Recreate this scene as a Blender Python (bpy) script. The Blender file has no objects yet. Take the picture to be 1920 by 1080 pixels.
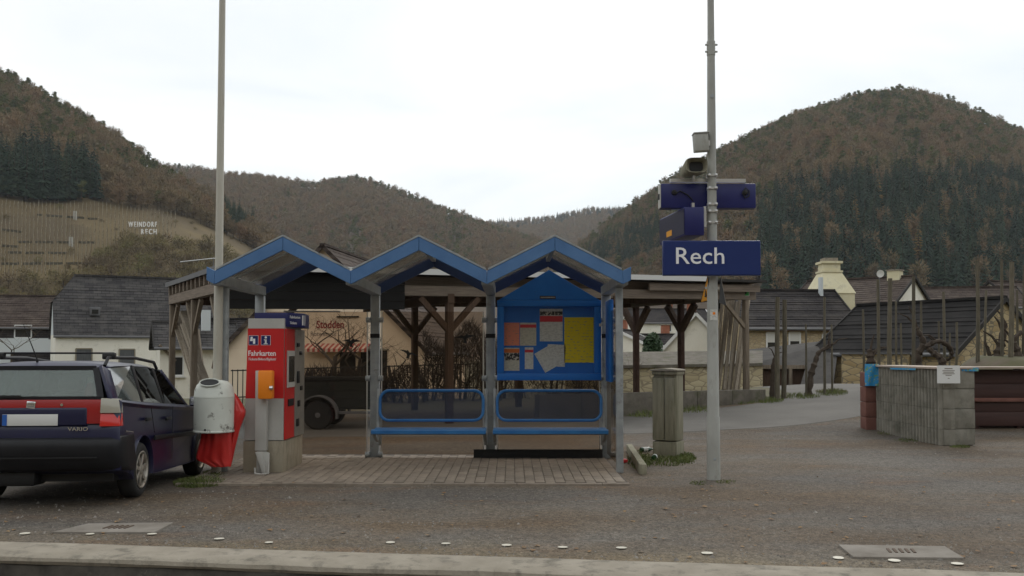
import bpy, bmesh, math, random
import numpy as np
from mathutils import Vector, Matrix, noise

R = math.radians
random.seed(7)
sc = bpy.context.scene
COL = sc.collection

# ------------------------------------------------------------------ camera
F = 1790.0                      # focal length in photo pixels (1920 wide)
PITCH = R(2.0)
CAMZ = 1.52
SHIFT = 59.5 / 1920.0
cam_d = bpy.data.cameras.new('camera')
cam = bpy.data.objects.new('camera', cam_d)
COL.objects.link(cam)
cam_d.sensor_width = 36.0
cam_d.lens = 36.0 * F / 1920.0
cam_d.shift_y = SHIFT
cam_d.clip_start = 0.1
cam_d.clip_end = 6000
cam.location = (0, 0, CAMZ)
cam.rotation_euler = (R(90) + PITCH, 0, 0)
sc.camera = cam

# ------------------------------------------------------------------ sky and sun
SUN_EL, SUN_AZ = R(38), R(25)            # azimuth from +Y (away from camera) towards +X
world = bpy.data.worlds.new('World')
sc.world = world
world.use_nodes = True
wn, wl = world.node_tree.nodes, world.node_tree.links
for n in list(wn):
    wn.remove(n)
w_out = wn.new('ShaderNodeOutputWorld')
w_bg = wn.new('ShaderNodeBackground')
w_bg.inputs['Strength'].default_value = 0.1
sky = wn.new('ShaderNodeTexSky')
sky.sky_type = 'NISHITA'
sky.sun_disc = False
sky.sun_elevation = SUN_EL
sky.sun_rotation = SUN_AZ
tc = wn.new('ShaderNodeTexCoord')
mp = wn.new('ShaderNodeMapping')
mp.inputs['Scale'].default_value = (1.0, 1.0, 3.6)
mp.inputs['Location'].default_value = (0.35, 0.2, 0.15)
cn = wn.new('ShaderNodeTexNoise')
cn.inputs['Scale'].default_value = 1.9
cn.inputs['Detail'].default_value = 7.0
cn.inputs['Roughness'].default_value = 0.5
cn.inputs['Distortion'].default_value = 0.5
cr = wn.new('ShaderNodeValToRGB')
cr.color_ramp.elements[0].position = 0.36
cr.color_ramp.elements[0].color = (7.9, 8.5, 8.75, 1)
cr.color_ramp.elements[1].position = 0.60
cr.color_ramp.elements[1].color = (10.3, 10.3, 10.1, 1)
mx = wn.new('ShaderNodeMixRGB')
mx.inputs['Fac'].default_value = 0.9
wl.new(tc.outputs['Generated'], mp.inputs['Vector'])
wl.new(mp.outputs['Vector'], cn.inputs['Vector'])
wl.new(cn.outputs['Fac'], cr.inputs['Fac'])
wl.new(sky.outputs['Color'], mx.inputs['Color1'])
wl.new(cr.outputs['Color'], mx.inputs['Color2'])
wl.new(mx.outputs['Color'], w_bg.inputs['Color'])
wl.new(w_bg.outputs['Background'], w_out.inputs['Surface'])

sun_d = bpy.data.lights.new('sun', 'SUN')
sun_d.energy = 0.9
sun_d.angle = R(25)
sun_d.color = (1.0, 0.96, 0.9)
sun = bpy.data.objects.new('sun', sun_d)
COL.objects.link(sun)
sdir = Vector((math.sin(SUN_AZ) * math.cos(SUN_EL), math.cos(SUN_AZ) * math.cos(SUN_EL), math.sin(SUN_EL)))
sun.rotation_euler = sdir.to_track_quat('Z', 'Y').to_euler()
sun.location = (0, 0, 40)

sc.view_settings.view_transform = 'Standard'
sc.view_settings.look = 'None'
sc.view_settings.gamma = 1
sc.view_settings.exposure = 0.22
sc.view_settings.use_curve_mapping = False
sc.cycles.max_bounces = 8
sc.cycles.transparent_max_bounces = 24
sc.cycles.volume_bounces = 1
sc.cycles.use_denoising = True

# ------------------------------------------------------------------ photo geometry helpers
CP, SP = math.cos(PITCH), math.sin(PITCH)


def P(px, py, Y):
    """world point at depth Y seen at photo pixel (px, py)"""
    u = (px - 960.0) / F
    v = (540.0 - py) / F + SHIFT * 1920.0 / F
    dy, dz = CP - v * SP, SP + v * CP
    k = Y / dy
    return Vector((u * k, Y, CAMZ + dz * k))


def proj(x, y, z):
    z = z - CAMZ
    fw = y * CP + z * SP
    up = -y * SP + z * CP
    return 960.0 + F * x / fw, 540.0 + SHIFT * 1920.0 - F * up / fw


def PX(px, Y):
    return P(px, 662, Y).x


def PZ(py, Y):
    return P(960, py, Y).z


def ss(a, b, x):
    t = min(1.0, max(0.0, (x - a) / (b - a)))
    return t * t * (3 - 2 * t)


# ------------------------------------------------------------------ materials
MATS = {}


def mat(name, col, rough=0.75, metal=0.0, col2=None, scale=6.0, lo=0.35, hi=0.65, bump=0.0, bscale=60.0,
        stretch=(1, 1, 1), rand=0.0, spec=0.4, dirt=None, dscale=2.0, dlo=0.5, dhi=0.75, detail=6.0, emis=None):
    m = bpy.data.materials.new(name)
    m.use_nodes = True
    nt = m.node_tree
    b = nt.nodes['Principled BSDF']
    b.inputs['Roughness'].default_value = rough
    b.inputs['Metallic'].default_value = metal
    b.inputs['Specular IOR Level'].default_value = spec
    col = tuple(col) + (1,)
    b.inputs['Base Color'].default_value = col
    tcn = nt.nodes.new('ShaderNodeTexCoord')
    mpn = nt.nodes.new('ShaderNodeMapping')
    mpn.inputs['Scale'].default_value = stretch
    nt.links.new(tcn.outputs['Object'], mpn.inputs['Vector'])
    out = None
    if col2 is not None:
        nz = nt.nodes.new('ShaderNodeTexNoise')
        nz.inputs['Scale'].default_value = scale
        nz.inputs['Detail'].default_value = detail
        nz.inputs['Roughness'].default_value = 0.6
        nt.links.new(mpn.outputs['Vector'], nz.inputs['Vector'])
        rp = nt.nodes.new('ShaderNodeValToRGB')
        rp.color_ramp.elements[0].position = lo
        rp.color_ramp.elements[0].color = col
        rp.color_ramp.elements[1].position = hi
        rp.color_ramp.elements[1].color = tuple(col2) + (1,)
        nt.links.new(nz.outputs['Fac'], rp.inputs['Fac'])
        out = rp.outputs['Color']
    if dirt is not None:
        nz2 = nt.nodes.new('ShaderNodeTexNoise')
        nz2.inputs['Scale'].default_value = dscale
        nz2.inputs['Detail'].default_value = 8
        nz2.inputs['Roughness'].default_value = 0.7
        nt.links.new(mpn.outputs['Vector'], nz2.inputs['Vector'])
        mr = nt.nodes.new('ShaderNodeMapRange')
        mr.inputs['From Min'].default_value = dlo
        mr.inputs['From Max'].default_value = dhi
        nt.links.new(nz2.outputs['Fac'], mr.inputs['Value'])
        mxn = nt.nodes.new('ShaderNodeMixRGB')
        nt.links.new(mr.outputs['Result'], mxn.inputs['Fac'])
        if out is not None:
            nt.links.new(out, mxn.inputs['Color1'])
        else:
            mxn.inputs['Color1'].default_value = col
        mxn.inputs['Color2'].default_value = tuple(dirt) + (1,)
        out = mxn.outputs['Color']
    if rand:
        oi = nt.nodes.new('ShaderNodeObjectInfo')
        mr2 = nt.nodes.new('ShaderNodeMapRange')
        mr2.inputs['To Min'].default_value = 1 - rand
        mr2.inputs['To Max'].default_value = 1 + rand
        nt.links.new(oi.outputs['Random'], mr2.inputs['Value'])
        hs = nt.nodes.new('ShaderNodeHueSaturation')
        nt.links.new(mr2.outputs['Result'], hs.inputs['Value'])
        if out is not None:
            nt.links.new(out, hs.inputs['Color'])
        else:
            hs.inputs['Color'].default_value = col
        out = hs.outputs['Color']
    if out is not None:
        nt.links.new(out, b.inputs['Base Color'])
    if bump:
        nb = nt.nodes.new('ShaderNodeTexNoise')
        nb.inputs['Scale'].default_value = bscale
        nb.inputs['Detail'].default_value = 5
        nt.links.new(mpn.outputs['Vector'], nb.inputs['Vector'])
        bp = nt.nodes.new('ShaderNodeBump')
        bp.inputs['Strength'].default_value = bump
        bp.inputs['Distance'].default_value = 0.02
        nt.links.new(nb.outputs['Fac'], bp.inputs['Height'])
        nt.links.new(bp.outputs['Normal'], b.inputs['Normal'])
    MATS[name] = m
    return m


def glass(name, tint, dirt=(0.2, 0.2, 0.2), dfac=0.08, gloss=0.05, gmax=0.5):
    """thin pane: tinted transparency, a dirt film and a Fresnel reflection"""
    m = bpy.data.materials.new(name)
    m.use_nodes = True
    nt = m.node_tree
    for n in list(nt.nodes):
        nt.nodes.remove(n)
    o = nt.nodes.new('ShaderNodeOutputMaterial')
    tr = nt.nodes.new('ShaderNodeBsdfTransparent')
    tr.inputs['Color'].default_value = tuple(tint) + (1,)
    df = nt.nodes.new('ShaderNodeBsdfDiffuse')
    df.inputs['Color'].default_value = tuple(dirt) + (1,)
    gl = nt.nodes.new('ShaderNodeBsdfGlossy')
    gl.inputs['Roughness'].default_value = gloss
    m1 = nt.nodes.new('ShaderNodeMixShader')
    m2 = nt.nodes.new('ShaderNodeMixShader')
    tcn = nt.nodes.new('ShaderNodeTexCoord')
    nz = nt.nodes.new('ShaderNodeTexNoise')
    nz.inputs['Scale'].default_value = 3
    nz.inputs['Detail'].default_value = 6
    mr = nt.nodes.new('ShaderNodeMapRange')
    mr.inputs['From Min'].default_value = 0.3
    mr.inputs['From Max'].default_value = 0.7
    mr.inputs['To Min'].default_value = dfac * 0.5
    mr.inputs['To Max'].default_value = dfac * 1.5
    fr = nt.nodes.new('ShaderNodeFresnel')
    fr.inputs['IOR'].default_value = 1.45
    mu = nt.nodes.new('ShaderNodeMath')
    mu.operation = 'MULTIPLY'
    mu.inputs[1].default_value = gmax * 2
    nt.links.new(tcn.outputs['Object'], nz.inputs['Vector'])
    nt.links.new(nz.outputs['Fac'], mr.inputs['Value'])
    nt.links.new(mr.outputs['Result'], m1.inputs['Fac'])
    nt.links.new(tr.outputs[0], m1.inputs[1])
    nt.links.new(df.outputs[0], m1.inputs[2])
    nt.links.new(fr.outputs[0], mu.inputs[0])
    nt.links.new(mu.outputs[0], m2.inputs['Fac'])
    nt.links.new(m1.outputs[0], m2.inputs[1])
    nt.links.new(gl.outputs[0], m2.inputs[2])
    nt.links.new(m2.outputs[0], o.inputs['Surface'])
    MATS[name] = m
    return m


# ------------------------------------------------------------------ mesh builder
def wmat(o):
    m = Matrix.LocRotScale(o.location, o.rotation_euler, o.scale)
    return wmat(o.parent) @ m if o.parent else m


class MB:
    """collects shapes in world coordinates (or in the frame given) and links them as one mesh object"""

    def __init__(self, frame=None):
        self.v, self.f, self.mi = [], [], []
        self.M = frame
        self.cur = 0

    def _add(self, vs, fs):
        o = len(self.v)
        self.v += [Vector(p) for p in vs]
        for f in fs:
            self.f.append([i + o for i in f])
            self.mi.append(self.cur)
        return self

    def box(self, c, s, rot=None):
        hx, hy, hz = s[0] / 2, s[1] / 2, s[2] / 2
        pts = [Vector((x, y, z)) for x in (-hx, hx) for y in (-hy, hy) for z in (-hz, hz)]
        if rot is not None:
            pts = [rot @ p for p in pts]
        pts = [p + Vector(c) for p in pts]
        return self._add(pts, [(0, 1, 3, 2), (4, 6, 7, 5), (0, 4, 5, 1), (2, 3, 7, 6), (0, 2, 6, 4), (1, 5, 7, 3)])

    def span(self, a, b):
        c = [(a[i] + b[i]) / 2 for i in range(3)]
        return self.box(c, [abs(b[i] - a[i]) for i in range(3)])

    def bar(self, p0, p1, w, h, up=(0, 0, 1)):
        p0, p1 = Vector(p0), Vector(p1)
        d = (p1 - p0).normalized()
        up = Vector(up)
        s = d.cross(up)
        if s.length < 1e-4:
            s = d.cross(Vector((0, 1, 0)))
        s.normalize()
        t = s.cross(d).normalized()
        pts = []
        for q in (p0, p1):
            for a, b in ((-1, -1), (1, -1), (1, 1), (-1, 1)):
                pts.append(q + s * (a * w / 2) + t * (b * h / 2))
        return self._add(pts, [(3, 2, 1, 0), (4, 5, 6, 7), (0, 1, 5, 4), (1, 2, 6, 5), (2, 3, 7, 6), (3, 0, 4, 7)])

    def tube(self, pts, r, n=8, closed=False, cap=True):
        pts = [Vector(p) for p in pts]
        k = len(pts)
        rs = r if isinstance(r, (list, tuple)) else [r] * k
        vs, fs = [], []
        prev = None
        for i, p in enumerate(pts):
            if closed:
                d = pts[(i + 1) % k] - pts[(i - 1) % k]
            else:
                d = pts[min(i + 1, k - 1)] - pts[max(i - 1, 0)]
            d.normalize()
            if prev is None:
                a = Vector((0, 0, 1)) if abs(d.z) < 0.9 else Vector((1, 0, 0))
                s = d.cross(a).normalized()
            else:
                s = (prev - d * prev.dot(d)).normalized()
            prev = s
            t = d.cross(s)
            for j in range(n):
                an = 2 * math.pi * j / n
                vs.append(p + (s * math.cos(an) + t * math.sin(an)) * rs[i])
        rng = k if closed else k - 1
        for i in range(rng):
            for j in range(n):
                a, b = i * n + j, i * n + (j + 1) % n
                c, d_ = ((i + 1) % k) * n + (j + 1) % n, ((i + 1) % k) * n + j
                fs.append((a, b, c, d_))
        if cap and not closed:
            fs.append(tuple(range(n))[::-1])
            fs.append(tuple((k - 1) * n + j for j in range(n)))
        return self._add(vs, fs)

    def lathe(self, prof, n=24, M=None, cap=True):
        """prof of (r, z) about local z; M places it"""
        M = M or Matrix.Identity(4)
        vs, fs = [], []
        for r, z in prof:
            for j in range(n):
                a = 2 * math.pi * j / n
                vs.append(M @ Vector((r * math.cos(a), r * math.sin(a), z)))
        for i in range(len(prof) - 1):
            for j in range(n):
                fs.append((i * n + j, i * n + (j + 1) % n, (i + 1) * n + (j + 1) % n, (i + 1) * n + j))
        if cap and prof[0][0] > 1e-5:
            fs.append(tuple(range(n))[::-1])
        if cap and prof[-1][0] > 1e-5:
            fs.append(tuple((len(prof) - 1) * n + j for j in range(n)))
        return self._add(vs, fs)

    def prism(self, poly, d):
        """3-D polygon swept along vector d"""
        d = Vector(d)
        n = len(poly)
        vs = [Vector(p) for p in poly] + [Vector(p) + d for p in poly]
        fs = [tuple(range(n))[::-1], tuple(range(n, 2 * n))]
        for i in range(n):
            j = (i + 1) % n
            fs.append((i, j, n + j, n + i))
        return self._add(vs, fs)

    def poly(self, pts):
        return self._add(pts, [tuple(range(len(pts)))])

    def grid(self, rows):
        m, n = len(rows), len(rows[0])
        vs = [p for r in rows for p in r]
        fs = [(i * n + j, i * n + j + 1, (i + 1) * n + j + 1, (i + 1) * n + j) for i in range(m - 1) for j in range(n - 1)]
        return self._add(vs, fs)

    def build(self, name, mats, parent=None, bevel=0.0, seg=2, smooth=False, loc=None, fix=True, angle=R(35)):
        vs = self.v
        if self.M is not None:
            vs = [self.M @ p for p in vs]
        o = bpy.data.objects.new(name, None)   # placeholder, replaced below
        bpy.data.objects.remove(o)
        me = bpy.data.meshes.new(name)
        if parent is not None:
            inv = wmat(parent).inverted()
            org = Vector((0, 0, 0))
            if loc is None:
                vs = [inv @ p for p in vs]
            else:
                org = inv @ Vector(loc)
                vs = [inv @ p - org for p in vs]
        else:
            if loc is None:
                n = len(vs)
                lo = [min(p[i] for p in vs) for i in range(3)]
                hi = [max(p[i] for p in vs) for i in range(3)]
                loc = ((lo[0] + hi[0]) / 2, (lo[1] + hi[1]) / 2, lo[2])
            org = Vector(loc)
            vs = [p - org for p in vs]
        me.from_pydata([tuple(p) for p in vs], [], self.f)
        if not isinstance(mats, (list, tuple)):
            mats = [mats]
        for m in mats:
            me.materials.append(MATS[m] if isinstance(m, str) else m)
        if len(mats) > 1:
            me.polygons.foreach_set('material_index', self.mi)
        if fix or bevel:
            bm = bmesh.new()
            bm.from_mesh(me)
            if fix:
                bmesh.ops.recalc_face_normals(bm, faces=bm.faces)
            if bevel:
                es = [e for e in bm.edges if len(e.link_faces) == 2 and e.calc_face_angle(0) > R(25)]
                bmesh.ops.bevel(bm, geom=es, offset=bevel, segments=seg, profile=0.5, affect='EDGES', clamp_overlap=True)
            bm.to_mesh(me)
            bm.free()
        if smooth or bevel:
            me.polygons.foreach_set('use_smooth', [True] * len(me.polygons))
            try:
                me.set_sharp_from_angle(angle=angle)
            except Exception:
                pass
        ob = bpy.data.objects.new(name, me)
        COL.objects.link(ob)
        ob.location = org
        if parent is not None:
            ob.parent = parent
        return ob


def tag(o, label, cat, group=None):
    o['label'] = label
    o['category'] = cat
    if group:
        o['group'] = group
    return o


def struct(o, label=None):
    o['kind'] = 'structure'
    if label:
        o['label'] = label
    return o


def stuff(o, label, cat=None):
    o['kind'] = 'stuff'
    o['label'] = label
    if cat:
        o['category'] = cat
    return o


def thing(name, label, cat, loc, rotz=0.0, group=None):
    o = bpy.data.objects.new(name, None)
    o.empty_display_size = 0.2
    COL.objects.link(o)
    o.location = loc
    o.rotation_euler = (0, 0, rotz)
    return tag(o, label, cat, group)


def frame(loc, rotz=0.0, pitch=0.0):
    return Matrix.Translation(loc) @ Matrix.Rotation(rotz, 4, 'Z') @ Matrix.Rotation(pitch, 4, 'X')


def copy_tree(o, parent=None):
    c = o.copy()
    COL.objects.link(c)
    c.parent = parent
    for ch in [x for x in o.children]:
        copy_tree(ch, c)
    return c


def text(body, size, M, material, name, parent=None, extrude=0.002, bold=0.0, xs=1.0, shear=0.0, align='LEFT', loc=None):
    cu = bpy.data.curves.new(name, 'FONT')
    cu.body = body
    cu.size = size
    cu.extrude = extrude
    cu.offset = bold
    cu.shear = shear
    cu.align_x = align
    cu.resolution_u = 3
    ob = bpy.data.objects.new(name + '_curve', cu)
    COL.objects.link(ob)
    dg = bpy.context.evaluated_depsgraph_get()
    me0 = bpy.data.meshes.new_from_object(ob.evaluated_get(dg))
    mb = MB()
    S = Matrix.Diagonal((xs, 1, 1, 1))
    mb._add([M @ S @ v.co for v in me0.vertices], [tuple(p.vertices) for p in me0.polygons])
    bpy.data.objects.remove(ob)
    bpy.data.curves.remove(cu)
    bpy.data.meshes.remove(me0)
    return mb.build(name, material, parent, loc=loc, fix=False)


FACE = Matrix.Rotation(R(90), 4, 'X')       # text plane facing the camera (towards -Y)


def facing(loc, rotz=0.0):
    return Matrix.Translation(loc) @ Matrix.Rotation(rotz, 4, 'Z') @ FACE
# ------------------------------------------------------------------ material library
mat('wall_dark', (0.10, 0.088, 0.07), 0.95, col2=(0.16, 0.14, 0.115), scale=3, bump=0.5, bscale=30, dirt=(0.07, 0.075, 0.035), dscale=2.5, dlo=0.5, dhi=0.7)
mat('soil', (0.085, 0.068, 0.052), 0.95, col2=(0.05, 0.045, 0.028), scale=0.6, bump=0.5, bscale=12)
mat('asphalt', (0.105, 0.097, 0.086), 0.9, col2=(0.14, 0.13, 0.116), scale=0.7, bump=0.4, bscale=90)
mat('concrete', (0.235, 0.205, 0.16), 0.9, col2=(0.31, 0.275, 0.22), scale=3.0, bump=0.3, bscale=50, dirt=(0.10, 0.09, 0.07), dscale=5, dlo=0.52, dhi=0.7)
mat('kerb_face', (0.045, 0.04, 0.034), 0.95, col2=(0.10, 0.09, 0.075), scale=4, bump=0.6, bscale=20, dirt=(0.22, 0.2, 0.17), dscale=3, dlo=0.58, dhi=0.66)
mat('paver', (0.18, 0.146, 0.113), 0.9, col2=(0.235, 0.197, 0.156), scale=9, bump=0.3, bscale=120, rand=0.16)
mat('joint', (0.075, 0.06, 0.047), 0.95)
mat('slab', (0.16, 0.14, 0.115), 0.95, col2=(0.25, 0.225, 0.195), scale=2.5, bump=0.3, bscale=60)
mat('disc_white', (0.62, 0.59, 0.5), 0.6, col2=(0.5, 0.46, 0.38), scale=20)
mat('gravel', (0.20, 0.185, 0.165), 0.9, rand=0.3, col2=(0.34, 0.31, 0.28), scale=30)
mat('grey_steel', (0.27, 0.29, 0.30), 0.5, 0.25, col2=(0.36, 0.38, 0.385), scale=7, dirt=(0.14, 0.12, 0.10), dscale=6, dlo=0.58, dhi=0.8)
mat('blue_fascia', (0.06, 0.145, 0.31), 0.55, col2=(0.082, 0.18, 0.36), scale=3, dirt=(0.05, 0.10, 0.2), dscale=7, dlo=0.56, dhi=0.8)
mat('blue_bench', (0.02, 0.13, 0.36), 0.4, col2=(0.03, 0.17, 0.42), scale=5)
mat('blue_board', (0.006, 0.125, 0.48), 0.45, col2=(0.01, 0.15, 0.53), scale=3, dirt=(0.02, 0.06, 0.18), dscale=6, dlo=0.6, dhi=0.85)
mat('navy', (0.011, 0.013, 0.095), 0.4, col2=(0.014, 0.018, 0.12), scale=3)
mat('navy_sign', (0.008, 0.022, 0.12), 0.35, col2=(0.01, 0.027, 0.135), scale=2)
mat('white_paint', (0.72, 0.72, 0.70), 0.6)
mat('white_letter', (0.8, 0.8, 0.8), 0.6)
mat('machine_red', (0.56, 0.02, 0.02), 0.35, col2=(0.50, 0.018, 0.02), scale=3)
mat('machine_grey', (0.42, 0.41, 0.38), 0.5, col2=(0.48, 0.47, 0.44), scale=3, dirt=(0.25, 0.22, 0.18), dscale=5, dlo=0.6, dhi=0.8)
mat('machine_base', (0.30, 0.26, 0.19), 0.85, col2=(0.36, 0.32, 0.245), scale=3, dirt=(0.15, 0.12, 0.08), dscale=4, stretch=(1, 1, 0.4))
mat('steel_plate', (0.34, 0.33, 0.31), 0.35, 0.6, col2=(0.42, 0.41, 0.38), scale=8)
mat('orange', (0.85, 0.24, 0.012), 0.45)
mat('bin_paint', (0.60, 0.62, 0.56), 0.55, col2=(0.66, 0.68, 0.62), scale=4, dirt=(0.16, 0.15, 0.13), dscale=7, dlo=0.57, dhi=0.66)
mat('bag_red', (0.52, 0.022, 0.02), 0.3, spec=0.6, col2=(0.60, 0.035, 0.03), scale=6)
mat('black', (0.012, 0.012, 0.013), 0.5)
mat('dark_rubber', (0.022, 0.022, 0.022), 0.85, bump=0.3, bscale=60)
mat('pole_cream', (0.40, 0.375, 0.31), 0.6, col2=(0.48, 0.46, 0.40), scale=3, stretch=(1, 1, 0.3), dirt=(0.2, 0.17, 0.12), dscale=6, dlo=0.58, dhi=0.8)
mat('pole_grey', (0.30, 0.30, 0.275), 0.65, col2=(0.38, 0.38, 0.35), scale=4, stretch=(1, 1, 0.4), dirt=(0.18, 0.17, 0.13), dscale=5, dlo=0.55, dhi=0.8)
mat('clamp', (0.6, 0.6, 0.6), 0.3, 0.9)
mat('old_concrete', (0.21, 0.195, 0.135), 0.95, col2=(0.29, 0.27, 0.20), scale=4, stretch=(3, 3, 0.35), bump=0.5, bscale=40, dirt=(0.10, 0.105, 0.05), dscale=3, dlo=0.5, dhi=0.75)
mat('block', (0.21, 0.195, 0.16), 0.95, col2=(0.27, 0.255, 0.215), scale=5, bump=0.5, bscale=80, rand=0.1, dirt=(0.12, 0.115, 0.09), dscale=3, dlo=0.5, dhi=0.7)
mat('brown_board', (0.045, 0.02, 0.017), 0.6, col2=(0.06, 0.028, 0.023), scale=5, stretch=(0.3, 1, 3))
mat('red_post', (0.15, 0.065, 0.05), 0.9, col2=(0.2, 0.09, 0.07), scale=5, bump=0.3)
mat('counter_wood', (0.33, 0.26, 0.21), 0.7, col2=(0.4, 0.33, 0.27), scale=5, stretch=(1, 6, 1))
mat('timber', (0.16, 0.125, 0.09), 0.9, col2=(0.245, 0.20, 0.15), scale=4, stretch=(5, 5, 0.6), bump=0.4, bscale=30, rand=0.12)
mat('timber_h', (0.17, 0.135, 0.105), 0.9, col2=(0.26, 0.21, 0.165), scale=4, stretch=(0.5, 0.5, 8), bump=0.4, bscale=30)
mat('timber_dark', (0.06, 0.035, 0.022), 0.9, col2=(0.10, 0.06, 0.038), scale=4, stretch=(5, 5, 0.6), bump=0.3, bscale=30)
mat('plank', (0.26, 0.215, 0.165), 0.9, col2=(0.36, 0.31, 0.245), scale=6, stretch=(6, 6, 0.5), bump=0.3, bscale=30, rand=0.25)
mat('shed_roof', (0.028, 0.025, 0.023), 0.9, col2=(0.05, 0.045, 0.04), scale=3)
mat('roof_edge', (0.62, 0.62, 0.60), 0.5)
mat('lead', (0.12, 0.12, 0.125), 0.6)
mat('slate', (0.05, 0.047, 0.046), 0.7, col2=(0.10, 0.095, 0.09), scale=1.6, detail=9, lo=0.4, hi=0.7, bump=0.3, bscale=8, rand=0.0)
mat('tile_dark', (0.038, 0.033, 0.034), 0.8, col2=(0.07, 0.06, 0.058), scale=1.8, detail=9, bump=0.3, bscale=8)
mat('tile_brown', (0.075, 0.055, 0.048), 0.85, col2=(0.12, 0.09, 0.075), scale=2, detail=9, bump=0.3, bscale=8)
mat('plaster_white', (0.78, 0.75, 0.65), 0.9, col2=(0.83, 0.80, 0.71), scale=1.2, bump=0.15, bscale=30, dirt=(0.40, 0.37, 0.30), dscale=1.5, dlo=0.55, dhi=0.8)
mat('plaster_blue', (0.60, 0.64, 0.65), 0.9)
mat('plaster_cream', (0.74, 0.60, 0.45), 0.9, col2=(0.79, 0.66, 0.50), scale=1.5, bump=0.15, bscale=30)
mat('plaster_tan', (0.46, 0.32, 0.20), 0.9, col2=(0.5, 0.36, 0.23), scale=1.5)
mat('plaster_yellow', (0.66, 0.60, 0.40), 0.9, col2=(0.72, 0.67, 0.48), scale=2, dirt=(0.4, 0.35, 0.24), dscale=2, dlo=0.55, dhi=0.75)
mat('trim_white', (0.7, 0.7, 0.68), 0.6)
mat('trim_tan', (0.26, 0.23, 0.17), 0.7)
mat('brick_red', (0.28, 0.10, 0.06), 0.9, col2=(0.34, 0.14, 0.08), scale=6)
mat('window_dark', (0.02, 0.022, 0.024), 0.12, spec=0.7)
mat('curtain', (0.07, 0.075, 0.08), 0.3, col2=(0.12, 0.125, 0.13), scale=7, stretch=(4, 4, 0.3))
mat('shutter_white', (0.62, 0.61, 0.57), 0.6)
mat('iron', (0.015, 0.014, 0.014), 0.6)
mat('awning_red', (0.40, 0.09, 0.07), 0.9)
mat('awning_white', (0.62, 0.48, 0.38), 0.9)
mat('sign_red', (0.30, 0.05, 0.05), 0.7)
mat('sign_grey', (0.22, 0.19, 0.16), 0.7)
mat('bark', (0.05, 0.036, 0.026), 0.95, col2=(0.085, 0.065, 0.048), scale=6, bump=0.3)
mat('bark_red', (0.06, 0.032, 0.024), 0.95, col2=(0.09, 0.05, 0.038), scale=6)
mat('stake', (0.085, 0.075, 0.052), 0.95, col2=(0.145, 0.125, 0.09), scale=5, stretch=(4, 4, 0.6), bump=0.3, rand=0.2)
mat('stake_pale', (0.36, 0.35, 0.31), 0.9)
mat('grass', (0.075, 0.105, 0.025), 0.9, col2=(0.12, 0.13, 0.04), scale=9, rand=0.2)
mat('grass_dry', (0.17, 0.15, 0.07), 0.9, col2=(0.12, 0.13, 0.045), scale=4)
mat('ivy', (0.02, 0.045, 0.016), 0.6, col2=(0.04, 0.075, 0.024), scale=9)
mat('shrub', (0.07, 0.05, 0.034), 0.95, col2=(0.10, 0.075, 0.045), scale=5)
mat('car_paint', (0.008, 0.009, 0.038), 0.28, 0.0, spec=0.5, col2=(0.010, 0.011, 0.045), scale=3)
mat('car_plastic', (0.008, 0.008, 0.010), 0.5, col2=(0.012, 0.012, 0.014), scale=5, spec=0.3)
mat('car_red', (0.30, 0.012, 0.012), 0.25, spec=0.6)
mat('lens_red', (0.55, 0.02, 0.015), 0.15, spec=0.7)
mat('lens_clear', (0.36, 0.34, 0.28), 0.15, spec=0.7)
mat('rim', (0.42, 0.39, 0.34), 0.4, 0.6, dirt=(0.16, 0.13, 0.10), dscale=9, dlo=0.5, dhi=0.7)
mat('plate', (0.62, 0.62, 0.6), 0.4)
mat('plate_blue', (0.02, 0.10, 0.38), 0.4)
mat('chrome', (0.7, 0.7, 0.7), 0.2, 1.0)
mat('seat_cloth', (0.03, 0.03, 0.034), 0.9)
mat('bottle', (0.012, 0.05, 0.018), 0.08, spec=0.8)
mat('olive_car', (0.007, 0.009, 0.008), 0.5, col2=(0.011, 0.013, 0.011), scale=4)
mat('warn_yellow', (0.70, 0.30, 0.01), 0.5)
mat('green_sign', (0.05, 0.35, 0.08), 0.5)
mat('skin_doll', (0.5, 0.35, 0.25), 0.7)
mat('bird_black', (0.006, 0.006, 0.006), 0.6)
mat('litter_red', (0.5, 0.03, 0.03), 0.5)
glass('shelter_glass', (0.81, 0.75, 0.69), (0.12, 0.10, 0.085), 0.02, 0.03, 0.18)
glass('roof_panel', (0.82, 0.77, 0.70), (0.26, 0.23, 0.19), 0.16, 0.2, 0.3)
glass('board_glass', (0.96, 0.97, 0.98), (0.2, 0.2, 0.2), 0.004, 0.02, 0.06)
glass('car_glass', (0.66, 0.76, 0.71), (0.22, 0.28, 0.26), 0.22, 0.01, 1.2)  # pale green film painted in for the light showing through the cabin
glass('car_glass_side', (0.05, 0.055, 0.055), (0.02, 0.022, 0.022), 0.3, 0.02, 0.9)
glass('car_glass_quarter', (0.25, 0.28, 0.28), (0.2, 0.24, 0.24), 0.35, 0.05, 1.2)  # pale film painted as the sky's reflection in these windows


def perforated():
    """sheet metal punched with a fine pattern of holes too small to pick apart"""
    m = bpy.data.materials.new('perforated')
    m.use_nodes = True
    nt = m.node_tree
    b = nt.nodes['Principled BSDF']
    b.inputs['Base Color'].default_value = (0.010, 0.026, 0.062, 1)
    b.inputs['Roughness'].default_value = 0.5
    tcn = nt.nodes.new('ShaderNodeTexCoord')
    b.inputs['Alpha'].default_value = 0.42      # open share of the punched sheet
    MATS['perforated'] = m


perforated()


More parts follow.
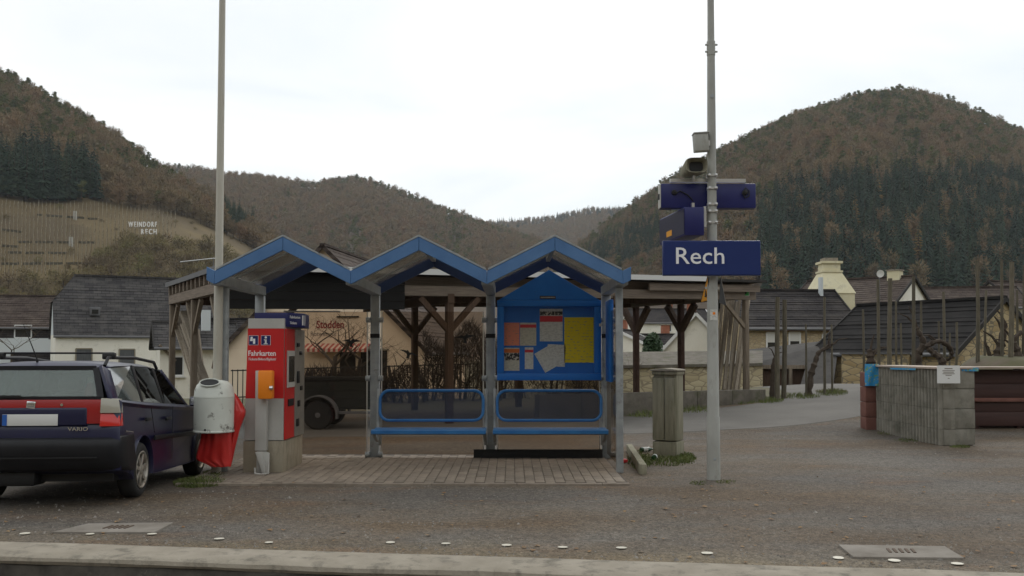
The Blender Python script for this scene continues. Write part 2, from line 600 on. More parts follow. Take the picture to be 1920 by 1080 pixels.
def print_mat(name, paper, ink=(0.2, 0.2, 0.2), lines=70.0, cols=None, dens=0.48):
    """paper printed with rows of illegibly small text"""
    m = bpy.data.materials.new(name)
    m.use_nodes = True
    nt = m.node_tree
    b = nt.nodes['Principled BSDF']
    b.inputs['Roughness'].default_value = 0.8
    b.inputs['Specular IOR Level'].default_value = 0.2
    tcn = nt.nodes.new('ShaderNodeTexCoord')
    sep = nt.nodes.new('ShaderNodeSeparateXYZ')
    nt.links.new(tcn.outputs['Object'], sep.inputs[0])
    mu = nt.nodes.new('ShaderNodeMath')
    mu.operation = 'MULTIPLY'
    mu.inputs[1].default_value = lines
    fr = nt.nodes.new('ShaderNodeMath')
    fr.operation = 'FRACT'
    lt = nt.nodes.new('ShaderNodeMath')
    lt.operation = 'LESS_THAN'
    lt.inputs[1].default_value = 0.45
    nz = nt.nodes.new('ShaderNodeTexNoise')
    nz.inputs['Scale'].default_value = 22
    nz.inputs['Detail'].default_value = 3
    mpn = nt.nodes.new('ShaderNodeMapping')
    mpn.inputs['Scale'].default_value = (1.0, 1.0, 2.5)
    nt.links.new(tcn.outputs['Object'], mpn.inputs[0])
    nt.links.new(mpn.outputs[0], nz.inputs['Vector'])
    g2 = nt.nodes.new('ShaderNodeMath')
    g2.operation = 'GREATER_THAN'
    g2.inputs[1].default_value = 1 - dens
    m3 = nt.nodes.new('ShaderNodeMath')
    m3.operation = 'MULTIPLY'
    m4 = nt.nodes.new('ShaderNodeMath')
    m4.operation = 'MULTIPLY'
    m4.inputs[1].default_value = 0.6
    mxn = nt.nodes.new('ShaderNodeMixRGB')
    mxn.inputs['Color1'].default_value = tuple(paper) + (1,)
    mxn.inputs['Color2'].default_value = tuple(ink) + (1,)
    nt.links.new(sep.outputs['Z'], mu.inputs[0])
    nt.links.new(mu.outputs[0], fr.inputs[0])
    nt.links.new(fr.outputs[0], lt.inputs[0])
    nt.links.new(nz.outputs['Fac'], g2.inputs[0])
    nt.links.new(lt.outputs[0], m3.inputs[0])
    nt.links.new(g2.outputs[0], m3.inputs[1])
    nt.links.new(m3.outputs[0], m4.inputs[0])
    nt.links.new(m4.outputs[0], mxn.inputs['Fac'])
    nt.links.new(mxn.outputs[0], b.inputs['Base Color'])
    MATS[name] = m


print_mat('print_white', (0.60, 0.60, 0.56))
print_mat('print_cream', (0.55, 0.52, 0.42))
print_mat('print_salmon', (0.72, 0.25, 0.16), dens=0.42, lines=30)
print_mat('print_yellow', (0.72, 0.56, 0.03), lines=24, dens=0.44)
mat('print_red', (0.55, 0.04, 0.05), 0.7)
mat('print_orange', (0.62, 0.16, 0.04), 0.7)
mat('print_photo', (0.03, 0.03, 0.03), 0.6, col2=(0.55, 0.5, 0.42), scale=25, lo=0.5, hi=0.56)
mat('poster_blue', (0.03, 0.28, 0.58), 0.5, col2=(0.16, 0.32, 0.14), scale=14, lo=0.5, hi=0.62, dirt=(0.5, 0.42, 0.2), dscale=22, dlo=0.58, dhi=0.62)


def wall_stone(name, c1, c2, joint, scale, bw=0.5, rh=0.25):
    """rubble masonry too far away to pick the stones apart"""
    m = bpy.data.materials.new(name)
    m.use_nodes = True
    nt = m.node_tree
    b = nt.nodes['Principled BSDF']
    b.inputs['Roughness'].default_value = 0.95
    b.inputs['Specular IOR Level'].default_value = 0.2
    tcn = nt.nodes.new('ShaderNodeTexCoord')
    mpn = nt.nodes.new('ShaderNodeMapping')
    mpn.inputs['Scale'].default_value = (1, 1, 2.2)
    nt.links.new(tcn.outputs['Object'], mpn.inputs[0])
    vo = nt.nodes.new('ShaderNodeTexVoronoi')
    vo.inputs['Scale'].default_value = scale
    vo2 = nt.nodes.new('ShaderNodeTexVoronoi')
    vo2.feature = 'DISTANCE_TO_EDGE'
    vo2.inputs['Scale'].default_value = scale
    nt.links.new(mpn.outputs[0], vo.inputs['Vector'])
    nt.links.new(mpn.outputs[0], vo2.inputs['Vector'])
    sep = nt.nodes.new('ShaderNodeSeparateColor')
    nt.links.new(vo.outputs['Color'], sep.inputs[0])
    mxn = nt.nodes.new('ShaderNodeMixRGB')
    mxn.inputs['Color1'].default_value = tuple(c1) + (1,)
    mxn.inputs['Color2'].default_value = tuple(c2) + (1,)
    nt.links.new(sep.outputs[0], mxn.inputs['Fac'])
    lt = nt.nodes.new('ShaderNodeMath')
    lt.operation = 'LESS_THAN'
    lt.inputs[1].default_value = 0.05
    nt.links.new(vo2.outputs['Distance'], lt.inputs[0])
    mx2 = nt.nodes.new('ShaderNodeMixRGB')
    mx2.inputs['Color2'].default_value = tuple(joint) + (1,)
    nt.links.new(lt.outputs[0], mx2.inputs['Fac'])
    nt.links.new(mxn.outputs[0], mx2.inputs['Color1'])
    nt.links.new(mx2.outputs[0], b.inputs['Base Color'])
    bp = nt.nodes.new('ShaderNodeBump')
    bp.inputs['Strength'].default_value = 0.5
    bp.inputs['Distance'].default_value = 0.05
    nt.links.new(vo2.outputs['Distance'], bp.inputs['Height'])
    nt.links.new(bp.outputs[0], b.inputs['Normal'])
    MATS[name] = m


wall_stone('sandstone', (0.34, 0.25, 0.13), (0.50, 0.40, 0.24), (0.2, 0.17, 0.12), 2.6)
wall_stone('sandstone_fine', (0.38, 0.29, 0.17), (0.50, 0.41, 0.27), (0.3, 0.25, 0.18), 4.2)
wall_stone('garden_wall', (0.42, 0.35, 0.22), (0.52, 0.45, 0.30), (0.3, 0.25, 0.17), 2.4)


def ground_mat():
    """worn grey-brown gravelly asphalt of the yard"""
    m = bpy.data.materials.new('yard')
    m.use_nodes = True
    nt = m.node_tree
    b = nt.nodes['Principled BSDF']
    b.inputs['Roughness'].default_value = 0.92
    b.inputs['Specular IOR Level'].default_value = 0.25
    tcn = nt.nodes.new('ShaderNodeTexCoord')

    def noise_n(scale, detail=6, stretch=(1, 1, 1), rough=0.6):
        mpn = nt.nodes.new('ShaderNodeMapping')
        mpn.inputs['Scale'].default_value = stretch
        nt.links.new(tcn.outputs['Object'], mpn.inputs[0])
        n = nt.nodes.new('ShaderNodeTexNoise')
        n.inputs['Scale'].default_value = scale
        n.inputs['Detail'].default_value = detail
        n.inputs['Roughness'].default_value = rough
        nt.links.new(mpn.outputs[0], n.inputs['Vector'])
        return n.outputs['Fac']

    def ramp(src, a, ca, b_, cb):
        r = nt.nodes.new('ShaderNodeValToRGB')
        r.color_ramp.elements[0].position = a
        r.color_ramp.elements[0].color = tuple(ca) + (1,)
        r.color_ramp.elements[1].position = b_
        r.color_ramp.elements[1].color = tuple(cb) + (1,)
        nt.links.new(src, r.inputs[0])
        return r.outputs[0]

    def mix(f, a, c, mode='MIX'):
        x = nt.nodes.new('ShaderNodeMixRGB')
        x.blend_type = mode
        for s, k in ((f, 'Fac'), (a, 'Color1'), (c, 'Color2')):
            if isinstance(s, (int, float)):
                x.inputs[k].default_value = s
            elif isinstance(s, tuple):
                x.inputs[k].default_value = s + (1,)
            else:
                nt.links.new(s, x.inputs[k])
        return x.outputs[0]

    base = ramp(noise_n(0.55, 5, (0.55, 1, 1)), 0.40, (0.125, 0.112, 0.097), 0.60, (0.116, 0.086, 0.058))
    # trodden earth along the platform kerb
    sep = nt.nodes.new('ShaderNodeSeparateXYZ')
    nt.links.new(tcn.outputs['Object'], sep.inputs[0])
    ln = nt.nodes.new('ShaderNodeMath')
    ln.operation = 'MULTIPLY_ADD'
    ln.inputs[1].default_value = 0.1446
    nt.links.new(sep.outputs['X'], ln.inputs[0])
    nt.links.new(sep.outputs['Y'], ln.inputs[2])
    ed = nt.nodes.new('ShaderNodeMath')
    ed.operation = 'MULTIPLY_ADD'
    ed.inputs[1].default_value = 1.2
    nt.links.new(noise_n(1.1, 5), ed.inputs[0])
    nt.links.new(ln.outputs[0], ed.inputs[2])
    fac = ramp(ed.outputs[0], 0.0, (1, 1, 1), 1.0, (0, 0, 0))
    mr = nt.nodes.new('ShaderNodeMapRange')
    mr.inputs['From Min'].default_value = 7.75
    mr.inputs['From Max'].default_value = 8.35
    mr.inputs['To Min'].default_value = 0.75
    mr.inputs['To Max'].default_value = 0.0
    nt.links.new(ed.outputs[0], mr.inputs['Value'])
    base = mix(mr.outputs[0], base, (0.155, 0.125, 0.083))
    # brown earth stains, pale dusty patches and moss
    base = mix(ramp(noise_n(0.9, 7, (0.6, 1.4, 1)), 0.56, (0, 0, 0), 0.72, (0.75, 0.75, 0.75)), base, (0.145, 0.09, 0.055))
    base = mix(ramp(noise_n(0.35, 7), 0.56, (0, 0, 0), 0.7, (0.5, 0.5, 0.5)), base, (0.17, 0.15, 0.125))
    base = mix(ramp(noise_n(1.7, 8, (1, 1, 1), 0.75), 0.63, (0, 0, 0), 0.74, (0.5, 0.5, 0.5)), base, (0.085, 0.10, 0.035))
    # broad worn and damp areas
    base = mix(1.0, base, ramp(noise_n(0.16, 6, (0.7, 1.3, 1), 0.65), 0.36, (0.74, 0.74, 0.76), 0.64, (1.2, 1.18, 1.14)), 'MULTIPLY')
    # stone chips
    vo = nt.nodes.new('ShaderNodeTexVoronoi')
    vo.inputs['Scale'].default_value = 75
    nt.links.new(tcn.outputs['Object'], vo.inputs['Vector'])
    s2 = nt.nodes.new('ShaderNodeSeparateColor')
    nt.links.new(vo.outputs['Color'], s2.inputs[0])
    base = mix(1.0, base, ramp(s2.outputs[0], 0.0, (0.62, 0.62, 0.62), 1.0, (1.38, 1.38, 1.38)), 'MULTIPLY')
    vo3 = nt.nodes.new('ShaderNodeTexVoronoi')
    vo3.inputs['Scale'].default_value = 26
    nt.links.new(tcn.outputs['Object'], vo3.inputs['Vector'])
    s3 = nt.nodes.new('ShaderNodeSeparateColor')
    nt.links.new(vo3.outputs['Color'], s3.inputs[0])
    base = mix(1.0, base, ramp(s3.outputs[1], 0.0, (0.8, 0.8, 0.8), 1.0, (1.2, 1.2, 1.2)), 'MULTIPLY')
    nt.links.new(base, b.inputs['Base Color'])
    bp = nt.nodes.new('ShaderNodeBump')
    bp.inputs['Strength'].default_value = 0.6
    bp.inputs['Distance'].default_value = 0.012
    nt.links.new(vo.outputs['Distance'], bp.inputs['Height'])
    nt.links.new(bp.outputs[0], b.inputs['Normal'])
    MATS['yard'] = m


ground_mat()


def tile_mat(name, c1, c2, c3, bw=0.3, rh=0.22, moss=None):
    """roof tiles too far away to pick apart: tone changes from tile to tile"""
    m = bpy.data.materials.new(name)
    m.use_nodes = True
    nt = m.node_tree
    b = nt.nodes['Principled BSDF']
    b.inputs['Roughness'].default_value = 0.85
    b.inputs['Specular IOR Level'].default_value = 0.1
    tcn = nt.nodes.new('ShaderNodeTexCoord')
    sep = nt.nodes.new('ShaderNodeSeparateXYZ')
    nt.links.new(tcn.outputs['Object'], sep.inputs[0])
    cmb = nt.nodes.new('ShaderNodeCombineXYZ')
    nt.links.new(sep.outputs['X'], cmb.inputs[0])
    nt.links.new(sep.outputs['Z'], cmb.inputs[1])
    br = nt.nodes.new('ShaderNodeTexBrick')
    br.inputs['Scale'].default_value = 1.0
    br.inputs['Brick Width'].default_value = bw
    br.inputs['Row Height'].default_value = rh
    br.inputs['Mortar Size'].default_value = 0.012
    br.inputs['Color1'].default_value = tuple(c1) + (1,)
    br.inputs['Color2'].default_value = tuple(c2) + (1,)
    br.inputs['Mortar'].default_value = tuple(x * 0.5 for x in c1) + (1,)
    nt.links.new(cmb.outputs[0], br.inputs['Vector'])
    nz = nt.nodes.new('ShaderNodeTexNoise')
    nz.inputs['Scale'].default_value = 1.1
    nz.inputs['Detail'].default_value = 9
    nz.inputs['Roughness'].default_value = 0.7
    nt.links.new(tcn.outputs['Object'], nz.inputs['Vector'])
    mr = nt.nodes.new('ShaderNodeMapRange')
    mr.inputs['From Min'].default_value = 0.48
    mr.inputs['From Max'].default_value = 0.72
    mr.inputs['To Max'].default_value = 0.8
    nt.links.new(nz.outputs['Fac'], mr.inputs['Value'])
    mx_ = nt.nodes.new('ShaderNodeMixRGB')
    mx_.inputs['Color2'].default_value = tuple(c3) + (1,)
    nt.links.new(mr.outputs[0], mx_.inputs['Fac'])
    nt.links.new(br.outputs['Color'], mx_.inputs['Color1'])
    nt.links.new(mx_.outputs[0], b.inputs['Base Color'])
    MATS[name] = m


tile_mat('slate', (0.048, 0.046, 0.048), (0.085, 0.08, 0.078), (0.115, 0.108, 0.10), 0.45, 0.165)
tile_mat('tile_dark', (0.030, 0.027, 0.028), (0.05, 0.045, 0.045), (0.075, 0.066, 0.058), 0.4, 0.13)
tile_mat('tile_brown', (0.06, 0.045, 0.04), (0.095, 0.075, 0.064), (0.13, 0.105, 0.085), 0.35, 0.15)
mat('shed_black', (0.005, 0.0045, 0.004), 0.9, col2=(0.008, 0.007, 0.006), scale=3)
mat('navy_fascia', (0.018, 0.04, 0.12), 0.5, col2=(0.024, 0.05, 0.14), scale=3)  # darker copy of the fascia blue; shade painted into the rear boards
mat('felt', (0.017, 0.016, 0.016), 0.9, col2=(0.028, 0.026, 0.025), scale=1.5, spec=0.1)
mat('verge_dark', (0.035, 0.032, 0.03), 0.8, spec=0.2)
mat('rust', (0.10, 0.07, 0.05), 0.9)
# ------------------------------------------------------------------ ground
def ye(x):
    return 7.05 - 0.1446 * max(-16.0, min(16.0, x))


def gz(x, y):
    z = ss(17, 23, y) * min(max(0.0, 0.06 * (x - 2)), 0.5)
    z -= ss(31, 55, y) * 2.2
    z -= 0.09 * ss(10.6, 12.6, y) * ss(-3.2, -4.4, x) * (1 - ss(15, 18, y))
    z += 0.95 * ss(9.9, 11.2, x - 0.5 * max(0, y - 23)) * ss(19.8, 21.6, y) * (1 - ss(30, 40, y))
    return z


def gp(px, py, lift=0.0):
    """ground point seen at a photo pixel"""
    Y = 10.0
    for _ in range(40):
        p = P(px, py, Y)
        dz = (p.z - CAMZ) / Y
        Y = Y * 0.4 + 0.6 * (gz(p.x, Y) - CAMZ) / dz
    p = P(px, py, Y)
    return Vector((p.x, Y, gz(p.x, Y) + lift))


mat('meadow', (0.10, 0.085, 0.045), 0.95, col2=(0.075, 0.08, 0.035), scale=0.25, bump=0.5, bscale=6, dirt=(0.11, 0.085, 0.06), dscale=0.6, dlo=0.5, dhi=0.65)
xs = list(np.arange(-14, 16.01, 0.4))
d = 0.6
while xs[0] > -1500:
    d *= 1.28
    xs.insert(0, xs[0] - d)
d = 0.6
while xs[-1] < 1500:
    d *= 1.28
    xs.append(xs[-1] + d)
ts = list(np.arange(0, 30, 0.4))
d = 0.6
while ts[-1] < 1800:
    d *= 1.22
    ts.append(ts[-1] + d)
mb = MB()
rows = []
for t in ts:
    row = []
    for x in xs:
        k = 1 - ss(8, 30, t)
        y = t + ye(x) * k + 7.05 * (1 - k)
        z = gz(x, y)
        if t > 0.5 and y < 17:
            z += 0.012 * noise.noise(Vector((x * 0.7, y * 0.9, 3)))
        row.append(Vector((x, y, z)))
    rows.append(row)
mb.grid(rows)
n_x = len(xs) - 1
for i in range(len(ts) - 1):
    for j in range(n_x):
        c = rows[i][j]
        far = c.y > 24.5 + 0.0 * c.x or (c.y > 20.2 and c.x > 10.0)
        mb.mi[i * n_x + j] = 1 if far else 0
struct(mb.build('ground', ['yard', 'meadow'], loc=(0, 0, 0), smooth=True, fix=False), 'worn brown gravelly asphalt yard')

# track bed below the platform, under the viewer
mb = MB().grid([[Vector((-60, -30, -0.75)), Vector((60, -30, -0.75))], [Vector((-60, 12, -0.75)), Vector((60, 12, -0.75))]])
mat('ballast', (0.12, 0.105, 0.09), 0.95, col2=(0.2, 0.18, 0.155), scale=14, bump=1.0, bscale=18)
struct(mb.build('track_bed', 'ballast'), 'stone ballast beside the platform')

# platform edge: kerb stones in a row on a dark retaining wall
edge = bpy.data.objects.new('platform_edge', None)
COL.objects.link(edge)
edge.location = (0, 7.0, 0)
edge['kind'] = 'structure'
edge['label'] = 'pale concrete platform edge on a dark wall'
ang = math.atan(-0.1446)
e_u = Vector((math.cos(ang), math.sin(ang), 0))
e_n = Vector((-e_u.y, e_u.x, 0))
x = -13.65
k = 0
rk = random.Random(3)
while x < 15:
    L = 4.6 + rk.uniform(-0.1, 0.1)
    hc = L / 2 * math.cos(ang)
    c = Vector((x + hc, ye(x + hc), 0))
    wig = 0.0
    nseg = 40
    rows2 = []
    W = 0.44
    prof = [(0.02, -0.06), (0.02, 0.012), (0.0, 0.026), (-W + 0.04, 0.022), (-W + 0.01, 0.008), (-W, -0.02), (-W + 0.02, -0.045)]
    for i in range(nseg + 1):
        s = (i / nseg - 0.5) * (L - 0.0015)
        w2 = 0.03 * noise.noise(Vector((x + s, 1.3, 0))) + 0.012 * noise.noise(Vector(((x + s) * 5, 1.3, 0)))
        rows2.append([c + e_u * s + e_n * (a + wig + (w2 if j > 2 else 0)) + Vector((0, 0, b + 0.008 * noise.noise(Vector((x + s, j * 2.0, 4))))) for j, (a, b) in enumerate(prof)])
    m2 = MB()
    m2.grid(rows2)
    m2.poly(rows2[0][::-1])
    m2.poly(rows2[-1])
    m2.build('kerb_stone', 'concrete', edge, smooth=True)
    x += 2 * hc
    k += 1
rows2 = []
for zz, off in ((-0.02, -0.38), (-0.06, -0.41), (-0.16, -0.42), (-0.3, -0.42), (-0.5, -0.40), (-0.8, -0.35)):
    rows2.append([Vector((xx, ye(xx), zz)) + e_n * (off + 0.05 * noise.noise(Vector((xx * 1.5, zz * 4, 0)))) for xx in np.arange(-15, 15, 0.2)])
MB().grid(rows2).build('retaining_wall', 'kerb_face', edge, smooth=True)

# lane behind the shelter
road_c = [(-60, 14.5), (-30, 16.6), (-16, 18.0), (-8, 18.7), (-2, 19.3), (2.5, 20.0), (6, 21.5), (8.6, 23.8), (9.9, 27.0), (10.3, 31), (10.4, 36)]


def spline(pts, n):
    out = []
    for i in range(len(pts) - 1):
        p0, p1, p2, p3 = pts[max(i - 1, 0)], pts[i], pts[i + 1], pts[min(i + 2, len(pts) - 1)]
        for k in range(n):
            t = k / n
            out.append(tuple(0.5 * ((2 * p1[a]) + (-p0[a] + p2[a]) * t + (2 * p0[a] - 5 * p1[a] + 4 * p2[a] - p3[a]) * t * t + (-p0[a] + 3 * p1[a] - 3 * p2[a] + p3[a]) * t ** 3) for a in range(len(p1))))
    out.append(tuple(pts[-1]))
    return out


rc = spline(road_c, 14)
rows = []
for i, (x, y) in enumerate(rc):
    a = rc[max(i - 1, 0)]
    b = rc[min(i + 1, len(rc) - 1)]
    dx, dy = b[0] - a[0], b[1] - a[1]
    l = math.hypot(dx, dy)
    nx, ny = -dy / l, dx / l
    row = []
    for s in (-1.84, -1.8, -1.4, -.8, -.2, .5, 1.2, 1.96, 2.0):
        w = s + (0.12 * noise.noise(Vector((x * 0.8, y * 0.8, s))) if abs(s) > 1.7 else 0)
        X, Y = x + nx * w, y + ny * w
        row.append(Vector((X, Y, gz(X, Y) + (0.008 if -1.82 < s < 1.98 else -0.03))))
    rows.append(row)
struct(MB().grid(rows).build('road', 'asphalt', loc=(0, 0, 0), smooth=True), 'grey asphalt lane behind the shelter')

# ------------------------------------------------------------------ hills
def hill(name, sil, yr, yb, label, col_a, col_b, zb=-3.0, drop=6.0, nx=140, nt=46, pw=1.0, yb2=None):
    """a hill whose crest follows sil (pixel silhouette) at depth yr(px); returns its surface function"""
    sp = sorted(sil)
    pxs = [s[0] for s in sp]
    pys = [s[1] for s in sp]

    def surf(px, t):
        py = float(np.interp(px, pxs, pys))
        Yr = yr(px)
        Yb = yb(px)
        zr = max(P(px, py, Yr).z - drop, zb + 2)
        s = (px - 960.0) / F
        if t <= 1:
            Y = Yb + (Yr - Yb) * t
            e = t ** pw
            h = e * (1 - 0.18 * e) / 0.82
            z = zb + (zr - zb) * h
            am = 0.05 * (zr - zb) * math.sin(math.pi * min(1, max(0, t)))
            z += am * noise.noise(Vector((s * 14, Y * 0.006, yr(0) * 0.01)))
        else:
            Y = Yr + (Yr - Yb) * (t - 1) * 0.8
            z = zr - (zr - zb) * (t - 1) ** 1.4 * 0.9
        return Vector((s * Y, Y, z))
    rows = []
    for t in list(np.linspace(0, 1, nt)) + [1.03, 1.1, 1.2, 1.35, 1.5]:
        rows.append([surf(px, t) for px in np.linspace(pxs[0], pxs[-1], nx)])
    m = mat('earth_' + name, col_a, 0.95, col2=col_b, scale=0.035, detail=12, lo=0.38, hi=0.62, bump=0.4, bscale=0.6)
    ob = MB().grid(rows).build(name, m, loc=(0, 0, 0), smooth=True, fix=False)
    struct(ob, label)
    return surf


LEFT_SIL = [(-900, 60), (-500, -20), (-250, 20), (0, 130), (60, 160), (120, 190), (180, 225), (240, 265), (290, 300), (330, 322), (380, 350), (430, 380), (480, 412), (530, 450), (600, 500), (680, 560), (800, 640)]
MID_SIL = [(150, 330), (330, 311), (420, 326), (500, 331), (580, 343), (620, 336), (670, 330), (740, 352), (800, 376), (860, 399), (910, 417), (1000, 445), (1080, 470), (1200, 520)]
FAR_SIL = [(600, 430), (800, 425), (910, 416), (960, 412), (1000, 409), (1060, 399), (1100, 391), (1165, 388), (1300, 380), (1500, 370)]
RIGHT_SIL = [(900, 600), (1020, 515), (1085, 455), (1130, 418), (1180, 382), (1230, 348), (1290, 312), (1340, 282), (1400, 252), (1450, 231), (1500, 208), (1560, 190), (1620, 173), (1680, 165), (1720, 165), (1780, 180), (1840, 205), (1920, 240), (2100, 300), (2400, 330), (2900, 300)]
s_left = hill('hill_left', LEFT_SIL, lambda p: 470 - 0.10 * p, lambda p: 190, 'brown wooded hillside with a vineyard at its foot', (0.072, 0.050, 0.022), (0.13, 0.093, 0.038), drop=7)
s_mid = hill('hill_middle', MID_SIL, lambda p: 950, lambda p: 480, 'brown wooded hill behind the village', (0.12, 0.085, 0.06), (0.10, 0.075, 0.05), drop=7)
s_far = hill('hill_far', FAR_SIL, lambda p: 1600, lambda p: 900, 'far wooded ridge closing the valley', (0.11, 0.085, 0.06), (0.09, 0.075, 0.05), drop=8, nt=24)
s_right = hill('hill_right', RIGHT_SIL, lambda p: 640 if p > 1300 else 640 + (1300 - p) * 0.5, lambda p: 235 if p > 1400 else 235 + (1400 - p) * 0.55, 'steep wooded hill on the right', (0.11, 0.08, 0.055), (0.09, 0.065, 0.045), drop=8, pw=1.05)

# unseen valley slope behind the viewer, added to block low sky light
rows = []
for t in np.linspace(0, 1, 14):
    y = -26 - 330 * t
    rows.append([Vector((x_, y + 0.00012 * x_ * x_ * 0, -0.75 + 128 * (t ** 1.08) + 3 * noise.noise(Vector((x_ * .02, y * .02, 1))) * min(1, t * 5))) for x_ in np.linspace(-1200, 1200, 49)])
mat('earth_near_side', (0.10, 0.078, 0.04), 0.95, col2=(0.13, 0.10, 0.05), scale=0.04, detail=10)
struct(MB().grid(rows).build('hill_near_side', 'earth_near_side', loc=(0, 0, 0), smooth=True, fix=False), 'vineyard slope on the near side of the valley')

# ------------------------------------------------------------------ forest prototypes (kept outside the scene, instanced below)
def leaf_mat(name, cols, rough=0.9):
    m = bpy.data.materials.new(name)
    m.use_nodes = True
    nt = m.node_tree
    b = nt.nodes['Principled BSDF']
    b.inputs['Roughness'].default_value = rough
    b.inputs['Specular IOR Level'].default_value = 0.15
    oi = nt.nodes.new('ShaderNodeObjectInfo')
    r = nt.nodes.new('ShaderNodeValToRGB')
    el = r.color_ramp.elements
    n = len(cols)
    el[0].position = 0
    el[0].color = cols[0] + (1,)
    el[1].position = 1
    el[1].color = cols[-1] + (1,)
    for i in range(1, n - 1):
        e = el.new(i / (n - 1))
        e.color = cols[i] + (1,)
    nt.links.new(oi.outputs['Random'], r.inputs[0])
    nt.links.new(r.outputs[0], b.inputs['Base Color'])
    MATS[name] = m
    return m


leaf_mat('twigs', [(0.205, 0.146, 0.09), (0.23, 0.17, 0.10), (0.185, 0.15, 0.088), (0.235, 0.152, 0.09), (0.17, 0.138, 0.09), (0.21, 0.154, 0.086)])
leaf_mat('pine_needles', [(0.10, 0.115, 0.052), (0.14, 0.145, 0.055), (0.085, 0.10, 0.05), (0.15, 0.145, 0.06)])
leaf_mat('spruce_needles', [(0.022, 0.042, 0.028), (0.036, 0.058, 0.036), (0.028, 0.048, 0.035), (0.048, 0.066, 0.036)])
leaf_mat('larch_needles', [(0.24, 0.155, 0.06), (0.20, 0.13, 0.055), (0.17, 0.125, 0.06)])
leaf_mat('scrub_twigs', [(0.15, 0.11, 0.068), (0.12, 0.098, 0.055), (0.19, 0.15, 0.07), (0.15, 0.14, 0.058)])


def mesh_from(vs, fs, mi, mats, name):
    me = bpy.data.meshes.new(name)
    me.from_pydata([tuple(v) for v in vs], [], fs)
    for m in mats:
        me.materials.append(MATS[m])
    me.polygons.foreach_set('material_index', mi)
    return me


def add_trunk(vs, fs, mi, h, r, mid, n=5):
    b = len(vs)
    for i, (z, k) in enumerate(((-1.0, 1.15), (h * 0.5, 0.7), (h, 0.12))):
        for j in range(n):
            a = 2 * math.pi * j / n
            vs.append((math.cos(a) * r * k, math.sin(a) * r * k, z))
    for i in range(2):
        for j in range(n):
            fs.append((b + i * n + j, b + i * n + (j + 1) % n, b + (i + 1) * n + (j + 1) % n, b + (i + 1) * n + j))
            mi.append(mid)


def twig_tree(seed, h=10.0, w=4.6, n=420, lm='twigs', base=0.25, tw=0.16, tl=1.3):
    """bare broadleaf: a trunk, limbs and a crown of many slim twig blades"""
    r = random.Random(seed)
    vs, fs, mi = [], [], []
    add_trunk(vs, fs, mi, h * 0.85, 0.16, 0)
    lobes = [(r.uniform(-1, 1) * w * 0.32, r.uniform(-1, 1) * w * 0.32, h * r.uniform(0.22, 0.82), w * r.uniform(0.26, 0.42)) for _ in range(9)]
    for i in range(n):
        cx, cy, cz, cr_ = r.choice(lobes)
        a, b = r.uniform(0, 2 * math.pi), math.acos(r.uniform(-0.8, 1))
        q = r.random() ** 0.4
        d = Vector((math.cos(a) * math.sin(b), math.sin(a) * math.sin(b), math.cos(b)))
        p = Vector((cx, cy, cz)) + d * cr_ * q
        g = (d + Vector((r.uniform(-.6, .6), r.uniform(-.6, .6), r.uniform(0.1, 0.9)))).normalized()
        s = g.cross(Vector((r.uniform(-1, 1), r.uniform(-1, 1), r.uniform(-1, 1)))).normalized()
        L = tl * r.uniform(0.6, 1.3)
        k = len(vs)
        vs += [p - s * tw, p + s * tw, p + g * L]
        fs.append((k, k + 1, k + 2))
        mi.append(1)
    for i in range(7):
        a = r.uniform(0, 6.28)
        z0 = h * r.uniform(0.25, 0.55)
        e = Vector((math.cos(a) * w * 0.35, math.sin(a) * w * 0.35, z0 + h * 0.25))
        k = len(vs)
        vs += [(0, 0.06, z0), (0, -0.06, z0), e]
        fs.append((k, k + 1, k + 2))
        mi.append(0)
    return mesh_from(vs, fs, mi, ['bark', lm], 'bare_tree')


def tuft_tree(seed, h=11.0, w=3.4, n=330, lm='pine_needles'):
    r = random.Random(seed)
    vs, fs, mi = [], [], []
    add_trunk(vs, fs, mi, h * 0.9, 0.17, 0)
    lobes = []
    for i in range(9):
        z = h * r.uniform(0.5, 0.95)
        rr = w * (1.15 - z / h) * r.uniform(0.5, 1.2)
        a = r.uniform(0, 6.28)
        lobes.append((math.cos(a) * rr, math.sin(a) * rr, z, w * r.uniform(0.22, 0.36)))
    for i in range(n):
        cx, cy, cz, cr_ = r.choice(lobes)
        d = Vector((r.gauss(0, 1), r.gauss(0, 1), r.gauss(0, 0.7))).normalized()
        p = Vector((cx, cy, cz)) + Vector((d.x, d.y, d.z * 0.6)) * cr_ * r.random() ** 0.4
        g = Vector((r.uniform(-1, 1), r.uniform(-1, 1), r.uniform(-.3, 1))).normalized()
        s = g.cross(Vector((r.uniform(-1, 1), r.uniform(-1, 1), r.uniform(-1, 1)))).normalized()
        k = len(vs)
        vs += [p - s * 0.24, p + s * 0.24, p + g * 0.75]
        fs.append((k, k + 1, k + 2))
        mi.append(1)
    return mesh_from(vs, fs, mi, ['bark', lm], 'pine_tree')


